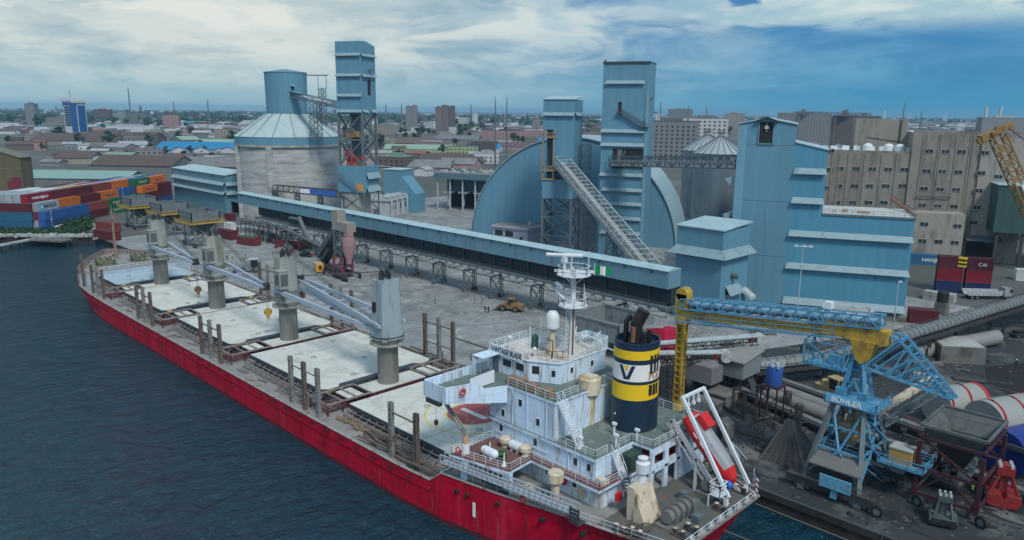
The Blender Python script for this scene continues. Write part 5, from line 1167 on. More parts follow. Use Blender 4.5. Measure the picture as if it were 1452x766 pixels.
P_('entry_canopy',clad,lambda m:m.ext([(x1,y0+2,5.6),(x1+9,y0+2,5.0),(x1+9,y0+11,5.0),(x1,y0+11,5.6)],(0,0,.4)),tW)
P_('entry_opening',black,lambda m:m.box(x1-.02,y0+2.4,0,x1+.05,y0+10.5,5.4),tW)
# --- substation and small clad box, open shed, hut at the hall
def quad_building(name,label,cat,p0,p1,depth,h,mat,roofm,parapet=.7):
    """front face from p0 to p1 (world xy), depth behind"""
    p0=Vector((p0[0],p0[1],0));p1=Vector((p1[0],p1[1],0)); L_=(p1-p0).length; a_=math.atan2(p1.y-p0.y,p1.x-p0.x)
    t=thing(name,label,cat,(0,0,0),tuple(p0),a_)
    P_('wall',mat,lambda m:m.box(0,0,0,L_,depth,h),t)
    P_('roof',roofm,lambda m:m.box(.3,.3,h,L_-.3,depth-.3,h+.15),t)
    if parapet: P_('parapet',mat,lambda m:(m.box(-.6,-.6,h-.35,L_+.6,.25,h+parapet),m.box(-.6,depth-.25,h-.35,L_+.6,depth+.6,h+parapet),m.box(-.6,.26,h-.35,.25,depth-.26,h+parapet),m.box(L_-.25,.26,h-.35,L_+.6,depth-.26,h+parapet)),t)
    return t,L_
pale=M('render_pale_blue',(.42,.47,.52),.8,0,.07,.3,dirt=((.28,.29,.3),.25,.5),streak=4)
roofgrey=M('roof_grey',(.36,.38,.37),.85,0,.15,.2,dirt=((.22,.22,.21),.35,.3))
b0=Zp(504,305,0); b1=Zp(551,308,0)
t,L_=quad_building('substation','pale blue concrete substation with big roof ducts behind the gallery','building',b0,b1,26,7.5,pale,roofgrey)
for k in range(3):
    P_('door',steel,lambda m:m.box(1.5+k*4,-.06,0,4.2+k*4,.0,3.4),t)
for k in range(5): P_('window',glass_b,lambda m:m.box(L_,2+k*4.6,3.0,L_+.06,4.4+k*4.6,5.2),t)
P_('pipe',steel_lt,lambda m:[(m.tube((L_+.9,1.5+k*5,0),(L_+.9,1.5+k*5,8.6),.45,n=10),m.tube((L_+.9,1.5+k*5,8.6),(L_-3,1.5+k*5,9.0),.45,n=10)) for k in range(5)]+[m.tube((L_-3,1,9.0),(L_-3,24,9.0),.8,n=12)],t)
P_('roof_plant',steel_lt,lambda m:[m.cbox(3+k*2.6,5+(k%3)*6,7.65,1.8,2.6,1.2) for k in range(5)],t)
p=Dp(563,275,362); g=Gi(p[0],p[1])
t=gthing('clad_box_tower','small blue clad box with a sloping chute side beyond the substation','building',(g[0],g[1],0))
P_('cladding',clad,lambda m:(m.box(g[0]-5,g[1]-4,0,g[0]+5,g[1]+7,20),m.ext([(g[0]+5,g[1]-3.9,0),(g[0]+12,g[1]-3.9,0),(g[0]+12,g[1]-3.9,9.0),(g[0]+5,g[1]-3.9,17)],(0,10,0))),t)
P_('roof',clad_roof,lambda m:m.box(g[0]-5.3,g[1]-4.3,20,g[0]+5.3,g[1]+7.3,20.3),t)
s0=Zp(622,297,0); s1=(s0[0]+34,s0[1]+34*.47)
g=Gi(s0[0],s0[1])
t=gthing('loading_shed','dark open truck loading shed with slender columns left of the dome hall','shed',(g[0],g[1],0))
P_('roof',M('roof_cluttered',(.30,.32,.31),.9,0,.3,.5,dirt=((.12,.12,.12),.4,.4)),lambda m:m.box(g[0]-1,g[1]-3,18.2,g[0]+36,g[1]+20,18.8),t)
P_('fascia',clad_dk,lambda m:(m.box(g[0]-1,g[1]-3.1,15.4,g[0]+36,g[1]-2.9,18.2),m.box(g[0]-1.1,g[1]-3,15.4,g[0]-.9,g[1]+20,18.2)),t)
P_('back_wall',clad_dk,lambda m:m.box(g[0],g[1]+10,8,g[0]+36,g[1]+10.3,18.2),t)
P_('dark_bay',M('bay_dark',(.02,.025,.03),.9,0,.3,.5),lambda m:m.box(g[0],g[1]+14,0,g[0]+36,g[1]+14.3,10),t)
for k in range(6): P_('column',steel_lt,lambda m:m.box(g[0]+.2+k*6.6,g[1]-2,0,g[0]+.8+k*6.6,g[1]-1.4,15.5),t)
P_('brace',steel_dk,lambda m:[(m.beam((g[0]+2+k*6.6,g[1]+9.8,16),(g[0]+4+k*6.6,g[1]+9.8,9),.3),m.beam((g[0]+4.4+k*6.6,g[1]+9.8,16),(g[0]+2.2+k*6.6,g[1]+9.8,12),.3)) for k in range(5)],t)
P_('loading_spout',steel_lt,lambda m:[(m.tube((g[0]+4+k*8,g[1]+3,2),(g[0]+4+k*8,g[1]+3,9),.6,n=8),m.box(g[0]+2+k*8,g[1]+1,8.2,g[0]+7+k*8,g[1]+5,9.0)) for k in range(4)],t)
P_('roof_clutter',steel,lambda m:[m.cbox(g[0]+random.uniform(0,35),g[1]+random.uniform(-2,18),18.8,random.uniform(.5,2),random.uniform(.5,1.6),random.uniform(.3,1.2)) for _ in range(40)],t)
h0=Zp(700,341,0); 
t,L_=quad_building('control_hut','low control hut with rusty roof edges in front of the dome hall gable','building',Zp(699,341,0),Zp(748,347,0),12,5.6,M('render_lilac',(.34,.37,.46),.8,0,.08,.3,dirt=((.25,.26,.28),.2,.5)),M('roof_felt',(.25,.25,.24),.9,0,.2,.3,dirt=((.17,.09,.06),.35,.3)),.4)
P_('roof_edge_rust',rust,lambda m:(m.box(-.7,11.8,6.02,L_+.7,12.7,6.2),m.box(-.68,-.5,6.02,-.4,12,6.2)),t)
P_('door',black,lambda m:m.box(L_-3.4,-.08,0,L_-2.2,.0,2.6),t); P_('roof_box',steel_lt,lambda m:m.cbox(L_*.7,9,5.75,1.2,1.2,1.3),t)
for k in range(2): P_('window',glass_b,lambda m:m.box(1+k*4.6,-.06,2.2,4.4+k*4.6,0,4.2),t)
# --- concrete flour mill at the right with many windows
cM=287.0
mill_m=M('mill_concrete',(.245,.235,.21),.9,0,.14,.15,dirt=[((.12,.115,.105),.36,.2),((.29,.275,.245),.2,.25),((.08,.075,.07),.12,.9)],streak=6,plates=(5.2,3.6,'w',.86,.04))
q_=lambda x,y:(900+x/2.1286,120+y/2.1286)
mL=Cp(*q_(585,195),cM)[0]; mS=Cp(*q_(842,145),cM)[0]; mR=Cp(*q_(1055,155),cM)[0]; mR2=Cp(*q_(1118,280),cM)[0]
zl=Cp(*q_(620,205),cM)[2]; zh=Cp(*q_(842,145),cM)[2]
tM=gthing('flour_mill','long grey-brown concrete mill building with rows of small paired windows','building',(mS,cM,0))
P_('wall',mill_m,lambda m:(m.box(mL-26,cM,0,mS,cM+30,zl),m.box(mS,cM-.6,0,mR+10,cM+34,zh)),tM)
P_('annex',M('mill_pale',(.31,.30,.27),.9,0,.12,.15,dirt=((.16,.15,.13),.32,.3),streak=4),lambda m:(m.box(mS-2,cM-8,0,Cp(*q_(1000,395),cM-8)[0],cM-.65,Cp(*q_(930,390),cM-8)[2]),m.box(mR-.4,cM-1.2,0,mR2+6,cM+20,zh-1.4)),tM)
P_('stair_head',mill_m,lambda m:(m.box(mS-17,cM+13,zl,mS-.1,cM+30,zh+4.2)),tM)
P_('pilaster',mill_m,lambda m:[m.box(Cp(*q_(x,260),cM)[0],cM-(.22 if x<842 else .8),1,Cp(*q_(x,260),cM)[0]+.45,cM-.01 if x<842 else cM-.61,(zl if x<842 else zh)-.5) for x in (592,612,640,690,740,786,832,858,905,912,958,1000,1008)],tM)
P_('flat_roof',M('roof_white',(.62,.64,.64),.7,0,.12,.3),lambda m:(m.box(mL-24,cM+1,zl,mS-.2,cM+29,zl+.1),m.box(mS+1,cM+1,zh,mR+9,cM+33,zh+.1)),tM)
P_('roof_parapet',mill_m,lambda m:(m.box(mL-26,cM,zl+.02,mS,cM+.5,zl+.9),m.box(mS,cM-.6,zh+.02,mR+10,cM,zh+.8)),tM)
P_('roof_tank',white_cl,lambda m:[m.lathe(mS-3-k*3.3,cM+5+(k%2)*1.5,[(1.5,zl+.1),(1.6,zl+2.4),(.8,zl+3.1),(.01,zl+3.2)],12) for k in (0,1,3)]+[m.cbox(mL+2+k*4,cM+6+(k%3)*4,zl+.1,2.2,2.0,1.9) for k in range(7)],tM,30)
P_('roof_clutter',steel_lt,lambda m:[m.cbox(random.uniform(mL-20,mS-20),random.uniform(cM+3,cM+26),zl+.1,random.uniform(.8,3),random.uniform(.8,3),random.uniform(.5,2.2)) for _ in range(30)],tM)
P_('crack_pipe',steel_dk,lambda m:(m.beam((mS-13,cM+12.9,zl+5),(mS-2,cM+12.9,zl+3.6),.2),m.beam((mS-2.5,cM+12.8,zl),(mS-2.5,cM+12.8,zh+4),.4),m.beam((Cp(*q_(850,290),cM)[0],cM-1.2,Cp(*q_(850,337),cM)[2]),(Cp(*q_(960,290),cM)[0],cM-1.2,Cp(*q_(960,340),cM)[2]),.2)),tM)
wins=[(x,253-(x-620)*-.02,cM) for x in (620,668,717,765,814)]+[(x,306,cM) for x in (616,664,709,758,808)]+[(x,356,cM) for x in (610,658,706,752)]+[(592,200,cM)]+[(590,257,cM),(580,312,cM)]
wins+= [(889,201,cM-.6),(938,202,cM-.6),(987,203,cM-.6),(1057,206,cM-1.2),(881,261,cM-.6),(928,262,cM-.6),(977,264,cM-.6),(1046,267,cM-1.2),(1098,278,cM-1.2),(873,314,cM-.6),(921,316,cM-.6),(970,317,cM-.6),(1038,320,cM-1.2),(1090,326,cM-1.2),(867,364,cM-.6),(914,366,cM-.6),(963,368,cM-.6),(1032,371,cM-1.2),(1080,377,cM-1.2),(1022,416,cM-1.2),(1072,427,cM-1.2),(1016,460,cM-1.2),(1066,472,cM-1.2),(874,421,cM-8),(974,427,cM-8),(868,472,cM-8),(917,474,cM-8),(966,477,cM-8)]
for x,y,c in wins:
    w=Cp(*q_(x,y),c); m=MB(); m.mi=1; m.box(w[0]-1.25,c-.14,w[2]-.75,w[0]+1.25,c+.02,w[2]+.75); m.mi=0
    for k in (-1,1): m.box(w[0]+k*.6-.52,c-.18,w[2]-.58,w[0]+k*.6+.52,c-.1,w[2]+.58)
    m.obj('window',[glass_b,conc],tM)
P_('loading_canopy',steel,lambda m:m.ext([(Cp(*q_(1000,490),cM-6)[0],cM-6,7.6),(Cp(*q_(1110,490),cM-6)[0],cM-6,7.6),(Cp(*q_(1110,490),cM-6)[0],cM-1.2,8.6),(Cp(*q_(1000,490),cM-6)[0],cM-1.2,8.6)],(0,0,.3)),tM)
P_('dark_bay',M('bay_dark',(1,1,1)),lambda m:m.box(Cp(*q_(1000,490),cM-1.3)[0],cM-1.3,0,Cp(*q_(1095,490),cM-1.3)[0],cM-1.22,7.5),tM)
# dark green bin house at the right edge
p=Cp(1417,265,276); a0=p[0]
t=gthing('green_bin_house','dark green clad bin house on steel legs at the right edge by the mill','building',(a0,276,0))
P_('cladding',M('clad_green',(.035,.085,.085),.6,0,.1,.2,panel=1.1),lambda m:m.box(a0,276,11.5,a0+26,300,26.5),t); frame_roof(t,a0,276,a0+26,300,26.5,0,clad_roof)
for k in range(4): P_('leg',steel_dk,lambda m:m.box(a0+1+k*7,276.6,0,a0+1.9+k*7,277.5,11.5),t)
P_('brace',steel_dk,lambda m:[m.beam((a0+1.4+k*7,277,1),(a0+8.4+k*7,277,11),.4) for k in range(3)],t)
P_('upper_shed',M('clad_pale',(.22,.40,.50),.6,0,.08,.2,panel=1),lambda m:m.box(a0+3,296,26.5,a0+30,312,35),t)
# corrugated grain silos behind
cs_m=M('corrugated_zinc',(.20,.26,.31),.4,.5,.1,.3,panel=.9); cs_r=M('zinc_cone',(.42,.47,.49),.4,.4,.1,.3)
for k,(px,py) in enumerate(((1022,205),(1004,190))):
    x,y,z=Dp(px,py,330+k*26)
    t=thing('grain_silo',['corrugated zinc grain silo with ribbed cone roof, nearer one behind the conveyor bridge','corrugated zinc grain silo partly hidden behind the nearer one'][k],'silo',(x,y,0),group='corrugated grain silos')
    P_('drum',cs_m,lambda m:m.lathe(x,y,[(11,0),(11,31-k*0)],40),t,30)
    P_('cone_roof',cs_r,lambda m:m.lathe(x,y,[(11.4,30.9),(1.2,38),(1.2,39.2),(.01,39.3)],40),t,30)
    P_('rib',steel,lambda m:[m.beam((x+11.4*math.cos(q),y+11.4*math.sin(q),31.05),(x+1.2*math.cos(q),y+1.2*math.sin(q),38.15),.25) for q in [i*PI/11 for i in range(22)]],t)
    P_('top_platform',steel_dk,lambda m:(m.cbox(x,y,39.2,2.6,2.6,.3),m.rail([(x-1.3,y-1.3,39.5),(x+1.3,y-1.3,39.5),(x+1.3,y+1.3,39.5),(x-1.3,y+1.3,39.5)],1.1,1,.12,2,True)),t)
# pale hopper box between silos and packing house
p=Zp(1012,305,0); g=Gi(p[0],p[1])
t=gthing('pale_bin','pale grey sheet-metal bin house between the dome hall and the packing house','building',(g[0],g[1],0))
P_('body',steel_lt,lambda m:m.box(g[0]-6,g[1]-2,0,g[0]+5,g[1]+8,16.5),t); P_('upper_slope',M('bin_top',(.50,.52,.52),.6,0,.1,.4),lambda m:m.ext([(g[0]-6.1,g[1]-2.1,16.5),(g[0]+5.1,g[1]-2.1,16.5),(g[0]+4,g[1]+2,21),(g[0]-5,g[1]+2,21)],(0,6,0)),t)

# low feeder conveyor and pipework under the far end of the gallery
a=Vector((-272,127.6,5.2)); b=Vector((-244,127.6,6.2)); c=Vector((-214,127.8,2.2))
t=thing('low_conveyor','dark low feeder conveyor on thin posts under the far end of the gallery','conveyor',tuple(b))
P_('frame',steel_dk,lambda m:(m.truss(a,b,2.0,1.3,12,.14),m.truss(b,c,2.0,1.3,12,.14)),t)
P_('belt_cover',steel,lambda m:(m.beam(a+Vector((0,0,1.3)),b+Vector((0,0,1.3)),1.5,.3),m.beam(b+Vector((0,0,1.3)),c+Vector((0,0,1.3)),1.5,.3)),t)
for k in range(8):
    p=a.lerp(b,k/4) if k<5 else b.lerp(c,(k-4)/4)
    P_('post',steel_dk,lambda m:(m.beam((p.x,p.y-.9,0),(p.x,p.y-.9,p.z),.22),m.beam((p.x,p.y+.9,0),(p.x,p.y+.9,p.z),.22)),t)
p=Vector((-233,129.4,11.4)); q=Vector((-225,128.2,4.6))
t=thing('transfer_chute','grey inclined transfer chute dropping from the gallery to the low feeder conveyor','chute',tuple(q))
P_('trough',steel,lambda m:(m.beam(p,q,1.1,1.1),m.beam(p+Vector((-6,0,-.6)),p+Vector((0,0,-.6)),1.6,.5),m.beam(q,(q.x,q.y,0),.3)),t)
rg=random.Random(8)
for k in range(26):
    x=rg.uniform(-275,-205); y=rg.uniform(124,140); l=rg.uniform(1,4); h=rg.uniform(.6,2.2)
    t_=MB(); t_.box(x,y,0,x+l,y+rg.uniform(.8,1.8),h); 
    if k%2: t_.tube((x+.3,y+.4,h),(x+.3,y+.4,h+rg.uniform(.5,2.5)),.14,n=6)
    tag(t_.obj('machine_box',rg.choice([steel_dk,steel,steel_lt,conc_dk,maroon]),None,org=(x,y,0)),'small machine box standing in the shade under the far end of the gallery','box','machine boxes under the gallery')
# ================= YARD =================
def Q(name,mats,fn,parent,smooth=False,label=None):
    m=MB(); fn(m); return m.obj(name,mats,parent,smooth,label)
def wheel(par,c,r,w,ax=(0,1,0),nm='wheel'):
    d=Vector(ax).normalized()*w/2; m=MB(); m.mi=0; m.tube(Vector(c)-d,Vector(c)+d,r,n=18); m.mi=1; m.tube(Vector(c)-d*1.04,Vector(c)+d*1.04,r*.55,n=12)
    return m.obj(nm,[black,steel],par,40)
grey_p=M('grey_paint',(.20,.235,.255),.55,.1,.1,.4,dirt=((.13,.11,.09),.25,.7))
pur=M('purple_maroon',(.19,.045,.085),.6,0,.15,.6,dirt=((.1,.07,.06),.3,.8))
# --- three quay hoppers
def qhopper(X,Y,label):
    t=thing('quay_hopper',label,'hopper',(X,Y,0),group='grey quay hoppers on legs')
    x0,x1,y0,y1=X-5.6,X+5.2,Y-4.9,Y+4.9; zt,zb=12.4,9.2
    def bx_(m):
        for (a,b) in (((x0,y0),(x1,y0)),((x1,y0),(x1,y1)),((x1,y1),(x0,y1)),((x0,y1),(x0,y0))):
            m.ext([(a[0],a[1],zb),(b[0],b[1],zb),(b[0],b[1],zt),(a[0],a[1],zt)],(.1 if a[0]==b[0] else 0,.1 if a[1]==b[1] else 0,0))
            for i in range(7): 
                c=Vector((a[0]+(b[0]-a[0])*i/6,a[1]+(b[1]-a[1])*i/6,0)); m.beam(c+Vector((0,0,zb)),c+Vector((0,0,zt)),.28)
            for z in (zt,zb+1.6): m.beam((a[0],a[1],z),(b[0],b[1],z),.25)
    Q('bin_wall',M('hopper_grey',(.15,.19,.21),.6,.1,.12,.5,dirt=((.1,.09,.08),.25,.8)),bx_,t)
    Q('funnel',M('hopper_dark',(.09,.115,.13),.6,.1,.15,.5),lambda m:m.raw([(x0,y0,zb),(x1,y0,zb),(x1,y1,zb),(x0,y1,zb),(X-1.2,Y-1.2,4.4),(X+1.2,Y-1.2,4.4),(X+1.2,Y+1.2,4.4),(X-1.2,Y+1.2,4.4)],[(0,1,5,4),(1,2,6,5),(2,3,7,6),(3,0,4,7),(4,5,6,7)]),t)
    Q('grating',steel_dk,lambda m:[m.beam((x0+k*1.05,y0,zt-1.2),(x0+k*1.05,y1,zt-1.2),.12) for k in range(11)],t)
    def plt(m):
        m.box(x0-1.4,y0-1.4,zb-.7,x1+1.4,y0-.05,zb-.5); m.box(x1+.05,y0-1.4,zb-.7,x1+1.4,y1+1.4,zb-.5)
        m.rail([(x0-1.4,y0-1.4,zb-.5),(x1+1.4,y0-1.4,zb-.5),(x1+1.4,y1+1.4,zb-.5)],1.0,1.2,.12,3)
        m.beam((x0-1.4,y0-1.4,zb-.6),(x1+1.4,y0-1.4,zb-.6),.2,.5); m.beam((x1+1.4,y0-1.4,zb-.6),(x1+1.4,y1+1.4,zb-.6),.2,.5)
    Q('walkway',M('walk_yellow',(.42,.28,.06),.6,0,.15,.7,dirt=((.2,.15,.08),.35,.8)),plt,t)
    for sx_ in (-1,1):
        for sy_ in (-1,1):
            Q('leg',grey_p,lambda m:(m.beam((X+sx_*4.4,Y+sy_*3.8,0.6),(X+sx_*4.4,Y+sy_*3.8,zb),.5),m.beam((X+sx_*4.4,Y+sy_*3.8,3.0),(X+sx_*1.6,Y+sy_*1.6,5.0),.28)),t)
            wheel(t,(X+sx_*4.4-.5,Y+sy_*3.8-.5,.75),.75,.5); wheel(t,(X+sx_*4.4+.9,Y+sy_*3.8-.5,.75),.75,.5)
    Q('brace',grey_p,lambda m:(m.beam((X-4.4,Y-3.8,1.3),(X+4.4,Y-3.8,7.5),.3),m.beam((X+4.4,Y-3.8,1.3),(X+4.4,Y+3.8,7.5),.3),m.beam((X+4.4,Y+3.8,1.3),(X+4.4,Y-3.8,7.5),.3),m.beam((X-4.4,Y-3.8,1.5),(X+4.4,Y-3.8,1.5),.4),m.beam((X+4.4,Y-3.8,1.5),(X+4.4,Y+3.8,1.5),.4)),t)
    Q('chute',steel_lt,lambda m:(m.beam((X,Y,4.6),(X+1.6,Y-1,1.6),1.2),m.cbox(X-2.5,Y-2.5,3.4,2,1.5,2.0),[m.beam((X+random.uniform(-3,3),Y+random.uniform(-3.6,3),random.uniform(1,3)),(X+random.uniform(-3,3),Y+random.uniform(-3.6,3),random.uniform(2,5)),.22) for _ in range(16)]),t)
hq=Zp(272,316,9.0)
qhopper(hq[0]-5.2,hq[1]+4.9,'grey square quay hopper on legs with yellow walkway, nearest of three')
hq=Zp(229,303,9.0); qhopper(hq[0]-5.2,hq[1]+4.9,'grey square quay hopper on legs with yellow walkway, middle of three')
hq=Zp(186,294,9.0); qhopper(hq[0]-5.2,hq[1]+4.9,'grey square quay hopper on legs with yellow walkway, farthest left of three')
# --- purple mobile hopper with belt
X,Y=-186.5,117.0
t=thing('mobile_hopper','mobile ship-loading hopper on purple frame with pink hopper and sloping belt beside the gallery','hopper',(X,Y,0))
for sx_ in (-2.0,2.0):
    for sy_ in (-1.8,1.8): Q('leg',pur,lambda m:(m.beam((X+sx_,Y+sy_,.9),(X+sx_,Y+sy_,6.4),.6),[m.beam((X+sx_-.5,Y+sy_,1+k),(X+sx_+.5,Y+sy_,1.5+k),.12) for k in range(5)]),t)
Q('brace',pur,lambda m:[m.beam((X-2,Y+q,z),(X+2,Y+q,z),.3) for q in (-1.8,1.8) for z in (1.2,3.4,6.2)]+[m.beam((X+q,Y-1.8,z),(X+q,Y+1.8,z),.3) for q in (-2,2) for z in (1.2,3.4,6.2)]+[m.beam((X-2,Y-1.8,1.2),(X+2,Y-1.8,6.2),.18),m.beam((X+2,Y-1.8,1.2),(X+2,Y+1.8,6.2),.18)],t)
Q('tower_frame',steel,lambda m:m.xtower(X-1.8,Y-1.6,X+1.8,Y+1.6,6.4,14,3,.35),t)
Q('head_box',M('buff_grey',(.27,.265,.245),.7,0,.12,.6,dirt=((.2,.17,.14),.3,.8)),lambda m:(m.box(X-2.6,Y-1.6,13.8,X+.3,Y+1.2,19.6),m.box(X+.3,Y-1.6,13.8,X+5.2,Y+1.4,16.4)),t)
Q('pink_hopper',M('pink_dust',(.34,.20,.21),.8,0,.12,.5,dirt=((.2,.17,.17),.3,.8)),lambda m:(m.lathe(X+4.3,Y-.6,[(1.75,12.6),(1.85,11.8),(1.85,8.6),(.9,5.9),(.75,4.8),(.01,4.8)],20),m.beam((X+4.3,Y-.6,12.5),(X+4.3,Y-.6,13.9),2.0)),t,35)
bp=Vector((-211,124.5,1.6)); bq=Vector((X-1,Y+.2,14.6))
def belt(m): m.beam(bp,bq,2.6,.8); m.truss(bp-Vector((0,0,.6)),bq-Vector((0,0,.6)),3.0,1.9,14,.2)
Q('belt_gallery',steel,belt,t)
Q('tail_skirt',steel_dk,lambda m:m.beam(bp+Vector((3,-1.2,-1.2)),bp.lerp(bq,.55)+Vector((0,0,-2.4)),2.6,1.5),t)
Q('lower_belt',steel_dk,lambda m:(m.beam((-200,119,1.0),(-183.5,115,1.3),2.4,.9),m.rail([(-200,117.6,1.4),(-184,114,1.6)],1.0,1.5,.1,3)),t)
for dx,dy in ((-6.5,-2.6),(-6.5,3.4),(4.5,-3.0),(4.5,2.6),(-16.5,3.4),(6,-2.9)): wheel(t,(X+dx,Y+dy,.9),.9,.7,(.5,1,0))
Q('axle',steel_dk,lambda m:(m.beam((X-6.5,Y-2.6,1.2),(X+6,Y-2.9,1.2),.5),m.beam((X-6.5,Y+3.4,1.2),(X+4.5,Y+2.6,1.2),.5)),t)
# --- people: one skinned surface each
skin_m=M('skin_brown',(.10,.05,.03),.7,0,.1,1)
def person(x,y,face,label,shirt,trous,helmet=None,vest=None,z=0,group=None,pose='stand'):
    t=thing('person',label,'person',(0,0,0),(x,y,z),face,group)
    import bmesh
    bm=bmesh.new(); sk=bm.verts.layers.skin.verify()
    def v(x_,y_,z_,r,root=False):
        q=bm.verts.new((x_,y_,z_)); q[sk].radius=(r,r); q[sk].use_root=root; return q
    st=.12 if pose=='stand' else .26
    pel=v(0,0,.95,.15,True); wa=v(0,0,1.12,.135); ch=v(0,0,1.36,.16); nk=v(0,0,1.5,.06); hd=v(.02,0,1.62,.10); tp=v(.01,0,1.72,.085)
    for a,b in ((pel,wa),(wa,ch),(ch,nk),(nk,hd),(hd,tp)): bm.edges.new((a,b))
    for s in (-1,1):
        hp=v(0,.1*s,.9,.1); kn=v(.04+st*.3*s,.11*s,.5,.07); an=v(st*.6*s,.11*s,.09,.05); to=v(st*.6*s+.15,.12*s,.05,.045)
        for a,b in ((pel,hp),(hp,kn),(kn,an),(an,to)): bm.edges.new((a,b))
        sh=v(0,.19*s,1.40,.07); el=v(-.02,.26*s,1.13,.05); wr=v(.1,.24*s,.9,.035); ha=v(.14,.23*s,.82,.04)
        for a,b in ((ch,sh),(sh,el),(el,wr),(wr,ha)): bm.edges.new((a,b))
    me=bpy.data.meshes.new('body'); bm.to_mesh(me); bm.free()
    for m_ in (trous,shirt,skin_m): me.materials.append(m_)
    o=bpy.data.objects.new('body',me); COL.objects.link(o); o.parent=t
    md=o.modifiers.new('Skin','SKIN'); md.use_smooth_shade=True; ss=o.modifiers.new('Sub','SUBSURF'); ss.levels=1; ss.render_levels=1
    bpy.context.view_layer.update()
    me2=bpy.data.meshes.new_from_object(o.evaluated_get(bpy.context.evaluated_depsgraph_get()))
    o.modifiers.clear(); me2.name='body'; o.data=me2
    me2.materials.clear()
    for m_ in (trous,shirt,skin_m): me2.materials.append(m_)
    for p in me2.polygons: 
        z_=p.center.z; y_=abs(p.center.y)
        p.material_index=2 if (z_>1.5 or (y_>.2 and z_<.93)) else (1 if z_>.98 or (y_>.19 and z_>.9) else 0)
    ORG[t.name]=(0,0,0)
    if vest: Q('vest',vest,lambda m:m.lathe(0,0,[(.205,.98),(.19,1.12),(.215,1.36),(.13,1.48)],12,.86,1.05),t)
    if helmet: Q('helmet',helmet,lambda m:m.lathe(.01,0,[(.15,1.66),(.125,1.68),(.115,1.76),(.06,1.82),(.005,1.83)],12),t)
    return t
hv_y=M('hi_vis_yellow',(.45,.75,.04),.6,0,.05,1); hv_o=M('hi_vis_orange',(.75,.20,.03),.6,0,.05,1)
navy_c=M('work_navy',(.018,.022,.04),.85,0,.15,1); khaki=M('work_khaki',(.16,.14,.10),.85,0,.15,1); redc=M('work_red',(.28,.03,.03),.8,0,.1,1); grey_c=M('work_grey',(.22,.23,.24),.8,0,.1,1)
def pp(px,py): p=Zp(px,py); return p[0],p[1]
for (px,py,f,lab,sh,tr,he,ve) in ((617,431,1,'lone worker in dark clothes standing in the middle of the empty apron',navy_c,navy_c,None,None),
  (688,443,2,'worker in dark overalls and pale helmet facing the wheel loader bucket',navy_c,navy_c,white_cl,None),(692.5,444,5,'bare-headed worker in navy beside the helmeted one near the loader bucket',navy_c,navy_c,None,None),
  (329.5,368,0,'worker in yellow vest standing apart left of the group by the tractor',grey_c,navy_c,None,hv_y),(341,371,3,'worker in bright yellow vest and white helmet in the group by the tractor',navy_c,navy_c,white_cl,hv_y),
  (346,371,1,'worker in dark shirt and white helmet next to the bright vest by the tractor',navy_c,khaki,white_cl,None),(348.5,366,4,'worker in red overalls with white helmet at the back of the group',redc,redc,white_cl,None),
  (340.5,379,2,'worker in dark clothes and vest standing nearest the tractor front',navy_c,navy_c,white_cl,hv_y),(322,369,2,'worker in black crouched figure left of the group beside the hopper legs',navy_c,navy_c,None,None),
  (627,508,1,'person in black standing at the quay edge beside the brown stanchions',navy_c,navy_c,None,None),(386,338,1,'worker in dark clothes by the trestle near the maroon containers',navy_c,navy_c,white_cl,None),
  (1378,703,4,'worker in lime vest standing beneath the tall dark hopper',navy_c,navy_c,white_cl,hv_y),(441.5,364,1,'worker in orange vest behind the sloping belt tail',hv_o,navy_c,None,hv_o),(444.5,364,1,'second worker in orange vest behind the sloping belt tail, right one',hv_o,khaki,None,hv_o),(1440,522,2,'figure in dark overalls with white helmet standing on the black coal ground',navy_c,navy_c,white_cl,None)):
    x,y=pp(px,py); person(x,y,f,lab,sh,tr,he,ve)
# --- wheel loader
lx,ly=Zp(724,441)[:2]
def loader(x,y,rot,sc,label,col):
    t=thing('wheel_loader',label,'loader',(0,0,0),(x,y,0),rot); 
    for cx,cy in ((1.7,1.1),(1.7,-1.1),(-1.7,1.1),(-1.7,-1.1)): wheel(t,(cx,cy,.78),.78,.6)
    Q('body',col,lambda m:(m.ext([(-3.4,-1.0,.9),(-.4,-1.0,.9),(-.4,-1.0,2.3),(-1.4,-1.0,2.35),(-3.3,-1.0,2.0)],(0,2.0,0)),m.box(-.4,-.7,.7,2.4,.7,1.5),m.box(-3.5,-1.1,.7,-3.1,1.1,1.7),m.box(.9,-.5,1.4,1.9,.5,2.2)),t)
    Q('cab',[col,glass],lambda m:(m.box(-1.2,-.8,1.5,.5,.8,1.7),[m.beam((a,b,1.6),(a*.9,b*.92,3.3),.12) for a in (-1.2,.5) for b in (-.78,.78)],m.box(-1.3,-.85,3.25,.6,.85,3.42),setattr(m,'mi',1),m.box(-1.1,-.72,1.7,.42,.72,3.24)),t)
    Q('lift_arm',col,lambda m:[(m.beam((1.2,s,1.9),(3.2,s,.75),.22,.4),m.beam((1.2,s*.4,1.8),(3.0,s*.4,1.2),.14)) for s in (-.6,.6)],t)
    Q('bucket',steel_dk,lambda m:m.ext([(3.1,-1.45,1.25),(3.0,-1.45,.3),(3.3,-1.45,.08),(4.4,-1.45,.1),(4.35,-1.45,.2),(3.45,-1.45,.28),(3.2,-1.45,.5),(3.25,-1.45,1.25)],(0,2.9,0)),t)
    Q('exhaust',black,lambda m:m.tube((-1.9,.5,2.2),(-1.9,.5,3.1),.08,n=6),t)
    t.scale=(sc,sc,sc); return t
loader(lx,ly,R(205),.95,'dusty orange wheel loader with its bucket lowered on the open apron',M('loader_orange',(.26,.155,.06),.6,0,.12,.8,dirt=((.2,.15,.1),.35,.8)))
x,y=Zp(356,386)[:2]; 
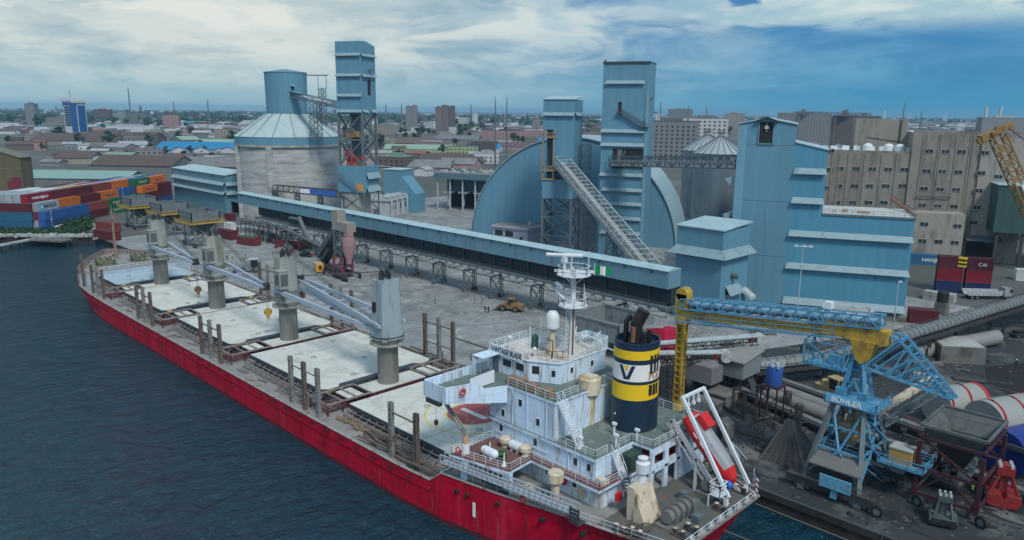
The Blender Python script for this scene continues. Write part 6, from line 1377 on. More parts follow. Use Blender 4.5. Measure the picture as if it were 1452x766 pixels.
def tractor(x,y,rot,label):
    t=thing('yard_tractor',label,'tractor',(0,0,0),(x,y,0),rot)
    for c in ((1.5,.8),(1.5,-.8)): wheel(t,(c[0],c[1],.5),.5,.35)
    for c in ((-1.0,1.0),(-1.0,-1.0)): wheel(t,(c[0],c[1],.85),.85,.5)
    Q('body',grey_p,lambda m:(m.box(-1.8,-.7,.7,2.4,.7,1.3),m.box(.3,-.55,1.3,2.3,.55,1.9),m.box(-1.9,-.9,.9,-1.6,.9,1.5)),t)
    Q('cab',[steel_lt,glass],lambda m:([m.beam((a,b,1.3),(a,b,2.9),.12) for a in (-1.5,.2) for b in (-.75,.75)],m.box(-1.6,-.85,2.85,.35,.85,3.05),setattr(m,'mi',1),m.box(-1.4,-.7,1.4,.12,.7,2.84)),t)
    Q('loader_arm',steel_dk,lambda m:([m.beam((1.2,s,1.5),(3.2,s,.6),.16) for s in (-.7,.7)],m.box(3.1,-1.0,.15,3.7,1.0,.8)),t); t.scale=(1.35,)*3
tractor(x,y,R(250),'pale grey yard tractor with cab parked by the group of workers')
# cars
def car(px,py,rot,label,col,pickup=False,z=0):
    x,y=Zp(px,py)[:2]; t=thing('parked_car',label,'car',(0,0,0),(x,y,0),rot)
    cm=M('car_%s'%('_'.join('%d'%int(c*255) for c in col)),col,.3,.2,.05,.5)
    for a,b in ((1.35,.8),(1.35,-.8),(-1.35,.8),(-1.35,-.8)): wheel(t,(a,b,.34),.34,.24)
    Q('body',cm,lambda m:m.ext([(-2.2,-.88,.35),(2.2,-.88,.35),(2.25,-.88,.75),(1.2,-.88,.95),(-2.1,-.88,1.0),(-2.25,-.88,.7)],(0,1.76,0)),t)
    Q('cabin',[glass,cm],lambda m:(m.ext([(1.15,-.76,.95),(.5,-.7,1.5),(-.7 if pickup else -1.3,-.7,1.5),(-.9 if pickup else -1.95,-.76,1.0)],(0,1.5,0)),setattr(m,'mi',1),m.box(-.7 if pickup else -1.3,-.68,1.5,.5,.72,1.56)),t)
    if not pickup: Q('headlight',letter_w,lambda m:(m.box(2.2,-.75,.6,2.28,-.45,.75),m.box(2.2,.45,.6,2.28,.75,.75)),t)
    else: Q('load_bed',black,lambda m:m.box(-2.1,-.75,1.0,-1.0,.75,1.03),t)
car(434,364,R(20),'black saloon car parked at the tail of the sloping belt',(.015,.016,.02)); car(377,341,R(200),'dark pickup parked under the gallery by the maroon containers',(.02,.022,.028),True); car(428,350,R(30),'white car half hidden behind the trestle next to the black saloon',(.6,.6,.6)); car(388,337,R(210),'grey car under the gallery right of the dark pickup',(.25,.26,.28)); car(405,333,R(30),'silver car in the row under the gallery',(.45,.46,.47)); car(420,330,R(30),'white pickup in the row under the gallery beside the silver car',(.62,.62,.6),True)
# yellow generator box
x,y=Zp(452,385)[:2]; t=thing('generator','buff and orange generator set on skids beside the purple hopper belt','generator',(0,0,0),(x,y,0),R(-20))
Q('housing',[M('gen_buff',(.45,.36,.27),.6,0,.1,1),M('gen_orange',(.62,.30,.03),.5,0,.1,1)],lambda m:(m.box(-2.6,-1.1,.4,1.6,1.1,2.6),setattr(m,'mi',1),m.box(1.6,-1.12,.4,2.4,1.12,2.62)),t); Q('skid',steel_dk,lambda m:(m.box(-2.6,-1.0,0,2.4,-.7,.4),m.box(-2.6,.7,0,2.4,1.0,.4)),t); Q('door',black,lambda m:m.box(2.4,-.4,1.0,2.43,.5,2.2),t)
# maroon open-top skips and containers by the warehouse
def skip(px,py,l,w,h,rot,label,mat,open_=True):
    x,y=Zp(px,py)[:2]; t=thing('skip_container',label,'skip',(0,0,0),(x,y,0),rot)
    Q('box',mat,lambda m:(m.box(0,0,.2,l,.12,h),m.box(0,w-.12,.2,l,w,h),m.box(0,.121,.2,.12,w-.121,h),m.box(l-.12,.121,.2,l,w-.121,h),m.box(.121,.121,.2,l-.121,w-.121,.4),[m.box(k*l/8,-.08,.2,k*l/8+.15,0,h-.1) for k in range(9)]),t)
    Q('load',M('scrap_grey',(.30,.31,.29),.9,0,.3,1) if not open_ else M('junk_green',(.10,.16,.10),.9,0,.5,1.2),lambda m:[m.cbox(random.uniform(.8,l-.8),random.uniform(.6,w-.6),h-.7,random.uniform(.4,1.4),random.uniform(.4,1.2),random.uniform(.5,1.1)) for _ in range(22)],t)
    return t
skip(336,346,9,3.5,2.8,R(12),'open maroon skip full of green scrap near the white container',maroon); skip(392,350,13,3.2,2.6,R(25),'long open maroon skip beneath the gallery trestles',maroon,False)
# --- Unloader: blue portal crane with yellow boom
X,Y=-33.5,96.6
cr=thing('ship_unloader','blue portal ship unloader crane with lattice counter arm and long yellow boom on quay rails','crane',(X,Y,0))
feet=[(X-3.6,Y-5.6),(X+3.6,Y-5.6),(X+3.6,Y+4.6),(X-3.6,Y+4.6)]; top=[(X-1.9,Y-2.0),(X+1.9,Y-2.0),(X+1.9,Y+2.0),(X-1.9,Y+2.0)]
ZT=11.6
for f,tp in zip(feet,top): Q('leg',steel,lambda m:(m.beam((f[0],f[1],1.3),(tp[0],tp[1],ZT),.55),m.beam((f[0],f[1],.2),(f[0],f[1],1.4),.9)),cr)
def lerp2(a,b,t): return (a[0]+(b[0]-a[0])*t,a[1]+(b[1]-a[1])*t)
def braces(m):
    for i in range(4):
        a,b,ta,tb=feet[i],feet[(i+1)%4],top[i],top[(i+1)%4]
        zz=lambda t:1.3+(ZT-1.3)*t
        p=lambda f,tt,t:(*lerp2(f,tt,t),zz(t))
        m.beam(p(a,ta,.45),p(b,tb,.45),.22); m.beam(p(a,ta,.72),p(b,tb,.72),.2)
        mid=lerp2(lerp2(a,ta,.45),lerp2(b,tb,.45),.5); q=(mid[0],mid[1],zz(.45))
        m.beam(p(a,ta,.97),q,.24); m.beam(p(b,tb,.97),q,.24); m.beam(p(a,ta,.12),q,.2); m.beam(p(b,tb,.12),q,.2)
Q('brace',sky_blue,braces,cr)
Q('portal_beam',steel_dk,lambda m:(m.box(X-5.5,Y-6.1,.9,X+5.5,Y-5.1,1.9),m.box(X-5.5,Y+4.1,.9,X+5.5,Y+5.1,1.9),m.rail([(X-5.5,Y-6.4,1.9),(X+7,Y-6.4,1.9)],1.0,1.6,.07,2)),cr)
for x in (X-4.4,X-2.8,X+2.8,X+4.4):
    for y in (Y-5.6,Y+4.6): wheel(cr,(x,y,.55),.5,.3)
wheel(cr,(X+6.0,Y-6.0,.8),.75,.5)
Q('canopy',M('canopy_grey',(.13,.14,.14),.7,0,.15,.4,dirt=((.14,.13,.12),.35,.6)),lambda m:m.ext([(X-2.4,Y-3.4,5.4),(X+3.4,Y-3.4,5.4),(X+3.8,Y-6.2,4.2),(X-2.8,Y-6.2,4.2)],(0,0,.18)),cr)
Q('canopy_edge',sky_blue,lambda m:(m.beam((X-2.6,Y-3.3,5.7),(X+3.6,Y-3.3,5.7),.2),m.rail([(X-2.4,Y-2.9,5.6),(X+3.6,Y-2.9,5.6)],1.0,1.5,.09,2)),cr)
Q('machine_house',steel_dk,lambda m:(m.box(X-2.8,Y-4.8,1.9,X+2.2,Y-1.2,4.6),[m.box(X-2.6+k*1.2,Y-4.9,2.2,X-1.7+k*1.2,Y-4.8,4.2) for k in range(4)]),cr)
Q('blue_plate',M('worn_blue',(.12,.36,.54),.6,0,.1,.6,dirt=((.10,.12,.13),.3,2.2)),lambda m:(m.box(X-1.0,Y-6.7,1.9,X+2.9,Y-6.5,3.5),m.box(X+.4,Y-6.4,.6,X+1.2,Y-6.12,1.6)),cr)
Q('side_platform',sky_blue,lambda m:(m.box(X+3.6,Y-.5,4.6,X+9.0,Y+3.6,4.75),m.rail([(X+3.6,Y-.5,4.75),(X+9.0,Y-.5,4.75),(X+9.0,Y+3.6,4.75),(X+3.6,Y+3.6,4.75)],1.1,1.4,.1,3)),cr)
Q('control_cabinet',[M('cab_orange',(.45,.27,.08),.6,0,.1,1),roofgrey],lambda m:(m.box(X+4.6,Y+.6,4.75,X+7.2,Y+2.8,6.6),setattr(m,'mi',1),m.box(X+4.5,Y+.5,6.6,X+7.3,Y+2.9,6.75)),cr)
Q('inner_machinery',M('machine_buff',(.25,.21,.13),.7,0,.3,.8),lambda m:[m.cbox(X+random.uniform(-1.4,1.4),Y+random.uniform(-1.4,1.4),random.uniform(5,9.6),random.uniform(.4,1.3),random.uniform(.4,1.3),random.uniform(.5,1.6)) for _ in range(16)],cr)
Q('slewing_platform',sky_blue,lambda m:(m.box(X-2.9,Y-2.9,ZT,X+3.6,Y+2.6,ZT+.3),m.rail([(X-2.9,Y-2.9,ZT+.3),(X+3.6,Y-2.9,ZT+.3),(X+3.6,Y+2.6,ZT+.3)],1.0,1.2,.09,3)),cr)
nbp=Q('name_plate',M('plate_blue',(.16,.45,.68),.5,0,.08,.8),lambda m:m.box(X-2.6,Y-3.15,ZT+.25,X+2.6,Y-3.02,ZT+1.3),cr)
text_mesh('plate_lettering','BÜHLER',.92,(X,Y-3.17,ZT+.70),(1,0,0),(0,0,1),letter_w,cr,.02,1.15,.015)
# mast above: two A legs
ZH=18.2
def mastA(m):
    for sx_ in (-1.5,1.6):
        for sy_ in (-1.3,1.3): m.beam((X+sx_,Y+sy_,ZT+.3),(X+sx_*.28,Y+sy_*.5,ZH),.6,.5)
    for z,k in ((ZT+2.6,.75),(ZT+4.4,.5)): 
        for sy_ in (-1.2,1.2): m.beam((X-1.4*k,Y+sy_*k,z),(X+1.4*k,Y+sy_*k,z),.3)
    m.cbox(X+1.4,Y-1.3,ZT+.3,1.2,1.0,1.6); m.cbox(X-1.4,Y-1.3,ZT+.3,1.2,1.0,1.6); m.beam((X-.2,Y-1.3,ZT+3.4),(X+1,Y-1.4,ZT+1.4),.25); m.beam((X+.2,Y-1.3,ZT+3.4),(X-1,Y-1.4,ZT+1.4),.25)
Q('slewing_mast',sky_blue,mastA,cr)
Q('pivot_bracket',yellow,lambda m:m.ext([(X-1.0,Y-1.3,ZH+1.9),(X+2.0,Y-1.3,ZH+1.9),(X+1.3,Y-1.3,ZH-.6),(X+.5,Y-1.3,ZH-1.1),(X-.2,Y-1.3,ZH-.6)],(0,2.4,0)),cr)
# boom
BT=Vector((-59.4,96.0,18.2)); BH=Vector((X+2.2,Y,ZH+2.6)); 
Q('boom',yellow,lambda m:(m.beam(BT,BH,1.2,.95),m.beam(BT+Vector((0,-.7,.3)),BH+Vector((0,-.7,.3)),.15,.2),m.box(X-5,Y-.9,ZH+1.7,X+3.2,Y+.9,ZH+3.5)),cr)
def boomtruss(m):
    a=BT+Vector((0,0,1.0)); b=BH+Vector((0,0,1.2)); 
    m.truss(a,b,2.0,1.5,16,.2); m.beam(a+Vector((0,1.5,.2)),b+Vector((0,1.5,.2)),.15); 
    # underside walkway
    c=BT+Vector((0,-1.6,-.8)); d=BH+Vector((-5,-1.6,-.9)); m.beam(c,d,.8,.1); m.rail([c+Vector((0,-.4,0)),d+Vector((0,-.4,0))],1.1,2.4,.09,2)
Q('boom_truss',sky_blue,boomtruss,cr)
Q('boom_conduit',M('conduit_blue',(.20,.36,.48),.5,0,.1,.6,dirt=((.14,.16,.17),.25,.8)),lambda m:(m.tube(BT+Vector((0,0,1.7)),BH+Vector((0,0,1.9)),.45,n=10),m.beam(BT+Vector((0,.7,2.4)),BH+Vector((0,.7,2.7)),.14)),cr,40)
Q('boom_belt_hood',clad_roof,lambda m:m.beam(BT+Vector((1,.9,1.4)),BH+Vector((-6,.9,1.6)),1.1,.4),cr)
Q('head_lamp',white,lambda m:m.cbox(X-4.5,Y-.2,ZH+5.0,.9,.9,.9),cr)
Q('operator_cage',sky_blue,lambda m:(m.xtower(X-6.2,Y-2.6,X-1.0,Y+.6,ZH-2.2,ZH+1.0,1,.2),m.box(X-6.2,Y-2.6,ZH-2.3,X-1.0,Y+.6,ZH-2.1),[m.beam((X-6.2+k*.65,Y-2.6,ZH-2.2),(X-6.2+k*.65,Y-2.6,ZH-.4),.1) for k in range(9)],m.cbox(X-2.6,Y-.4,ZH-2.1,1.8,1.3,1.3)),cr)
# vertical leg
LX,LY=BT.x,BT.y
def vleg(m):
    z0,z1=4.2,21.2
    for a,b in ((-.5,-.45),(.5,-.45),(.5,.45),(-.5,.45)): m.beam((LX+a,LY+b,z0),(LX+a,LY+b,z1),.3)
    z=z0
    while z<z1-.5:
        m.box(LX-.62,LY-.62,z,LX+.62,LY+.62,z+.25); m.box(LX-.5,LY-.2,z,LX+.5,LY+.2,z+.9); z+=1.0
    m.lathe(LX,LY,[(.9,z0-1.2),(.75,z0)],12)
Q('vertical_leg',yellow,vleg,cr)
Q('leg_head',yellow,lambda m:(m.box(LX-.95,LY-.8,18.6,LX+.95,LY+.8,21.4),m.tube((LX,LY-.8,21.4),(LX,LY+.8,21.4),.95,n=20),m.box(LX-.85,LY-.85,16.7,LX+.85,LY+.85,18.0)),cr)
# counter arm lattice
CA=Vector((X-.5,Y,ZH+3.6)); CB=Vector((X+4.5,Y+1.2,ZH+2.6)); CE=Vector((-23.2,100.2,14.0)); CL=Vector((X+1.0,Y,ZH-1.5))
def carm(m):
    for s in (-.9,.9):
        o=Vector((.25*s,s,0))
        m.beam(CA+o,CB+o,.32); m.beam(CB+o,CE+o*.6,.32); m.beam(CL+o,CE+o*.6,.3); m.beam(CB+o,CL+o,.24)
        for i in range(1,7):
            t=i/7; a=CB.lerp(CE,t)+o*(1-.4*t); b=CL.lerp(CE,(t+.22)/1.22)+o*(1-.4*t); c=CL.lerp(CE,max(0,(t-.0)/1.22))+o*(1-.4*t); m.beam(a,b,.2); m.beam(a,c,.16)
    for i in range(9): t=i/8; a=CB.lerp(CE,t); m.beam(a+Vector((0,-.9,0)),a+Vector((0,.9,0)),.16); a=CL.lerp(CE,t); m.beam(a+Vector((0,-.9,0)),a+Vector((0,.9,0)),.14)
Q('counter_arm',sky_blue,carm,cr)
gp=Vector((X+1.5,Y+2.5,9.0)); gq=Vector((X+6.0,Y+9.5,13.5))
Q('discharge_belt',[cream,steel],lambda m:(m.beam(gp+Vector((0,0,.4)),gq+Vector((0,0,.4)),1.1,.5),setattr(m,'mi',1),m.truss(gp+Vector((1.2,0,-.6)),gq+Vector((1.2,0,-.6)),1.4,1.2,9,.15)),cr)
Q('access_stairs',sky_blue,lambda m:[(m.beam((X+3.6,Y+2-k*.2,1+3*k),(X+2.4,Y-1.5+k*.2,3.8+3*k),.8,.12),m.beam((X+3.6,Y+2-k*.2,2+3*k),(X+2.4,Y-1.5+k*.2,4.8+3*k),.09)) for k in range(3)],cr)
# --- tall dark hopper on legs with tyres
X0,X1,Y0,Y1=-25.8,-18.8,98.0,108.0
hp=thing('grab_hopper','tall open steel hopper on dark maroon legs with rubber tyres at the right foreground','hopper',((X0+X1)/2,(Y0+Y1)/2,0))
zt=9.8
def hop(m):
    cx,cy=(X0+X1)/2,(Y0+Y1)/2; a=[(X0-.4,Y0+1.4),(X1-.1,Y0+1.4),(X1-.1,Y1+.5),(X0-.4,Y1+.5)]; b=[(X0+1.2,Y0+2.6),(X1-1.4,Y0+2.6),(X1-1.4,Y1-1.2),(X0+1.2,Y1-1.2)]; c=[(cx-.6,cy-.6),(cx+.6,cy-.6),(cx+.6,cy+.6),(cx-.6,cy+.6)]
    v=[(*p,zt) for p in a]+[(*p,zt-2.3) for p in b]+[(*p,zt-5.6) for p in c]
    fs=[(i,(i+1)%4,4+(i+1)%4,4+i) for i in range(4)]; m.mi=0; m.raw(v,fs); m.mi=1; m.raw(v,[(4+i,4+(i+1)%4,8+(i+1)%4,8+i) for i in range(4)])
    m.mi=0
    for i in range(4): m.beam((*a[i],zt),(*a[(i+1)%4],zt),.3,.35)
Q('bin',[M('bin_steel',(.115,.135,.14),.6,.2,.2,.4,dirt=((.09,.08,.07),.35,.7)),M('bin_dark',(.035,.035,.04),.7,.1,.3,.5,dirt=((.07,.05,.04),.3,.7))],hop,hp)
mar=M('frame_dark_maroon',(.055,.014,.022),.6,.1,.2,.8,dirt=((.05,.035,.03),.35,.9))
for x in (X0,X1):
    for y in (Y0,Y1): Q('leg',mar,lambda m:(m.beam((x,y,.9),(x,y,zt-1.6),.45),),hp); wheel(hp,(x+.9,y-.9,.75),.75,.55,(.4,1,0))
Q('brace',mar,lambda m:[(m.beam((X0,y,z),(X1,y,z),.3)) for y in (Y0,Y1) for z in (1.4,4.8,8.8)]+[m.beam((x,Y0,z),(x,Y1,z),.3) for x in (X0,X1) for z in (1.4,4.8,8.8)]+[m.beam((X0,y,1.4),((X0+X1)/2,y,4.8),.22) for y in (Y0,Y1)]+[m.beam((X1,y,1.4),((X0+X1)/2,y,4.8),.22) for y in (Y0,Y1)]+[m.beam((X0,y,8.8),(X1,y,4.8),.22) for y in (Y0,Y1)]+[m.beam((x,Y0,8.8),(x,Y1,4.8),.22) for x in (X0,X1)],hp)
Q('gate_gear',steel,lambda m:[m.cbox((X0+X1)/2+random.uniform(-1.6,1.6),(Y0+Y1)/2+random.uniform(-1.6,1.6),random.uniform(2.4,5),random.uniform(.4,1.4),random.uniform(.4,1.4),random.uniform(.4,1.3)) for _ in range(14)],hp)
# --- clamshell grabs
def grab(px,py,rot,label,mat,sc):
    x,y=Zp(px,py)[:2]; t=thing('clamshell_grab',label,'grab',(0,0,0),(x,y,0),rot)
    for s in (-1,1): Q('jaw',mat,lambda m:m.ext([(0,-1.9,.05),(s*1.5,-1.9,.3),(s*1.9,-1.9,1.1),(s*1.7,-1.9,1.6),(s*.35,-1.9,1.75),(0,-1.9,1.2)][::s],(0,3.8,0)),t)
    Q('jaw_opening',black,lambda m:[m.box(s*1.72-.02,q,.5,s*1.72+.2*s,q+1.05,1.5) if s>0 else m.box(s*1.72-.2,q,.5,s*1.72+.02,q+1.05,1.5) for s in (1,-1) for q in (-1.7,-.5,.7)],t)
    Q('arm',mat,lambda m:[m.beam((s*1.5,q,1.5),(s*.55,q*.6,4.0),.3,.35) for s in (-1,1) for q in (-1.2,1.2)],t)
    Q('head_block',mat,lambda m:(m.box(-.9,-1.0,3.9,.9,1.0,4.8),m.tube((0,-.7,4.3),(0,.7,4.3),.75,n=14),m.box(-.4,-.4,1.4,.4,.4,4)),t)
    Q('pin',steel_lt,lambda m:[m.cbox(a,b,4.8,.35,.35,.35) for a in (-.6,.6) for b in (-.7,0,.7)],t)
    t.scale=(sc,)*3; return t
grab(1335,742,R(-70),'dark steel clamshell grab lying in front of the tall hopper',M('grab_steel',(.085,.11,.125),.5,.3,.15,.8,dirt=((.08,.07,.06),.3,1)),.78)
grab(1418,712,R(20),'large red clamshell grab standing behind the tall hopper',M('grab_red',(.24,.018,.02),.5,0,.12,.7,dirt=((.15,.05,.04),.3,1)),1.05)
# --- steel pyramid grating on the ground
pc=[Zp(1077,651),Zp(1142,671),Zp(1163,647),Zp(1098,626)]; cx=sum(p[0] for p in pc)/4; cy=sum(p[1] for p in pc)/4
t=thing('hopper_cover','dark brown steel pyramid with gridded plates standing on the quay left of the blue crane','cover',(cx,cy,0))
ap=(cx-.6,cy+.4,6.0); k=.10
tp=[(p[0]*k+ap[0]*(1-k),p[1]*k+ap[1]*(1-k),ap[2]*(1-k)) for p in pc]
Q('plates',M('pyramid_plate',(.062,.064,.068),.6,.2,.2,.5,dirt=((.05,.035,.03),.4,.8)),lambda m:m.raw([tuple(p) for p in pc]+tp,[(i,(i+1)%4,4+(i+1)%4,4+i) for i in range(4)]+[(4,5,6,7)]),t)
def ribs(m):
    for i in range(4):
        a,b=Vector(pc[i]),Vector(pc[(i+1)%4]); ta,tb=Vector(tp[i]),Vector(tp[(i+1)%4]); m.beam(a,ta,.22)
        for q in range(1,6): m.beam(a.lerp(b,q/6),ta.lerp(tb,q/6),.1)
        for q in range(0,6): m.beam(a.lerp(ta,q/6),b.lerp(tb,q/6),.1)
Q('rib',M('pyramid_rib',(.13,.125,.125),.6,.2,.2,.8),ribs,t); Q('top_stub',rust,lambda m:m.tube(ap,(ap[0],ap[1],ap[2]+1.0),.2,n=6),t)
# --- banded drums with blue end
def drum(c,ax,r,l,label,blue=False):
    t=thing('banded_drum',label,'drum',c,group='red and white banded drums'); a=Vector(c); d=Vector(ax).normalized()
    Q('shell',M('drum_white',(.27,.29,.285),.5,0,.1,.4,dirt=((.3,.28,.25),.2,.6)),lambda m:(m.tube(a-d*l/2,a+d*l/2,r,n=40)),t,40)
    u=d.cross(Vector((0,0,1))).normalized(); w=u.cross(d)
    def hel(m):
        for i in range(60):
            q0,q1=i/60*4*PI,(i+1)/60*4*PI; z0,z1=-l/2*.95+l*.95*i/60,-l/2*.95+l*.95*(i+1)/60
            P=lambda q,z:a+d*z+(u*math.cos(q)+w*math.sin(q))*(r+.05)
            m.raw([P(q0,z0-.2),P(q0,z0+.2),P(q1,z1+.2),P(q1,z1-.2)],[(0,1,2,3),(3,2,1,0)])
        for e in (l/2,): m.tube(a+d*(e-.3),a+d*(e+.12),r+.12,n=40)
    Q('red_band',red_br,hel,t)
    Q('end_plate',M('drum_white',(1,1,1)),lambda m:m.tube(a+d*(l/2+.1),a+d*(l/2+.2),r*.93,n=40),t)
    Q('end_bolts',red,lambda m:[m.beam(a+d*(l/2+.1)+(u*math.cos(q)+w*math.sin(q))*r*.94,a+d*(l/2+.35)+(u*math.cos(q)+w*math.sin(q))*r*.94,.3) for q in [2*PI*i/28 for i in range(28)]],t)
    return t
drum((-29.8,129.5,3.2),(.55,1,0),3.0,7.5,'white drum with spiral red bands and bolted red rim, left one behind the hopper')
drum((-22.6,127.4,3.4),(.45,1,0),3.4,9,'white drum with spiral red bands cut by the right frame edge')
c=Vector((-18.6,117.2,3.2)); t=thing('blue_tank','large bright blue round-bottomed tank in front of the banded drums at the right edge','tank',tuple(c))
Q('shell',M('tank_blue',(.010,.03,.20),.4,0,.08,.4),lambda m:(m.tube(c-Vector((1.2,3.0,0)),c+Vector((1.2,3.0,0)),3.2,n=36),),t,40); Q('cradle',steel_dk,lambda m:(m.beam(c+Vector((-5.5,-3,1.6)),c+Vector((4,-4.5,1.6)),.6),m.box(c.x-3,c.y-2,0,c.x+3,c.y-1.4,1),m.box(c.x-3,c.y+1.4,0,c.x+3,c.y+2,1)),t)
# --- blue water tank on legs
x,y=-50.0,108.2; t=thing('water_tank','round blue plastic water tank with cross-shaped lid on a thin steel stand','tank',(x,y,0))
Q('tank',M('plastic_blue',(.03,.10,.36),.4,0,.08,.6),lambda m:m.lathe(x,y,[(1.2,6.4),(1.25,6.6),(1.25,9.2),(1.15,9.5),(.01,9.6)],24),t,35); Q('lid',M('lid_grey',(.35,.40,.45),.5,0,.1,1),lambda m:(m.cbox(x,y,9.5,2.5,.5,.3),m.cbox(x,y,9.5,.5,2.5,.3),[m.tube((x+a,y+b,9.4),(x+a,y+b,9.9),.25,n=8) for a in (-.9,.9) for b in (-.9,.9)]),t)
Q('stand',mar,lambda m:(m.box(x-1.5,y-1.5,6.2,x+1.5,y+1.5,6.4),[m.beam((x+a,y+b,0),(x+a,y+b,6.2),.2) for a in (-1.3,1.3) for b in (-1.3,1.3)],m.beam((x-1.3,y-1.3,1),(x+1.3,y-1.3,5),.1),m.beam((x-1.3,y-1.3,3),(x+1.3,y-1.3,3),.1)),t)
# --- covered yard conveyor (long round hood) from near the unloader up to the right
cpts=[Vector((-61,121.5,3.2)),Vector((-53.0,132,4.2)),Vector((-46.2,150,5.6)),Vector((-41.2,172,6.2)),Vector((-35.4,201,6.6)),Vector((-26,248,7.0))]
t=thing('yard_conveyor','long hooded belt conveyor on short posts crossing the dark yard towards the right edge','conveyor',tuple(cpts[2]))
def hood(m,pts,r):
    for a,b in zip(pts,pts[1:]):
        d=(b-a).normalized(); s=d.cross(Vector((0,0,1))).normalized(); n=max(1,int((b-a).length/1.6))
        for i in range(n):
            p=a.lerp(b,i/n); q=a.lerp(b,(i+.95)/n); rr=[s*r*math.cos(PI*k/8)+Vector((0,0,r*math.sin(PI*k/8))) for k in range(9)]
            m.raw([p+x for x in rr]+[q+x*.97 for x in rr],[(k,9+k,10+k,k+1) for k in range(8)])
Q('hood',M('hood_grey',(.16,.185,.195),.55,.2,.15,.4,dirt=((.13,.12,.11),.35,.5)),lambda m:hood(m,cpts,1.5),t,50)
def cside(m):
    for a,b in zip(cpts,cpts[1:]):
        d=(b-a).normalized(); s=d.cross(Vector((0,0,1))).normalized()
        for k in (-1,1):
            o=s*k*1.6; m.beam(a+o-Vector((0,0,.5)),b+o-Vector((0,0,.5)),.2,.5); m.beam(a+o*1.5-Vector((0,0,.2)),b+o*1.5-Vector((0,0,.2)),.1); m.beam(a+o*1.5+Vector((0,0,.7)),b+o*1.5+Vector((0,0,.7)),.1)
            n=int((b-a).length/2.4)
            for i in range(n): c=a.lerp(b,i/n)+o*1.5; m.beam(c-Vector((0,0,1)),c+Vector((0,0,.7)),.1)
        m.beam(a-Vector((0,0,.8)),b-Vector((0,0,.8)),4.4,.15); m.beam(a-Vector((0,0,1.3)),b-Vector((0,0,1.3)),2.4,.8)
Q('side_frame',steel_dk,cside,t)
for f in ((2,.05),(2,.45),(3,.1),(3,.6),(4,.15),(4,.5),(1,.2),(1,.7)):
    c=cpts[f[0]].lerp(cpts[f[0]+1],f[1]); m=MB()
    for sx_ in (-1.3,1.3):
        for sy_ in (-.8,.8): m.beam((c.x+sx_,c.y+sy_,0),(c.x+sx_,c.y+sy_,c.z-1.4),.3)
    m.box(c.x-2.4,c.y-1.8,.0,c.x+2.4,c.y+1.8,.6); m.obj('support',steel_dk,t)
# second hooded pipe along the ground behind
t=thing('ground_conveyor','low pale hooded conveyor tube lying behind the long yard conveyor','conveyor',(-42,166,0))
Q('hood',M('hood_pale',(.22,.235,.235),.6,.1,.15,.4),lambda m:m.tube((-45.0,158,1.6),(-36,182,1.8),1.6,n=18),t,40); Q('sleeper',conc_dk,lambda m:[m.cbox(-45+k*2.2,158+k*6,0,3.6,1.2,.9) for k in range(5)],t)
# twin pipes on the ground by the crane
for k,(a,b,lab) in enumerate((((-56,119.5,1.5),(-41,116.2,1.5),'thick pale pipe lying on the ground behind the steel pyramid, upper one'),((-55,116.6,1.3),(-37,113.2,1.3),'thick pale pipe lying on the ground behind the steel pyramid, lower one'))):
    t=thing('ground_pipe',lab,'pipe',((a[0]+b[0])/2,(a[1]+b[1])/2,0),group='pair of thick ground pipes')
    Q('pipe',M('pipe_grey',(.19,.195,.19),.7,0,.15,.5,dirt=((.16,.15,.13),.3,.6)),lambda m:m.tube(a,b,1.15,n=20),t,40); Q('saddle',conc_dk,lambda m:[m.cbox(a[0]+(b[0]-a[0])*f,a[1]+(b[1]-a[1])*f,0,.8,2.4,.7) for f in (.1,.4,.7,.95)],t)
# long low belt lines on the ground (dark channels)
for k,(a,b,h,lab) in enumerate((((-62,116,0),(-22,104,0),1.1,'long dark belt channel running behind the steel pyramid'),((-60,124,0),(-30,118.5,0),1.6,'long dark belt channel running behind the twin pipes'),((-40,112.8,0),(-14,108,0),1.0,'dark belt channel running behind the tall hopper'))):
    t=thing('belt_line',lab,'conveyor',((a[0]+b[0])/2,(a[1]+b[1])/2,0)); a=Vector(a);b=Vector(b)
    Q('frame',steel_dk,lambda m:(m.beam(a+Vector((0,0,h)),b+Vector((0,0,h)),1.8,.5),[m.beam(a.lerp(b,i/12),a.lerp(b,i/12)+Vector((0,0,h)),.3,1.4) for i in range(13)]),t)
    Q('cover',M('cover_grey',(.17,.18,.185),.7,.1,.2,.5,dirt=((.09,.085,.08),.35,.6)),lambda m:m.beam(a+Vector((0,.3,h+.35)),b+Vector((0,.3,h+.35)),1.1,.2),t)
# pair of belt conveyors with rounded pale heads and the grey hopper house
def beltc(p,q,label,g):
    t=thing('belt_conveyor',label,'conveyor',tuple(q),group=g); p=Vector(p);q=Vector(q); d=(q-p).normalized()
    Q('hood',steel_lt,lambda m:m.beam(p+Vector((0,0,1.0)),q+Vector((0,0,1.0)),1.7,.22),t)
    Q('frame',steel_dk,lambda m:(m.truss(p-Vector((0,0,.5)),q-Vector((0,0,.5)),1.8,1.3,12,.16)),t)
    s=d.cross(Vector((0,0,1))).normalized()
    Q('head_drum',steel_lt,lambda m:m.tube(q-s*1.0+Vector((0,0,.3)),q+s*1.0+Vector((0,0,.3)),.95,n=18),t,40); Q('head_marker',red,lambda m:m.cbox(q.x-d.x*1.3,q.y-d.y*1.3-1.02,q.z,.8,.1,.9),t)
    Q('trestle',steel_dk,lambda m:[m.xtower(p.lerp(q,f).x-.8,p.lerp(q,f).y-.8,p.lerp(q,f).x+.8,p.lerp(q,f).y+.8,0,p.lerp(q,f).z-.6,3,.2) for f in (.3,.75)],t)
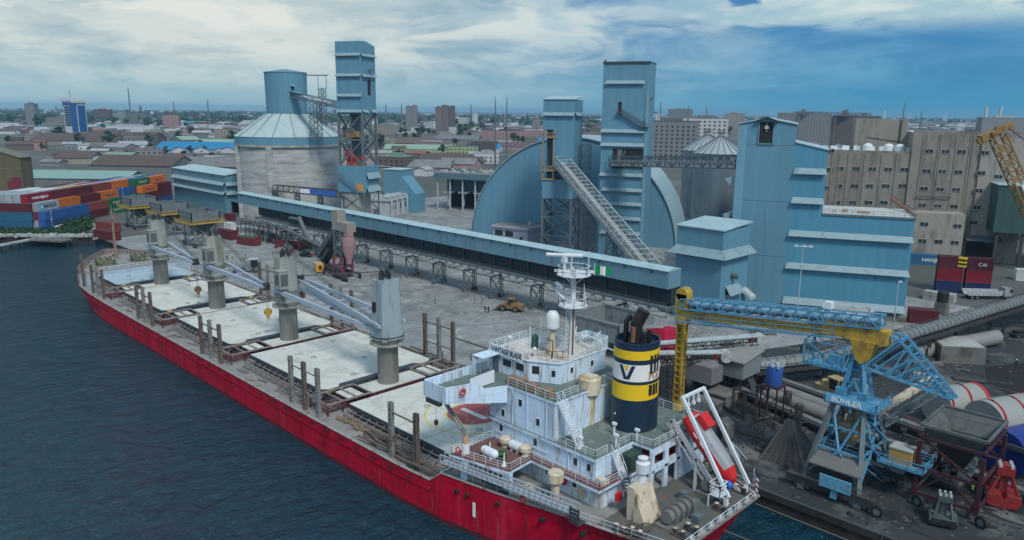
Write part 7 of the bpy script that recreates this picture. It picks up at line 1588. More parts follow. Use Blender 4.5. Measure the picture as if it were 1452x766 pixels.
beltc((-73,107,7.0),(-60.0,122.9,8.2),'pale belt conveyor with rounded head, upper of two beside the yellow leg','belt conveyors by the yellow leg'); beltc((-71,103.5,6.6),(-60.8,112.4,7.2),'pale belt conveyor with rounded head, lower of two beside the yellow leg','belt conveyors by the yellow leg')
x0,x1,y0,y1=-64.5,-58.0,113.5,119.8
t=thing('hopper_house','grey steel box house with sloped lid on posts under the belt heads','hopper',((x0+x1)/2,y0,0))
Q('box',grey_p,lambda m:m.box(x0,y0,3.6,x1,y1,6.6),t); Q('lid',M('lid_dusty',(.22,.23,.225),.85,0,.15,.5),lambda m:m.ext([(x0-.4,y0-.4,6.5),(x1+.4,y0-.4,6.5),(x1+.4,y1+.4,7.4),(x0-.4,y1+.4,7.4)],(0,0,.2)),t)
for a in (x0+.5,x1-.5):
    for b in (y0+.5,y1-.5): Q('post',mar,lambda m:m.beam((a,b,0),(a,b,3.6),.35),t)
x0,x1,y0,y1=-66.5,-60.8,108.2,112.0
t=thing('feed_hopper','dark grey feed hopper box on posts below the lower belt head','hopper',((x0+x1)/2,y0,0))
Q('box',M('dust_grey',(.16,.165,.17),.8,0,.15,.5),lambda m:(m.box(x0,y0,3.2,x1,y1,6.2),m.ext([(x0,y0,6.2),(x1,y0,6.2),(x1-1,y0+1.5,7.0),(x0+1,y0+1.5,7.0)],(0,2.2,0))),t); Q('post',steel_dk,lambda m:[m.beam((a,b,0),(a,b,3.2),.5) for a in (x0+2,x1-1.5) for b in (y0+.8,y1-.8)],t)
wheel(t,(x0-.8,y0+1,.9),.7,.4)
# big open bin by the gallery end, red chute under it
x0,x1,y0,y1=-97.5,-85.0,114.5,126.0
t=thing('open_bin','large open grey steel receiving bin behind the ship mast and funnel','bin',((x0+x1)/2,y0,0))
def ob(m):
    for (a,b) in (((x0,y0),(x1,y0)),((x1,y0),(x1,y1)),((x1,y1),(x0,y1)),((x0,y1),(x0,y0))):
        m.ext([(a[0],a[1],3.6),(b[0],b[1],3.6),(b[0],b[1],7.2),(a[0],a[1],7.2)],(.12 if a[0]==b[0] else 0,.12 if a[1]==b[1] else 0,0))
        for i in range(6): c=Vector((a[0]+(b[0]-a[0])*i/5,a[1]+(b[1]-a[1])*i/5,0)); m.beam(c+Vector((0,0,3.6)),c+Vector((0,0,7.2)),.22)
        m.beam((a[0],a[1],7.2),(b[0],b[1],7.2),.35)
    m.box(x0,y0,3.4,x1,y1,3.6)
Q('bin_wall',grey_p,ob,t); Q('post',steel_dk,lambda m:[m.beam((a,b,0),(a,b,3.6),.5) for a in (x0+1,x1-1) for b in (y0+1,y1-1)],t)
p=Zp(935,480,4); t=thing('red_chute','bright red receiving chute box next to the open grey bin','chute',(p[0],p[1],0))
Q('body',M('chute_red',(.42,.01,.05),.5,0,.1,.6),lambda m:m.ext([(p[0]-3.4,p[1]-2,1.4),(p[0]+2.6,p[1]-2,1.4),(p[0]+1.8,p[1]-1,6.0),(p[0]-2.2,p[1]-1,6.0)],(0,4,0)),t); Q('rail',steel_lt,lambda m:(m.beam((p[0]-7,p[1]-3,5.2),(p[0]+2,p[1]-2,7.2),.3),m.beam((p[0]-7,p[1]-1.4,5.2),(p[0]+2,p[1]-.4,7.2),.3)),t); Q('post',steel_dk,lambda m:[m.beam((p[0]+a,p[1]+1,0),(p[0]+a,p[1]+1,1.4),.4) for a in (-2.6,2)],t)
# yellow excavator-like cab near the crane
p=Zp(1180,566,0); t=thing('excavator','dusty yellow excavator with a square cab parked behind the blue crane','excavator',(0,0,0),(p[0],p[1],0),R(-20))
Q('track',black,lambda m:(m.box(-2.4,-1.6,0,2.2,-.9,.9),m.box(-2.4,.9,0,2.2,1.6,.9)),t); Q('house',M('exc_yellow',(.36,.29,.13),.7,0,.15,.7,dirt=((.18,.15,.11),.4,.8)),lambda m:(m.box(-2.8,-1.5,1.0,2.0,1.5,2.3),m.lathe(-1.4,0,[(1.1,2.3),(.9,3.0),(.01,3.1)],12)),t)
Q('cab',[M('exc_yellow',(1,1,1)),glass],lambda m:([m.beam((a,b,1.4),(a,b,4.2),.18) for a in (.2,2.2) for b in (-1.5,.1)],m.box(0,-1.7,4.2,2.4,.3,4.4),setattr(m,'mi',1),m.box(.3,-1.4,1.5,2.1,0,4.19)),t); Q('boom',M('exc_yellow',(1,1,1)),lambda m:(m.beam((1.8,.9,2),(5.5,.9,4.6),.45,.7),m.beam((5.5,.9,4.6),(7.4,.9,1.0),.4,.5)),t)
# sheds, boxes, low frames on the right quay
p=Zp(1024,620,0); t=thing('kiosk','small dark metal kiosk with sloped top on the quay behind the lifeboat','kiosk',(p[0],p[1],0)); Q('body',conc_dk,lambda m:m.ext([(p[0]-1.3,p[1]-1,0),(p[0]+1.3,p[1]-1,0),(p[0]+1.2,p[1]-1,2.4),(p[0],p[1]-1,3.0),(p[0]-1.2,p[1]-1,2.4)],(0,2.2,0)),t); Q('door',black,lambda m:m.box(p[0]-.4,p[1]-1.05,.1,p[0]+.6,p[1]-1.0,2.1),t)
for k,(px,py,l,w,h,lab) in enumerate(((1000,580,4.5,3,1.4,'low dark concrete block behind the lifeboat davit'),(1022,570,4,4,1.8,'square dark concrete block right of the low one by the yellow leg'),(985,590,5,3,1.5,'long dark concrete block nearest the yellow leg'))):
    p=Zp(px,py); t=thing('concrete_block',lab,'block',(p[0],p[1],0),group='dark concrete blocks by the yellow leg'); Q('block',conc_dk,lambda m:(m.box(p[0]-l/2,p[1]-w/2,0,p[0]+l/2,p[1]+w/2,h),m.box(p[0]-l/2-.2,p[1]-w/2-.2,h,p[0]+l/2+.2,p[1]+w/2+.2,h+.2)),t)
p=Zp(1070,630); t=thing('pipe_frame_stand','thin steel frame stand on the quay above the steel pyramid','frame',(p[0],p[1],0)); Q('frame',steel_dk,lambda m:[m.beam((p[0]+a,p[1]+b,0),(p[0]+a,p[1]+b,3),.1) for a in (-1,0,1) for b in (-.5,.5)]+[m.beam((p[0]-1,p[1]+b,z),(p[0]+1,p[1]+b,z),.1) for b in (-.5,.5) for z in (1,3)],t)
p=Zp(1045,640); t=thing('steel_bar','loose pale steel bars lying on the quay behind the ship stern','bar',(p[0],p[1],0)); Q('bars',steel_lt,lambda m:(m.beam((p[0]-2,p[1]+2,.1),(p[0]+2.4,p[1]-1.6,.1),.15),m.beam((p[0]-2,p[1]+2,.1),(p[0]+1.6,p[1]-2.0,.1),.12)),t)
# clutter of pipes, posts and boxes between belts: each a small thing
for k,(px,py,kind) in enumerate(((1010,545,'valve'),(1040,560,'valve'),(1115,585,'valve'),(1130,610,'valve'),(1085,640,'valve'))):
    p=Zp(px,py); t=thing('valve_post',['dark valve post with hand wheel by the feed hopper','dark valve post with hand wheel under the grey box house','dark valve post with hand wheel below the blue tank','dark lattice post between the twin pipes and pyramid','short dark bollard-like valve left of the pyramid'][k],'valve',(p[0],p[1],0))
    Q('post',steel_dk,lambda m:(m.xtower(p[0]-.4,p[1]-.4,p[0]+.4,p[1]+.4,0,[2.6,3.0,3.6,4.2,1.2][k],3,.16),m.box(p[0]-1.2,p[1]-1,0,p[0]+1.2,p[1]+1,.5)),t); Q('hand_wheel',steel_dk,lambda m:m.torus((p[0],p[1],[2.6,3.0,3.6,4.2,1.2][k]),.5,.08,'z',12,5),t)
for k in range(22):   # steel sections and slabs strewn over the bulk yard
    px,py=random.choice([(1060,455),(1230,520),(1335,520),(1290,520),(1110,470)]); p=Zp(px+random.uniform(-55,45),py+random.uniform(-8,22)); a=random.uniform(-.4,.4)+.5; l=random.uniform(2,6)
    o=MB().beam((p[0]-l/2*math.cos(a),p[1]-l/2*math.sin(a),.25),(p[0]+l/2*math.cos(a),p[1]+l/2*math.sin(a),.25),random.uniform(.5,1.8),random.uniform(.2,.5)).obj('steel_section',random.choice([conc,conc_dk,steel_dk]),None,org=(p[0],p[1],0)); tag(o,'flat grey slab or steel section lying in the dusty bulk yard','slab','loose slabs and sections in the bulk yard')
# office kiosk with parapet by the packing house
t,L_=quad_building('gate_office','low flat-roofed office with grey parapet in front of the packing house','building',Zp(1166,470,0),Zp(1232,478,0),7.5,4.4,pale,roofgrey,.5)
for k in range(2): Q('window',glass_b,lambda m:m.box(L_-4.4+k*1.7,-.06,1.6,L_-3.0+k*1.7,0,2.8),t)
Q('door',steel,lambda m:m.box(1.4,-.06,0,2.6,0,2.3),t)
# light poles
def pole(px,py,h,label,n):
    p=Zp(px,py); t=thing('light_pole',label,'lamp post',(p[0],p[1],0))
    Q('pole',steel_lt,lambda m:m.tube((p[0],p[1],0),(p[0],p[1],h),.16,.09,n=8),t)
    Q('lamp_head',white_cl,lambda m:[(m.beam((p[0],p[1],h),(p[0]+dx,p[1]+dx*.6,h+.1),.1),m.cbox(p[0]+dx,p[1]+dx*.6,h-.1,.7,.5,.35)) for dx in ((-1.3,0.2,1.3) if n==3 else (.3,))],t)
pole(1128,470,19.4,'tall slim light pole with three lamp heads in front of the packing house',3); pole(1265,478,12.4,'shorter slim light pole with one lamp by the right corner of the packing house',1)
# truck and sheds at the right
p=Zp(1372,425); t=thing('tipper_truck','pale flatbed tipper truck standing below the red containers','truck',(0,0,0),(p[0],p[1],0),R(45))
Q('load_bed',steel_lt,lambda m:(m.box(0,0,1.1,9,2.4,1.3),m.ext([(0,0,1.3),(9,0,1.3),(9.3,0,2.4),(-.6,0,2.6)],(0,.12,0)),m.ext([(0,2.3,1.3),(9,2.3,1.3),(9.3,2.3,2.4),(-.6,2.3,2.6)],(0,.12,0)),[m.box(k,-.1,1.3,k+.12,0,2.3) for k in range(9)]),t); Q('cab',[M('truck_cab',(.3,.33,.36),.4,0,.1,1),glass],lambda m:(m.box(9.6,0,.9,11.6,2.4,3.2),setattr(m,'mi',1),m.box(11.0,-.02,2.0,11.62,2.42,2.9)),t)
for x in (1.2,2.6,10.6): wheel(t,(x,.2,.55),.55,.35); wheel(t,(x,2.2,.55),.55,.35)
x,y=Zp(1444,476)[:2]; car(1446,478,R(60),'dark car at the right edge beyond the yard conveyor',(.04,.05,.06))
p0,p1=Zp(1376,505),Zp(1405,497)
t,L_=quad_building('yard_shed','small low shed with flat roof beneath the long yard conveyor','shed',(-40.6,160.5),(-34,165.5),8,3.4,conc_dk,roofgrey,0)
for k,(px,py) in enumerate(((1322,425),(1342,428))):
    p=Zp(px,py); t=thing('stacked_crates',['pile of grey crates left of the pale tipper truck','second pile of grey crates nearer the truck'][k],'crates',(p[0],p[1],0),group='piles of grey crates'); Q('crate',[conc,wood],lambda m:[(m.box(p[0]-2+a*2,p[1]-1.4,b*1.2,p[0]-.1+a*2,p[1]+1.4,b*1.2+1.1)) for a in range(2) for b in range(2)],t)
p=Zp(1334,445); t=thing('black_tank','black plastic water tank by the low maroon container','tank',(p[0],p[1],0)); Q('shell',black,lambda m:m.lathe(p[0],p[1],[(1.3,3.0),(1.3,5.4),(.9,5.8),(.01,5.9)],20),t,35); Q('stand',conc_dk,lambda m:m.cbox(p[0],p[1],0,2.6,2.6,3.0),t)
# yellow lattice boom of the crane at the right edge
b0=Vector(Dp(1474,330,190)); b1=Vector(Dp(1412,188,190)); 
t=thing('lattice_boom_crane','yellow lattice crane boom reaching up at the right edge before the mill','crane',(b0.x,b0.y,0))
def lat(m):
    d=(b1-b0).normalized(); s=Vector((R2,R2,0)); u=s.cross(d).normalized(); w=1.7
    C=[s*w+u*w*.8,s*w-u*w*.8,-s*w-u*w*.8,-s*w+u*w*.8]; n=13
    for c in C: m.beam(b0+c,b1+c,.32)
    for i in range(n):
        p=b0.lerp(b1,i/n); q=b0.lerp(b1,(i+1)/n)
        for k in range(4): 
            if i%2: m.beam(p+C[k],q+C[(k+1)%4],.2)
            else: m.beam(q+C[k],p+C[(k+1)%4],.2)
        for k in range(4): m.beam(q+C[k],q+C[(k+1)%4],.16)
boom_y=M('boom_amber',(.27,.165,.05),.6,0,.15,.7,dirt=((.15,.09,.05),.3,.9))
Q('boom',boom_y,lat,t); Q('boom_head',[boom_y,rust],lambda m:(m.beam(b1,b1+Vector((-2.6,-2.6,-1.6)),2.0,1.6),m.tube(b1+Vector((-2.9,-1.9,-2)),b1+Vector((-1.9,-2.9,-2)),.9,n=12),m.beam(b1,b1+Vector((2.6,2.6,2.2)),1.4,1.0),[m.tube(b1+Vector((k*1.2,k*1.2,1.2)),b1+Vector((k*1.2+.6,k*1.2-.6,1.2)),.6,n=10) for k in (0,1,2)]),t)
Q('pendant_rope',steel_dk,lambda m:(m.tube(b1+Vector((2,2,1.5)),b0+Vector((14,14,2)),.08,n=5),m.tube(b1+Vector((1,1,2)),b0+Vector((16,16,5)),.08,n=5)),t); Q('crawler_house',boom_y,lambda m:(m.cbox(b0.x+3,b0.y+3,1.6,6,4,3.2),m.beam((b0.x+2,b0.y+2,3),tuple(b0),1.6)),t); Q('track',black,lambda m:(m.cbox(b0.x+3,b0.y+.4,0,8,1.2,1.6),m.cbox(b0.x+3,b0.y+5.6,0,8,1.2,1.6)),t)
nbp=b0.lerp(b1,.42)-Vector((-.9,.9,0))*2.0
Q('boom_plate',M('plate_pale',(.6,.68,.75),.5,0,.1,1),lambda m:m.beam(b0.lerp(b1,.38)+Vector((1.5,-1.5,0)),b0.lerp(b1,.50)+Vector((1.5,-1.5,0)),.1,1.3),t)
# rail-mounted wire at the mill with striped block
p=Zp(1362,395); t=thing('hook_block','black and yellow striped hook block hanging before the red containers','hook',tuple(Dp(1365,372,190)))
q=Vector(Dp(1365,372,190)); Q('block',[yellow_cl,black],lambda m:[(setattr(m,'mi',k%2),m.box(q.x-.9,q.y-.5,q.z-1.2+k*.5,q.x+.9,q.y+.5,q.z-.7+k*.5)) for k in range(5)],t); Q('rope',steel_dk,lambda m:m.tube((q.x,q.y,q.z+1),tuple(b1+Vector((-2.4,-2.4,-2))),.05,n=4),t)
# power line across
# pier at the left shore
pa=Vector(Zp(-40,356,-.3)); pb=Vector(Zp(52,338,-.3)); t=thing('jetty','old narrow concrete jetty on dark piles at the left shore','jetty',tuple(pb))
Q('deck',conc,lambda m:m.beam(pa,pb,2.6,.5),t); Q('pile',steel_dk,lambda m:[m.beam(pa.lerp(pb,i/7)+Vector((0,0,-3.6)),pa.lerp(pb,i/7),.5) for i in range(8)],t)
pa=Vector(Zp(48,339,-.2)); pb=Vector(Zp(95,341.5,-.2)); t=thing('quay_remnant','low dark platform on piles below the green bank','jetty',tuple(pa)); Q('deck',conc_dk,lambda m:m.beam(pa,pb,5,.6),t); Q('pile',black,lambda m:[m.beam(pa.lerp(pb,i/9)+Vector((0,0,-3.4)),pa.lerp(pb,i/9),.5) for i in range(10)],t)

# tangle of pipes, kerbs and rails between the belts of the bulk yard
rt=random.Random(4)
for k in range(34):
    px,py=rt.choice([(1035,560),(1090,590),(1140,560),(1160,590),(1250,600),(1060,520),(1300,640)]); p=Zp(px+rt.uniform(-45,45),py+rt.uniform(-22,22)); a=rt.choice([-.3,-.3,-.25,1.25])+rt.uniform(-.1,.1); l=rt.uniform(2,8); h=rt.uniform(.15,1.3)
    m=MB(); q=(p[0]+l*math.cos(a),p[1]+l*math.sin(a)); m.tube((p[0],p[1],h),(q[0],q[1],h),rt.uniform(.06,.2),n=7)
    for e in (p,q): m.beam((e[0],e[1],0),(e[0],e[1],h),.14)
    tag(m.obj('conduit_run',rt.choice([steel_dk,steel,rust,conc_dk]),None,org=(p[0],p[1],0)),'short pipe run on low posts in the dusty bulk yard','pipe','short pipe runs in the bulk yard')
for k,(px,py,h) in enumerate(((1062,600,5),(1078,592,5),(1000,545,6),(1045,590,4.5),(1140,520,4))):
    p=Zp(px,py); t=thing('steel_post',['dark steel post pair left of the blue tank stand, nearer','dark steel post pair left of the blue tank stand, farther','dark steel portal left of the grey box house','dark steel post pair in front of the grey box house','dark steel portal over the yard conveyor tail'][k],'post',(p[0],p[1],0))
    Q('frame',steel_dk,lambda m:(m.beam((p[0]-.9,p[1],0),(p[0]-.9,p[1],h),.28),m.beam((p[0]+.9,p[1],0),(p[0]+.9,p[1],h),.28),m.beam((p[0]-1.2,p[1],h),(p[0]+1.2,p[1],h),.3),m.beam((p[0]-.9,p[1],h*.4),(p[0]+.9,p[1],h*.8),.14)),t)
p=Zp(1075,560); t=thing('inclined_chute','dark inclined chute rising to the grey box house','chute',(p[0],p[1],0))
Q('trough',steel_dk,lambda m:(m.beam((p[0]+2,p[1]-4,.8),(p[0]-5,p[1]+3,4.4),1.2,.6),[m.beam((p[0]+2-7*f,p[1]-4+7*f,0),(p[0]+2-7*f,p[1]-4+7*f,.8+3.6*f),.2) for f in (.1,.5,.9)]),t)
# ================= CONTAINERS =================
CL,CW,CH=13.6,2.95,3.35
def cont_meshes(L_):
    m=MB(); m.box(.1,.1,.15,L_-.1,CW-.1,CH-.1); m.box(0,0,0,L_,CW,.16)
    n=int(L_/.55)
    for i in range(n):
        x=.25+(L_-.5)*i/n
        for y0,y1 in ((.02,.1),(CW-.1,CW-.02)): m.box(x,y0,.3,x+.28,y1,CH-.3)
        m.box(x,.2,CH-.1,x+.28,CW-.2,CH-.05)
    for y0,y1 in ((0,.14),(CW-.14,CW)):
        m.box(0,y0,CH-.25,L_,y1,CH); m.box(0,y0,.161,L_,y1,.36)
    for x0 in (0,L_-.16):
        for y0 in (0,CW-.16): m.box(x0-.01,y0-.01,0.01,x0+.17,y0+.17,CH+.01)
    m.box(.001,.001,CH-.24,.14,CW-.001,CH-.01); m.box(L_-.14,.001,CH-.24,L_-.001,CW-.001,CH-.01)
    body=m
    d=MB()
    for y in (.5,1.0,1.85,2.4): d.tube((-.03,y,.3),(-.03,y,CH-.3),.045,n=5)
    d.box(-.015,.2,.3,.09,CW/2-.03,CH-.28); d.box(-.015,CW/2+.03,.3,.09,CW-.2,CH-.28)
    return body,d
TPL={}
for L_ in (CL,12.2,6.1):
    b,d=cont_meshes(L_); 
    bo=b.obj('body',conc); do=d.obj('door',conc); TPL[L_]=(bo.data,do.data); bpy.data.objects.remove(bo); bpy.data.objects.remove(do)
CC={'blue':(.025,.10,.30),'maroon':(.105,.018,.032),'red':(.24,.014,.034),'grey':(.30,.36,.40),'green':(.012,.13,.055),'orange':(.55,.15,.025),'teal':(.025,.13,.25),'navy':(.018,.04,.14),'white':(.6,.64,.66),'yellow':(.55,.30,.03),'brown':(.20,.05,.045)}
CM={k:M('container_'+k,v,.55,0,.10,.4,dirt=((v[0]*.6+.05,v[1]*.6+.03,v[2]*.6+.02),.22,.6),rnd=.12) for k,v in CC.items()}
NC=[0]
def container(x,y,z,rot,col,label,group=None,L_=CL,side_text=None,tcol=None,tsize=1.5,tx=None,side=-1,tsx=1.0,vert=False,small=None):
    t=thing('shipping_container',label,'container',(0,0,0),(x,y,z),rot,group)
    for i,nm in enumerate(('body','door')):
        o=bpy.data.objects.new(nm,TPL[L_][i]); COL.objects.link(o); o.parent=t; ORG[o.name]=(0,0,0)
        o.material_slots[0].link='OBJECT'; o.material_slots[0].material=CM[col]
    if side_text:
        yy=-.02 if side<0 else CW+.02; cx=L_/2 if tx is None else tx
        if vert: text_mesh('lettering',side_text,tsize,(cx,yy,CH/2),(0,0,1),(-1 if side<0 else 1,0,0),tcol or letter_w,t,.01,tsx)
        else: text_mesh('lettering',side_text,tsize,(cx,yy,CH/2),(1,0,0) if side<0 else (-1,0,0),(0,0,1),tcol or letter_w,t,.01,tsx,.01)
    NC[0]+=1
    if small: t.scale=(small,)*3
    return t
# main stack: long axis runs away from the camera (slightly right), doors towards the camera
ca=R(4); ex_=Vector((math.sin(ca)*R2-math.cos(ca)*R2,math.sin(ca)*R2+math.cos(ca)*R2,0)); nx_=Vector((ex_.y,-ex_.x,0))  # nx_: to the right
rot=math.atan2(ex_.y,ex_.x)
P0=Vector(Zp(66,325))   # near right-hand bottom corner of the visible blue stack
# in local axes x=ex_, y=left of ex_ ; right side is y=0 (-Y side) : text on side -1
def slot(i,j,l): 
    p=P0+ex_*(i*(CL+.5)+((i*3+j*5)%4)*.12)-nx_*(j*(CW+.3)); return p.x,p.y,l*(CH+.02)
PLAN={ # (slot along, column from right): (bottom level drawn, [colours bottom->top])
 (0,0):(0,['blue','blue']),(0,1):(0,['grey','red','grey']),(0,2):(1,['grey','grey','red']),(0,3):(1,['grey','grey','grey']),(0,4):(1,['maroon','grey','grey']),(0,5):(1,['grey','grey','grey']),(0,6):(1,['navy','grey','grey']),(0,7):(1,['grey','navy','grey']),(0,8):(1,['maroon','grey','grey']),(0,9):(2,['navy','orange']),
 (1,0):(0,['blue','blue']),(1,1):(1,['maroon','orange']),(1,2):(2,['maroon','maroon']),(1,3):(3,['grey']),(1,4):(3,['white']),(1,5):(3,['grey']),(1,6):(3,['white']),(1,7):(3,['grey']),
 (2,0):(0,['maroon','brown']),(2,1):(1,['maroon','maroon']),(2,2):(2,['orange','maroon']),(2,3):(3,['yellow']),(2,4):(3,['grey']),(2,5):(3,['brown']),(2,6):(3,['maroon']),
 (3,0):(0,['green','green']),(3,1):(1,['green','orange']),(3,2):(2,['grey','brown']),(3,3):(3,['grey']),(3,4):(3,['red']),(3,5):(3,['grey']),(3,6):(3,['maroon']),
 (4,0):(0,['green','green']),(4,1):(1,['maroon','blue']),(4,2):(2,['blue','orange']),(4,3):(3,['grey']),(4,4):(3,['blue']),(4,5):(3,['maroon']),
 (5,0):(0,['maroon','maroon','orange']),(5,1):(1,['maroon','maroon','green']),(5,2):(2,['green','blue']),(5,3):(3,['grey']),(5,4):(3,['grey']),(5,5):(3,['navy']),
 (6,0):(0,['blue','maroon','maroon']),(6,1):(2,['orange','orange']),(6,2):(3,['blue']),(6,3):(3,['green']),(6,4):(3,['grey'])}
TX={(0,0,0):('CMA CGM',.95,3.6,None,1.0,True),(0,0,1):('CMA CGM',.95,3.6,None,1.0,True),(0,1,2):('MAERSK',1.95,8.3,'k',1.1,False),(0,2,3):('HAMBURG SÜD',1.5,7.2,None,.95,False),(3,0,1):('U A S C',1.8,7.2,None,1.2,False),(4,0,1):('U A S C',1.8,7.2,None,1.2,False),(3,0,0):('U A S C',1.8,7.2,None,1.2,False),(3,1,2):('Hapag-Lloyd',1.5,7.4,'n',1.0,False),(5,0,2):('Hapag-Lloyd',1.4,7.2,'n',1.0,False),(5,1,3):('U A S C I',1.7,7,None,1.1,False),(6,1,3):('Hapag-Lloyd',1.4,7.2,'n',1.0,False),(4,1,2):('CMA CGM',.95,3.0,None,1.0,True)}
rown=['row nearest the water','second row inland','third row inland','fourth row inland','fifth row inland','sixth row inland','last row by the warehouse']
coln=['rightmost column']+[k+' column from right' for k in ('second','third','fourth','fifth','sixth','seventh','eighth','ninth','tenth')]
lvn=['ground level','second level','third level','top level']
for (i,j),(l0,cols) in PLAN.items():
    for k,cn in enumerate(cols):
        l=l0+k; x,y,z=slot(i,j,l); tx=TX.get((i,j,l)); 
        kw={}
        if tx: kw=dict(side_text=tx[0],tsize=tx[1],tx=tx[2],tcol={'k':letter_k,'n':M('logo_navy',(.05,.06,.25),.6,0,.05,1),None:letter_w}[tx[3]],tsx=tx[4],vert=tx[5])
        lab='%s%s container, %s, %s, %s'%(cn,' lettered' if tx else '',lvn[l],rown[i],coln[j])
        c=container(x,y,z,rot,cn,lab,'containers in the left stack',**kw)
        if (i,j,l)==(0,1,2):
            Q('logo_square',M('logo_blue',(.10,.42,.68),.6,0,.05,1),lambda m:m.box(2.2,-.03,.6,4.2,-.015,2.7),c); Q('logo_star',letter_w,lambda m:m.face(*[(3.2+(.85 if q%2==0 else .3)*math.cos(q*PI/7),-.04,1.65+(.85 if q%2==0 else .3)*math.sin(q*PI/7)) for q in range(14)]),c)
        if (i,j,l)==(0,2,3): Q('pennant',letter_w,lambda m:(m.face((8.2,-.03,.8),(9.6,-.03,1.5),(9.0,-.03,2.3),(8.6,-.03,1.6)),m.face((7.4,-.03,2.4),(8.6,-.03,1.7),(8.3,-.03,1.2))),c)
# left front row: long sides to the camera
r2=rot-PI/2; q0=Vector(Zp(60,325)); 
dirn=Vector((math.cos(r2),math.sin(r2),0))
for k,(off,l,cn,lab) in enumerate(((-17,0,'teal','light blue container lying broadside at the bottom left by the scrub'),(-16.6,1,'teal','light blue container broadside on top of the bottom left one'),(-16.8,2,'maroon','dark maroon container broadside above the two light blue ones'),(-31,0,'teal','light blue container broadside at the left edge, bottom'),(-31,1,'teal','light blue container broadside at the left edge, middle'),(-31,2,'maroon','dark maroon container broadside at the left edge, top'))):
    p=q0+dirn*off-ex_*1.0; container(p.x,p.y,l*(CH+.02)-.9*(l==0)*0,r2,cn,lab,'broadside containers at the left')
p=q0+dirn*(-2.2)+ex_*1.5; container(p.x,p.y,0,rot,'navy','narrow navy container end between the blue broadside boxes and the grey column, lower',L_=6.1); container(p.x,p.y,CH+.02,rot,'maroon','narrow maroon container end between the broadside boxes and the grey column, upper',L_=6.1)
# slab lying on the scrub
p=Zp(80,325); t=thing('white_slab','pale slab lying on the scrub below the blue containers','slab',(p[0],p[1],0)); m=MB(); m.beam((p[0],p[1],.9),(p[0]-4,p[1]+5,1.3),1.8,.4); m.obj('slab',M('slab_pale',(.5,.48,.47),.8,0,.1,1),t)
# other boxes in the yard
def at_c(px,py,rot,cn,lab,L_=12.2,z=0,**k): p=Zp(px,py,z); return container(p[0],p[1],z,rot,cn,lab,None,L_,**k)
at_c(133,338,R(15),'maroon','maroon container lying behind the bow foremast beside the rubble'); at_c(136,326,R(15),'brown','rusty brown container behind the maroon one near the far left hopper')
at_c(303,336,R(5),'maroon','maroon container at the warehouse door under the white one'); at_c(318,325,R(5),'white','white container stacked on maroon boxes near the warehouse entry',6.1,CH*.78,small=.78); at_c(322,331,R(5),'maroon','small maroon container under the white one near the warehouse entry',6.1,small=.78); at_c(318,312,R(5),'maroon','small maroon container at the top of the stack by the warehouse entry',6.1,CH*1.57,small=.78)
# right-hand side
g=GA
p=Zp(1326,414); 
for l,cn,lab,tx in ((0,'navy','dark blue container under two red ones by the mill',None),(1,'red','bright red container between a blue and a maroon one by the mill',None),(2,'maroon','maroon container with small white lettering on top of the red one by the mill','CAI')):
    for kk in range(2):
        container(p[0]+kk*math.cos(g)*6.9*1.0,p[1]+kk*math.sin(g)*6.9,l*(CH+.02),g,cn,lab+(', left' if kk==0 else ', right'),'stacked pairs by the mill',6.1,**({'side_text':tx,'tsize':1.3,'tx':3.6} if tx and kk==1 else {}))
at_c(1284,374,g,'teal','light blue container with white lettering behind the packing house corner',12.2,0,side_text='HANJIN',tsize=1.7,tx=7.5)
at_c(1288,458,g,'maroon','low maroon container by the right corner of the packing house',6.1)
at_c(1440,398,g,'white','pale container shed at the right edge beside the stacked reds',6.1)
# ================= CITY =================
rc=random.Random(21)
roofs=[M('roof_rustbrown',(.105,.085,.08),.9,0,.2,.15,dirt=((.10,.07,.06),.35,.2),rnd=.2),M('roof_greysheet',(.15,.16,.17),.7,0,.18,.15,dirt=((.14,.12,.11),.35,.2),rnd=.25),M('roof_palesheet',(.30,.33,.35),.6,0,.15,.15,dirt=((.25,.23,.21),.3,.2),rnd=.2),M('roof_greenish',(.20,.30,.24),.7,0,.15,.15,rnd=.2),M('roof_redtile',(.20,.085,.075),.8,0,.15,.15,rnd=.2),M('roof_brightblue',(.015,.20,.42),.5,0,.08,.15,rnd=.1),M('roof_mint',(.20,.34,.31),.6,0,.12,.1,dirt=((.2,.3,.28),.3,.2))]
walls=[M('wall_cream',(.26,.245,.215),.9,0,.12,.2,dirt=((.25,.22,.18),.3,.3),rnd=.2),M('wall_grey',(.19,.20,.21),.9,0,.12,.2,rnd=.2),M('wall_white',(.48,.51,.54),.8,0,.08,.2,dirt=((.35,.33,.3),.2,.3),rnd=.1),M('wall_pink',(.32,.21,.21),.9,0,.12,.2,rnd=.1),M('wall_green',(.30,.38,.20),.9,0,.12,.2,rnd=.1),M('wall_brown',(.13,.105,.10),.9,0,.15,.2,rnd=.2)]
RN=['rust-brown','grey','pale','greenish','red-tiled','bright blue','mint']; WN=['cream','grey','white','pink','lime green','brown']
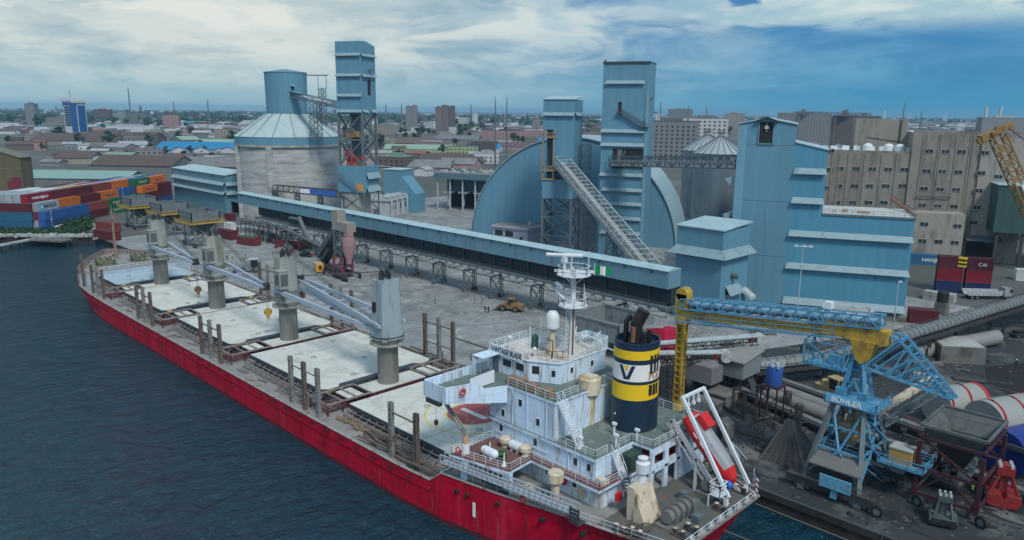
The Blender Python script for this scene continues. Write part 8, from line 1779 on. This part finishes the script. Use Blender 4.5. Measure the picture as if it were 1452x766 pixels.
def house(x,y,l,w,h,rot,ri,wi,kind,label,group,wins=0):
    t=thing({'shed':'warehouse_shed','house':'town_house','block':'apartment_block'}[kind],label,{'shed':'shed','house':'house','block':'building'}[kind],(0,0,0),(x,y,0),rot,group)
    m=MB(); rise=w*.17 if kind!='block' else 0
    if rise: m.ext([(-l/2,-w/2,0),(-l/2,w/2,0),(-l/2,w/2,h),(-l/2,0,h+rise),(-l/2,-w/2,h)],(l,0,0))
    else: m.box(-l/2,-w/2,0,l/2,w/2,h)
    wm=m
    m=MB(); o=.6
    if rise:
        for s in (-1,1): m.ext([(-l/2-o,s*(w/2+o),h-.15),(l/2+o,s*(w/2+o),h-.15),(l/2+o,0,h+rise+.12),(-l/2-o,0,h+rise+.12)][::s],(0,0,.18))
        for k in range(int(l/9)):
            if rc.random()<.3: 
                xx=-l/2+4+k*9; m.ext([(xx,-w/2+1,h+.25),(xx+1,-w/2+1,h+.25),(xx+1,-1,h+rise-.0),(xx,-1,h+rise-.0)],(0,0,.12))
    else:
        m.box(-l/2-.3,-w/2-.3,h,l/2+.3,w/2+.3,h+.5); m.box(-l/5,-w/5,h+.5,l/6,w/5,h+2.6)
        for k in range(3): m.cbox(rc.uniform(-l/2.3,l/2.3),rc.uniform(-w/2.3,w/2.3),h+.5,1.4,1.4,1.6)
    m.obj('roof',roofs[ri],t)
    if wins:   # rows of windows facing the harbour sides
        fl=max(1,int(h/3.4)); wm.mi=1
        for side in (0,1):
            L_=l if side==0 else w; n=max(1,int(L_/4.2))
            for f in range(fl):
                for k in range(n):
                    c=-L_/2+(k+.5)*L_/n; z=f*3.4+1.2
                    if side==0: wm.box(c-.9,-w/2-.06,z,c+.9,-w/2+.02,z+1.5)
                    else: wm.box(l/2-.02,c-.9,z,l/2+.06,c+.9,z+1.5)
    wm.obj('wall',[walls[wi],glass_b] if wins else walls[wi],t)
    return t
def kit(px,py,wpx,h,ri,wi,kind,label,depth_ratio=.6,rot=None,wins=0,group=None):
    """a building whose base centre shows at (px,py) and is wpx pixels wide"""
    p=Zp(px,py); d=(p[1]-p[0])*R2; l=wpx*d/FPX
    if h<0: h=max(3.5,(H-(-h-(150+.0098*px))*d/FPX)-(l*depth_ratio*.15 if kind!='block' else 1.0))
    rr=R(45)+(rot if rot is not None else R(rc.uniform(-12,12)))
    w=l*depth_ratio; q=(p[0]-w*.5*R2*.9,p[1]+w*.5*R2*.9)
    return house(q[0],q[1],l,w,h,rr,ri,wi,kind,label,group,wins)
# landmark buildings seen in the photograph
p=Zp(104,196); d=(p[1]-p[0])*R2; k=d/FPX; Wd=27*k; Hd=H+8.5*k
t=thing('office_tower','white and blue striped office tower rising over the low city at the far left','building',(0,0,0),(p[0],p[1],0),R(25))
Q('wall',walls[2],lambda m:m.box(-Wd/2,0,0,Wd/2,Wd*.5,Hd),t); Q('blue_glazing',M('facade_blue',(.015,.09,.28),.3,0,.1,.3),lambda m:(m.box(Wd*.02,-.4,0,Wd*.44,-.05,Hd*.86),m.box(Wd*.5,.1,0,Wd*.5+.3,Wd*.45,Hd*.86),[m.box(-Wd*.48,-.36,Hd*(.355+f*.066),Wd*.02,-.04,Hd*(.372+f*.066)) for f in range(8)],m.box(-Wd/2,-.5,Hd*.86,Wd/2,-.05,Hd*.94)),t)
Q('window_band',glass_b,lambda m:[m.box(-Wd*.4,-.3,Hd*(.32+f*.066),Wd*.02,-.02,Hd*(.35+f*.066)) for f in range(8)],t); Q('crown',walls[2],lambda m:(m.box(-Wd*.58,-.8,Hd*.97,Wd*.1,Wd*.5,Hd*1.05),m.box(Wd*.1,-.6,Hd*.93,Wd*.56,Wd*.5,Hd*.99)),t); Q('antenna',steel,lambda m:m.beam((0,2,Hd),(0,2,Hd*1.25),.5),t)
for (px,py,w_,tp,ri,wi,kd,lab,dr,rt,wn) in (
 (45,182,13,147,1,1,'block','grey high block beyond trees at the far left',.8,0,1),(88,181,42,166,1,0,'block','long cream low block before the office tower',.4,-5,1),(84,187,46,173,1,1,'block','grey arcaded block with dark openings left of the office tower foot',.3,-4,1),
 (54,194,22,184,2,2,'block','small white block with dark windows left of the cone-shaped tree',.5,0,1),(170,176,17,160,2,1,'block','pale grey block right of the office tower',.6,5,1),(145,175,21,155,4,5,'block','dark red-roofed block right of the office tower',.5,5,1),
 (186,189,68,177,2,2,'block','long white low building with blue base strip',.25,0,0),(241,183,21,163,4,3,'block','stepped pink apartment block in the middle of the left city',.8,15,1),
 (285,214,126,203,5,2,'shed','wide bright blue market roof left of the silo',.33,-3,0),
 (110,262,150,243,6,1,'shed','long mint-roofed warehouse behind the container stack',.35,-2,0),(190,252,120,222,0,1,'shed','huge dark shed roof behind the mint warehouse',.6,-4,0),(285,250,110,224,1,5,'shed','huge dark shed roof between the warehouse and the silo',.6,-4,0),(310,243,40,222,1,2,'shed','white gabled shed beside the silo foot',.9,62,0),
 (166,218,40,203,2,1,'shed','grey shed with green wall panel left of the blue market',.7,-20,0),(258,206,30,193,3,1,'shed','green gabled shed above the blue market roof',.9,60,0),(300,206,60,198,3,0,'shed','long pale green shed above the blue market roof',.4,0,0),
 (322,199,34,182,1,0,'block','cream block with maroon frames beside the silo',.5,0,1),(330,205,30,193,1,1,'block','dark grey arched block just left of the silo',.4,0,1),(55,214,14,198,4,3,'house','pink-walled house in the left city',.9,20,0),(100,206,110,190,0,0,'shed','broad brown low shed roof in the left city',.5,0,0),(165,205,100,188,0,5,'shed','broad rust-brown shed roof right of the pink house',.5,0,0),
 (622,190,9,152,0,5,'block','tall dark red tower block on the skyline, left one',.9,0,0),(631,190,10,150,0,5,'block','tall dark red tower block on the skyline, middle one',.9,0,0),(641,190,8,151,0,5,'block','tall dark red tower block on the skyline, right one',.9,0,0),(580,188,8,151,1,1,'block','bluish tower block on the skyline, left of the pair',1,0,0),(588,188,7,150,1,1,'block','bluish tower block on the skyline, right of the pair',1,0,0),
 (645,180,36,166,2,2,'block','white office block with dark loggias below the red towers',.5,-10,1),(636,190,24,179,2,2,'block','small white block in front of the loggia block',.5,-10,1),(612,183,20,172,2,2,'block','white pillared building left of the loggia block',.5,-5,1),
 (590,190,15,180,2,2,'block','plain white cube house right of the elevator tower',.8,5,1),(550,190,46,176,1,0,'block','long cream block behind the elevator tower frame',.3,-5,1),(575,207,90,196,0,5,'shed','wide brown hipped shed roof right of the elevator tower',.5,-3,0),(600,216,110,207,3,4,'shed','flat pale green shed roof with yard',.3,-3,0),(612,210,30,199,2,2,'shed','white gabled house on the pale green roof edge',.6,25,0),(655,219,44,205,1,4,'block','lime green two-storey block behind the loading shed',.3,-8,1),(686,216,36,198,1,5,'block','dark brown block right of the lime green one',.5,-8,1),(650,208,60,192,1,1,'shed','grey hipped roof block above the lime green one',.5,-8,0),
 (690,232,34,214,2,2,'block','bright white modern villa behind the loading shed',.5,-5,1),(575,245,130,227,1,1,'shed','very wide grey shed roof behind the clad box',.4,-4,0),(640,232,90,221,0,1,'shed','grey-brown long shed roof above the very wide one',.4,-4,0),(600,250,22,236,2,2,'shed','white gabled end shed right of the clad box',.9,70,0),(725,201,84,184,0,3,'block','long pinkish flat block with white windows behind the dome',.3,-8,1),(762,202,34,195,5,1,'shed','bright blue sheet roof just left of the transfer tower',.6,-10,0),(735,212,80,203,0,3,'shed','dusty pink low shed behind the dome left flank',.4,-8,0),
 (955,240,66,170,1,1,'block','large grey office block with window bands behind the dome hall',.4,-20,1),(1000,232,60,166,1,2,'block','pale stepped block behind the zinc silos',.4,-20,1),(928,205,12,160,5,2,'block','white block with bright blue facade next to the tallest tower',.5,-20,1),
 (1140,206,70,160,1,1,'block','long grey grain terminal block on the skyline behind the mill',.3,-18,1),(1205,206,80,164,1,5,'block','dark grain terminal silo block on the skyline',.4,-18,0),(1042,190,28,161,1,0,'block','small cream block on the skyline beside the packing house roof',.6,-18,1),(965,185,32,155,1,1,'block','hazy industrial block on the skyline left of the zinc silos',.5,-18,0),(1425,220,60,166,2,1,'block','pale industrial hall behind the mill at the right edge',.5,-18,0)):
    kit(px,py,w_,-tp,ri,wi,kd,lab,dr,R(rt),wn)
for k,(px,py,w_,tp,ri,wi,lab) in enumerate(((72,236,30,226,1,1,'low yard shed with grey roof left of the mint warehouse'),(120,233,38,224,2,2,'low yard shed with pale roof above the mint warehouse'),(165,231,30,221,0,0,'low yard shed with rust roof right of the pale yard shed'),(205,229,26,220,1,2,'low yard shed with white walls below the blue market'),(90,224,30,215,0,5,'low yard shed with brown walls in the left yards'),(140,219,26,210,2,0,'low yard shed with pale roof in the left yards'),(250,229,40,221,0,1,'low yard shed with rust roof in front of the blue market'),(305,231,36,222,2,1,'low yard shed with pale roof between market and silo'))): kit(px,py,w_,-tp,ri,wi,'shed',lab,.6,R(-8+5*k%17),0)
for k in range(4): kit(228+k*30+(8 if k==3 else 0),217,24,-208,5,2,'shed',['small bright blue gable in front of the market roof, leftmost','small bright blue gable in front of the market roof, second','small bright blue gable in front of the market roof, third','small bright blue gable in front of the market roof, rightmost'][k],.9,R(80))
p=Zp(925,222); t=thing('blue_hall_end','bright blue curved hall end right of the tallest tower','hall',(0,0,0),(p[0],p[1],0),R(40)); Q('shell',M('hall_blue',(.02,.20,.50),.5,0,.08,.3),lambda m:m.ext([(-8,0,0),(8,0,0),(8.5,0,20),(5,0,36),(-3,0,45),(-8,0,45)],(0,6,0)),t); Q('window_slot',glass_b,lambda m:m.box(-5,-.1,8,-3.5,-.02,36),t)
for k,(px,py,tp) in enumerate(((1392,205,152),(1412,207,152),(1250,196,158))): 
    p=Zp(px,py); d=(p[1]-p[0])*R2; h=H-(tp-(150+.0098*px))*d/FPX; t=thing('stack_pipe',['white slender stack left of the pair at the right edge skyline','white slender stack right of the pair at the right edge skyline','white slender stack near the mast behind the mill'][k],'chimney',(p[0],p[1],0)); Q('stack',walls[2],lambda m:m.tube((p[0],p[1],0),(p[0],p[1],h),2.2,n=12),t)
# roof plant on the terminal skyline
p=Zp(1230,206); t=thing('terminal_gantry','dark lattice gantry running along the grain terminal roofs','gantry',(p[0],p[1],0)); q=Zp(1130,206)
Q('gantry',M('mast_grey',(.16,.18,.20),.6,.2,.1,1),lambda m:(m.truss((q[0],q[1],47),(p[0],p[1],45.5),6,4,24,.7),[m.cbox(q[0]+(p[0]-q[0])*f,q[1]+(p[1]-q[1])*f,44,5,5,random.uniform(5,13)) for f in (.05,.3,.62,.65,.9)],[m.beam((q[0]+(p[0]-q[0])*f,q[1]+(p[1]-q[1])*f,0),(q[0]+(p[0]-q[0])*f,q[1]+(p[1]-q[1])*f,47),1.5) for f in (0,.25,.5,.75,1)]),t)
# tan shed at the left edge
s0=Zp(36,288); t=thing('tan_shed','large tan shed with sloping roof edge and dark red wall boxes at the left edge','shed',(0,0,0),(s0[0],s0[1],0),R(45))
Q('wall',M('tan_wall',(.115,.105,.06),.8,0,.1,.2,panel=1.5),lambda m:m.ext([(-60,0,0),(0,0,0),(0,0,22.5),(-22,0,29),(-60,0,40)],(0,9,0)),t); Q('roof',M('tan_roof',(.15,.15,.12),.7,0,.1,.2),lambda m:m.ext([(-60,-.5,40),(-22,-.5,29),(.5,-.5,22.4),(.5,-.5,22.8),(-22,-.5,29.4),(-60,-.5,40.4)],(0,10,0)),t)
Q('red_panel',M('panel_maroon',(.15,.02,.04),.7,0,.1,.5),lambda m:[m.box(-2.9-2.4*k,-.12,2.5,-.6-2.4*k,-.01,[13,13,11,6][k]) for k in range(4)],t)
Q('wall_band',M('tan_roof',(1,1,1)),lambda m:m.box(-60,-.06,17,-.2,-.01,17.3),t)
# masts on the skyline
mast_m=M('mast_grey',(.16,.18,.20),.6,.2,.1,1)
def lmast(px,py,top,label,w=.5):
    p=Zp(px,py); dd=(p[1]-p[0])*R2; h=H-(top-(150+.0098*px))*dd/FPX; t=thing('radio_mast',label,'mast',(p[0],p[1],0))
    Q('mast',mast_m,lambda m:(m.xtower(p[0]-w*dd/700,p[1]-w*dd/700,p[0]+w*dd/700,p[1]+w*dd/700,0,h,8,.32*dd/700,.7),m.beam((p[0],p[1],h*.9),(p[0],p[1],h*1.06),.3*dd/700)),t)
for px,py,tp,lab in ((187,185,128,'tall thin mast in the left city'),(249,180,146,'short mast right of the pink block'),(297,182,143,'lattice mast left of the silo'),(702,238,144,'red and grey lattice mast behind the lime green block'),(718,240,142,'second lattice mast close to the first one'),(570,182,149,'small mast on the skyline by the twin block'),(1276,206,148,'lattice mast behind the mill roof'),(974,190,152,'thin stack-like mast behind the dome'),(1000,190,152,'thin mast left of the packing house'),(1302,200,158,'short crane-like mast on the right skyline'),(1449,210,150,'mast at the right frame edge'),(935,190,148,'thin mast right of the tallest tower'),(548,184,149,'thin mast just right of the elevator tower'),(668,184,150,'thin mast on the skyline right of the red towers')): lmast(px,py,tp,lab)
# trees
bark=M('bark',(.08,.06,.045),.9,0,.2,1)
crown_m=[M('crown_dark',(.022,.060,.032),.85,0,.4,.4,rnd=.2),M('crown_mid',(.038,.085,.040),.85,0,.35,.4,rnd=.2)]
TREES=[]
for k in range(4):
    rnd=random.Random(k+3); random.seed(k+3)
    cm_=MB(); 
    for q in range(13):
        a=rnd.uniform(0,2*PI); rr=rnd.uniform(0,3.4); c=(rr*math.cos(a),rr*math.sin(a)*.9,rnd.uniform(3.6,8.4)-rr*.35); clump(cm_,c,rnd.uniform(1.1,2.0),34,.55,.75)
    tr=MB(); tr.tube((0,0,0),(.2,.1,4.2),.38,.22,n=8)
    for q in range(5): a=q*1.3; tr.tube((.2,.1,3.0+q*.3),(2.2*math.cos(a),2.2*math.sin(a),6.0),.14,.05,n=5)
    co=cm_.obj('crown',crown_m); to=tr.obj('trunk',bark); TREES.append((co.data,to.data)); bpy.data.objects.remove(co); bpy.data.objects.remove(to)
def tree(x,y,s,label,group=None,k=None):
    k=rc.randrange(4) if k is None else k
    t=thing('tree',label,'tree',(0,0,0),(x,y,0),rc.uniform(0,6.28),group); t.scale=(s*rc.uniform(.9,1.2),s*rc.uniform(.9,1.2),s)
    for i,nm in enumerate(('crown','trunk')):
        o=bpy.data.objects.new(nm,TREES[k][i]); COL.objects.link(o); o.parent=t
    return t
NT=[0]
for px,py,hp,lab in ((54,184,20,'tall dark cone-shaped tree left of the arcaded block'),(118,190,20,'broad dark tree at the foot of the striped office tower'),(98,193,17,'leafy tree at the foot of the office tower, left one'),(107,194,16,'leafy tree at the foot of the office tower, right one'),(112,211,13,'dark bushy tree in the middle of the left city'),(60,215,12,'dark tree left of the pink-walled house'),(213,218,15,'broad dark tree left of the blue market roof'),(226,186,12,'round dark trees right of the long white building'),(208,187,11,'dark trees by the long white building, left one'),(270,217,10,'round clipped tree in front of the blue market roof, left one'),(290,217,10,'round clipped tree in front of the blue market roof, right one'),(652,190,14,'dense dark tree below the loggia block, left one'),(682,190,16,'dense dark tree below the loggia block, right one'),(566,226,14,'dark tree on the pale green roof yard'),(628,220,15,'dark tree before the lime green block'),(594,179,12,'blue-green tree left of the white pillared building'),(235,222,14,'bushy tree left of the blue market front'),(262,224,11,'small bushy tree before the blue market front'),(85,232,12,'tree among the low yard sheds, left one'),(180,226,13,'tree among the low yard sheds, right one'),(300,226,10,'small tree between blue market and silo'),(70,205,9,'small tree beside the pink-walled house'),(330,176,10,'trees left of the silo cone, upper'),(128,216,8,'small tree right of the bushy tree'),(148,214,8,'low tree near the grey shed')):
    p=Zp(px,py); d=(p[1]-p[0])*R2; tree(p[0],p[1],hp*d/FPX/8.8,lab)
# town filling: rows of sheds and houses, nearer ones individual
occ=[]
LAND=[(60,'at the far left'),(200,'behind the left containers'),(330,'left of the silo'),(560,'behind the elevator tower'),(660,'beyond the loading shed'),(770,'left of the transfer tower'),(900,'between the clad towers'),(1010,'behind the zinc silos'),(1200,'behind the mill'),(1452,'at the far right')]
n=0; tries=0
size_w=['tiny','small','mid-sized','long','very long']
while n<238 and tries<9000:
    tries+=1
    py=rc.choice([rc.uniform(172,184),rc.uniform(176,196),rc.uniform(186,212),rc.uniform(200,246)]); px=rc.uniform(-20,1470)
    if px>1160 and py>196: continue
    if 335<px<485 and py>200: continue
    if 215<px<345 and 198<py<240: continue
    if 680<px<1130 and py>(222 if px<800 else 200): continue
    if px<330 and py>240: continue
    if 485<px<660 and py>245: continue
    wpx=rc.uniform(13,46)*(.35+.65*(py-165)/50)
    if any(abs(px-a)<(wpx+b)*.36 and abs(py-c)<3.0+(py-170)*.05 for a,b,c in occ): continue
    occ.append((px,wpx,py))
    kind=rc.choices(['shed','house','block'],[5,4,2.2])[0]; ri=rc.choices(range(7),[7,7,4,1,1,.4,.4])[0]; wi=rc.choices(range(6),[5,4,4,1.2,.4,2])[0]
    h=rc.uniform(3.5,6.5) if kind!='block' else rc.uniform(8,14)
    p=Zp(px,py); d=(p[1]-p[0])*R2; 
    area=next(s for x_,s in LAND if px<=x_+70 or x_==1452)
    near='nearer' if py>200 else ('middle distance' if py>184 else 'far off')
    lab='%s-roofed %s %s with %s walls, %s, %s'%(RN[ri],size_w[min(4,int(wpx/9))],{'shed':'shed','house':'house','block':'flat block'}[kind],WN[wi],near,area)
    kit(px,py,wpx,h,ri,wi,kind,lab,rc.uniform(.5,1.0),R(rc.uniform(-25,25)),1 if (kind!='shed' and d<1300) else 0,'houses and sheds of the city'); n+=1
for k in range(190):
    py=rc.choice([rc.uniform(166,182),rc.uniform(174,212)]); px=rc.uniform(-10,1460) if rc.random()<.35 else rc.uniform(-10,760)
    if px>1160 and py>190: continue
    if 335<px<485 and py>190: continue
    if 690<px<1140 and py>205: continue
    p=Zp(px,py); d=(p[1]-p[0])*R2; area=next(s for x_,s in LAND if px<=x_+70 or x_==1452)
    tree(p[0],p[1],rc.uniform(8,15)/8.8*(1+d/3000),'dark green tree among the city roofs %s'%area,'trees among the city roofs %s'%area)
# very far roofs and tree belts, one mass each
far=MB(); 
for k in range(5200):
    d=850*math.exp(rc.random()*2.2); u=rc.uniform(-.72,.74); x=d*u; y=d; X_,Y_=(x-y)*R2,(x+y)*R2
    if proj(X_,Y_,0)[1]>190: continue
    far.mi=rc.choices([0,1,2,3],[3,4,4,1])[0]; s=rc.uniform(8,30)*(1+d/5000); a=rc.uniform(0,PI); h=rc.uniform(4,9)*(1+d/6000); 
    if rc.random()<.02: h*=3.2; s*=.6
    c,sn=math.cos(a)*s/2,math.sin(a)*s/2
    far.prism([(X_+c-sn*.6,Y_+sn+c*.6),(X_-c-sn*.6,Y_-sn+c*.6),(X_-c+sn*.6,Y_-sn-c*.6),(X_+c+sn*.6,Y_+sn-c*.6)],0,h)
tag(far.obj('far_city_roofs',[roofs[0],roofs[1],walls[2],walls[3]]),kind='stuff')
ft=MB(); random.seed(11)
for k in range(3000):
    d=760*math.exp(rc.random()*2.0); u=rc.uniform(-.72,.74); x=d*u; y=d; X_,Y_=(x-y)*R2,(x+y)*R2
    pz=proj(X_,Y_,0)
    if pz[1]>178: continue
    if pz[0]>850 and rc.random()<.65: continue
    clump(ft,(X_,Y_,8),rc.uniform(9,16)*(1+d/5000),26,3.4*(1+d/3500),.65)
tag(ft.obj('far_tree_belt',crown_m),kind='stuff')
# ---------- SPLIT: pieces of a part that lie apart become parts of their own
def split_parts():
    import bmesh
    KEEP=('crown','wall','body','far_','brace','rope','wire','board_lettering','lettering','plate_lettering')
    for o in [o for o in list(COL.objects) if o.type=='MESH' and o.parent is not None]:
        nm=o.name.split('.')[0]; me=o.data
        if me.users>1 or len(me.vertices)>40000 or any(nm.startswith(k) or nm.endswith(k) for k in KEEP): continue
        n=len(me.vertices); par=list(range(n))
        def find(i):
            while par[i]!=i: par[i]=par[par[i]]; i=par[i]
            return i
        for p in me.polygons:
            vs=p.vertices; a=find(vs[0])
            for v in vs[1:]:
                b=find(v)
                if a!=b: par[b]=a
        isl={}
        for p in me.polygons: isl.setdefault(find(p.vertices[0]),[]).append(p.index)
        if len(isl)<2: continue
        keys=list(isl)
        if len(keys)>900: continue
        bb=[]
        for k in keys:
            vs={v for pi in isl[k] for v in me.polygons[pi].vertices}; cs=[me.vertices[v].co for v in vs]
            bb.append([min(c[i] for c in cs)-.12 for i in range(3)]+[max(c[i] for c in cs)+.12 for i in range(3)])
        gp=list(range(len(keys)))
        def f2(i):
            while gp[i]!=i: gp[i]=gp[gp[i]]; i=gp[i]
            return i
        for i in range(len(keys)):
            for j in range(i):
                if all(bb[i][q]<=bb[j][q+3] and bb[j][q]<=bb[i][q+3] for q in range(3)): gp[f2(i)]=f2(j)
        cl={}
        for i,k in enumerate(keys): cl.setdefault(f2(i),[]).extend(isl[k])
        if not 2<=len(cl)<=100: continue
        groups=list(cl.values())
        for gi,polys in enumerate(groups):
            mp={}; vs=[]; fs=[]
            for pi in polys:
                f=[]
                for v in me.polygons[pi].vertices:
                    if v not in mp: mp[v]=len(vs); vs.append(me.vertices[v].co.copy())
                    f.append(mp[v])
                fs.append(f)
            m2=bpy.data.meshes.new(nm); m2.from_pydata(vs,[],fs)
            for mt in me.materials: m2.materials.append(mt)
            m2.polygons.foreach_set('material_index',[me.polygons[pi].material_index for pi in polys]); m2.polygons.foreach_set('use_smooth',[me.polygons[pi].use_smooth for pi in polys]); m2.update()
            if any(p.use_smooth for p in m2.polygons):
                try: m2.set_sharp_from_angle(angle=R(35))
                except Exception: pass
            if gi==0: o.data=m2
            else:
                o2=bpy.data.objects.new(nm,m2); COL.objects.link(o2); o2.parent=o.parent; o2.location=o.location
        # sub-parts stay with the first piece
split_parts()
# ================= AIR, LIGHT, CAMERA =================
hz_=MB(); hz_.box(-14100,-14100,-9,14100,14100,84); 
hm=bpy.data.materials.new('haze'); hm.use_nodes=True; nt=hm.node_tree; nt.nodes.clear()
o_=nt.nodes.new('ShaderNodeOutputMaterial'); v_=nt.nodes.new('ShaderNodeVolumePrincipled'); v_.inputs['Color'].default_value=(.34,.64,.90,1); v_.inputs['Density'].default_value=HAZE; v_.inputs['Anisotropy'].default_value=0.0
nt.links.new(v_.outputs[0],o_.inputs['Volume'])
if HAZE>0: tag(hz_.obj('haze',hm),kind='stuff')
SUN_EL,SUN_AZ=R(50),R(-22)   # azimuth measured in the XY plane from +X
sd=Vector((math.cos(SUN_EL)*math.cos(SUN_AZ),math.cos(SUN_EL)*math.sin(SUN_AZ),math.sin(SUN_EL)))
sl=bpy.data.lights.new('sun','SUN'); sl.energy=SUN_E; sl.angle=R(12); sl.color=(1,.95,.88); so=bpy.data.objects.new('sun',sl); COL.objects.link(so)
so.rotation_euler=(-sd).to_track_quat('-Z','Y').to_euler()
w=bpy.data.worlds.new('World'); SC.world=w; w.use_nodes=True; nt=w.node_tree; N=nt.nodes; L=nt.links; N.clear()
out=N.new('ShaderNodeOutputWorld'); bg=N.new('ShaderNodeBackground'); L.new(bg.outputs[0],out.inputs[0])
tc=N.new('ShaderNodeTexCoord'); sky=N.new('ShaderNodeTexSky'); sky.sky_type='NISHITA'; sky.sun_disc=False; sky.sun_elevation=SUN_EL; sky.sun_rotation=R(90)-SUN_AZ; sky.ozone_density=2.0; sky.dust_density=1.5
def mth(op,a,b=None,c=None,cl=False):
    n=N.new('ShaderNodeMath'); n.operation=op; n.use_clamp=cl
    for i,x in enumerate((a,b,c)):
        if x is None: continue
        if isinstance(x,(int,float)): n.inputs[i].default_value=x
        else: L.new(x,n.inputs[i])
    return n.outputs[0]
def mixc(f,a,b,bt='MIX'):
    n=N.new('ShaderNodeMix'); n.data_type='RGBA'; n.blend_type=bt
    for k,x in (('Factor',f),('A',a),('B',b)):
        if isinstance(x,(int,float)): n.inputs[k].default_value=x
        elif isinstance(x,tuple): n.inputs[k].default_value=(*x,1)
        else: L.new(x,n.inputs[k])
    return n.outputs['Result']
def ramp(x,lo,hi): 
    n=N.new('ShaderNodeMapRange'); n.interpolation_type='SMOOTHSTEP'; n.inputs[1].default_value=lo; n.inputs[2].default_value=hi; L.new(x,n.inputs[0]); return n.outputs[0]
sp=N.new('ShaderNodeSeparateXYZ'); L.new(tc.outputs['Generated'],sp.inputs[0])
X_,Y_,Z_=sp.outputs
zc=mth('MAXIMUM',Z_,0.0); den=mth('ADD',zc,.21)
cb=N.new('ShaderNodeCombineXYZ'); L.new(mth('DIVIDE',X_,den),cb.inputs[0]); L.new(mth('DIVIDE',Y_,den),cb.inputs[1]); L.new(mth('MULTIPLY',zc,6.0),cb.inputs[2])
def noise(sc,det,rg,dist=0,off=(0,0,0)):
    mp=N.new('ShaderNodeMapping'); mp.inputs['Location'].default_value=off; L.new(cb.outputs[0],mp.inputs[0])
    n=N.new('ShaderNodeTexNoise'); n.inputs['Scale'].default_value=sc; n.inputs['Detail'].default_value=det; n.inputs['Roughness'].default_value=rg; n.inputs['Distortion'].default_value=dist; L.new(mp.outputs[0],n.inputs['Vector']); return n.outputs['Fac']
# side: -1 left of the view, +1 right ; ahead: +1 in front of the camera
side=mth('ADD',mth('MULTIPLY',X_,R2),mth('MULTIPLY',Y_,R2)); ahead=mth('SUBTRACT',mth('MULTIPLY',Y_,R2),mth('MULTIPLY',X_,R2))
lft=ramp(side,.45,-.30)          # 1 at left
n1=noise(1.15,9,.56,.5); n2=noise(2.6,9,.58,.4,(3,1,0)); n3=noise(1.9,9,.55,.6,(7.3,2.1,0)); n4=noise(2.1,9,.5,.4,(1.7,4.4,0))
base=mixc(1.0,sky.outputs[0],(.08,.08,.08),'MULTIPLY')
base=mixc(.75,base,mixc(ramp(Z_,.0,.13),(.05,.34,.62),(.0,.21,.60)))
grey=mixc(lft,(.05,.28,.54),(.33,.51,.60)); pale=mixc(lft,(.20,.48,.70),(.76,.84,.82))
veil=mixc(ramp(n1,.34,.58),grey,pale)
veil=mixc(mth('MULTIPLY',ramp(n2,.46,.66),.5),veil,grey)
veil=mixc(mth('MULTIPLY',mth('MULTIPLY',ramp(n3,.48,.60),ramp(Z_,.04,.11)),lft),veil,(.88,.92,.87))
cov=mth('ADD',lft,mth('MULTIPLY',ramp(n3,.34,.62),.7),None,True)
c=mixc(cov,base,veil)
cum=mth('MULTIPLY',ramp(n4,.42,.49),mth('MULTIPLY',ramp(Z_,.088,.112),mth('SUBTRACT',1.0,lft)))
c=mixc(mth('MULTIPLY',cum,.95),c,mixc(ramp(n2,.35,.6),(.46,.68,.76),(.78,.90,.88)))
c=mixc(mth('MULTIPLY',ramp(Z_,.075,-.005),.85),c,mixc(lft,(.06,.34,.58),(.36,.60,.69)))
up=mixc(ramp(ahead,.3,-.5),(.34,.51,.68),(.50,.67,.84))
c=mixc(mth('MAXIMUM',ramp(Z_,.22,.6),ramp(ahead,.25,-.3)),c,up)
L.new(c,bg.inputs['Color']); bg.inputs['Strength'].default_value=SKY_S
cam=bpy.data.cameras.new('camera'); co=bpy.data.objects.new('camera',cam); COL.objects.link(co); SC.camera=co
cam.sensor_width=36; cam.lens=36*FPX/1452; cam.clip_end=40000; cam.clip_start=1
r0=Vector((R2,R2,0)); fw=Vector((-R2*cp_,R2*cp_,-sp_)); u0=Vector((-R2*sp_,R2*sp_,cp_))
ix=r0*cr_+u0*sr_; iy=u0*cr_-r0*sr_
mw=Matrix(((ix.x,iy.x,-fw.x,0),(ix.y,iy.y,-fw.y,0),(ix.z,iy.z,-fw.z,48.0),(0,0,0,1))); co.matrix_world=mw
vs=SC.view_settings; vs.view_transform='Standard'; vs.look='None'; vs.exposure=EXPO; vs.gamma=1; vs.use_curve_mapping=False
SC.render.resolution_x=1024; SC.render.resolution_y=540; SC.render.engine='CYCLES'
SC.cycles.max_bounces=6; SC.cycles.volume_bounces=0; SC.cycles.volume_max_steps=64
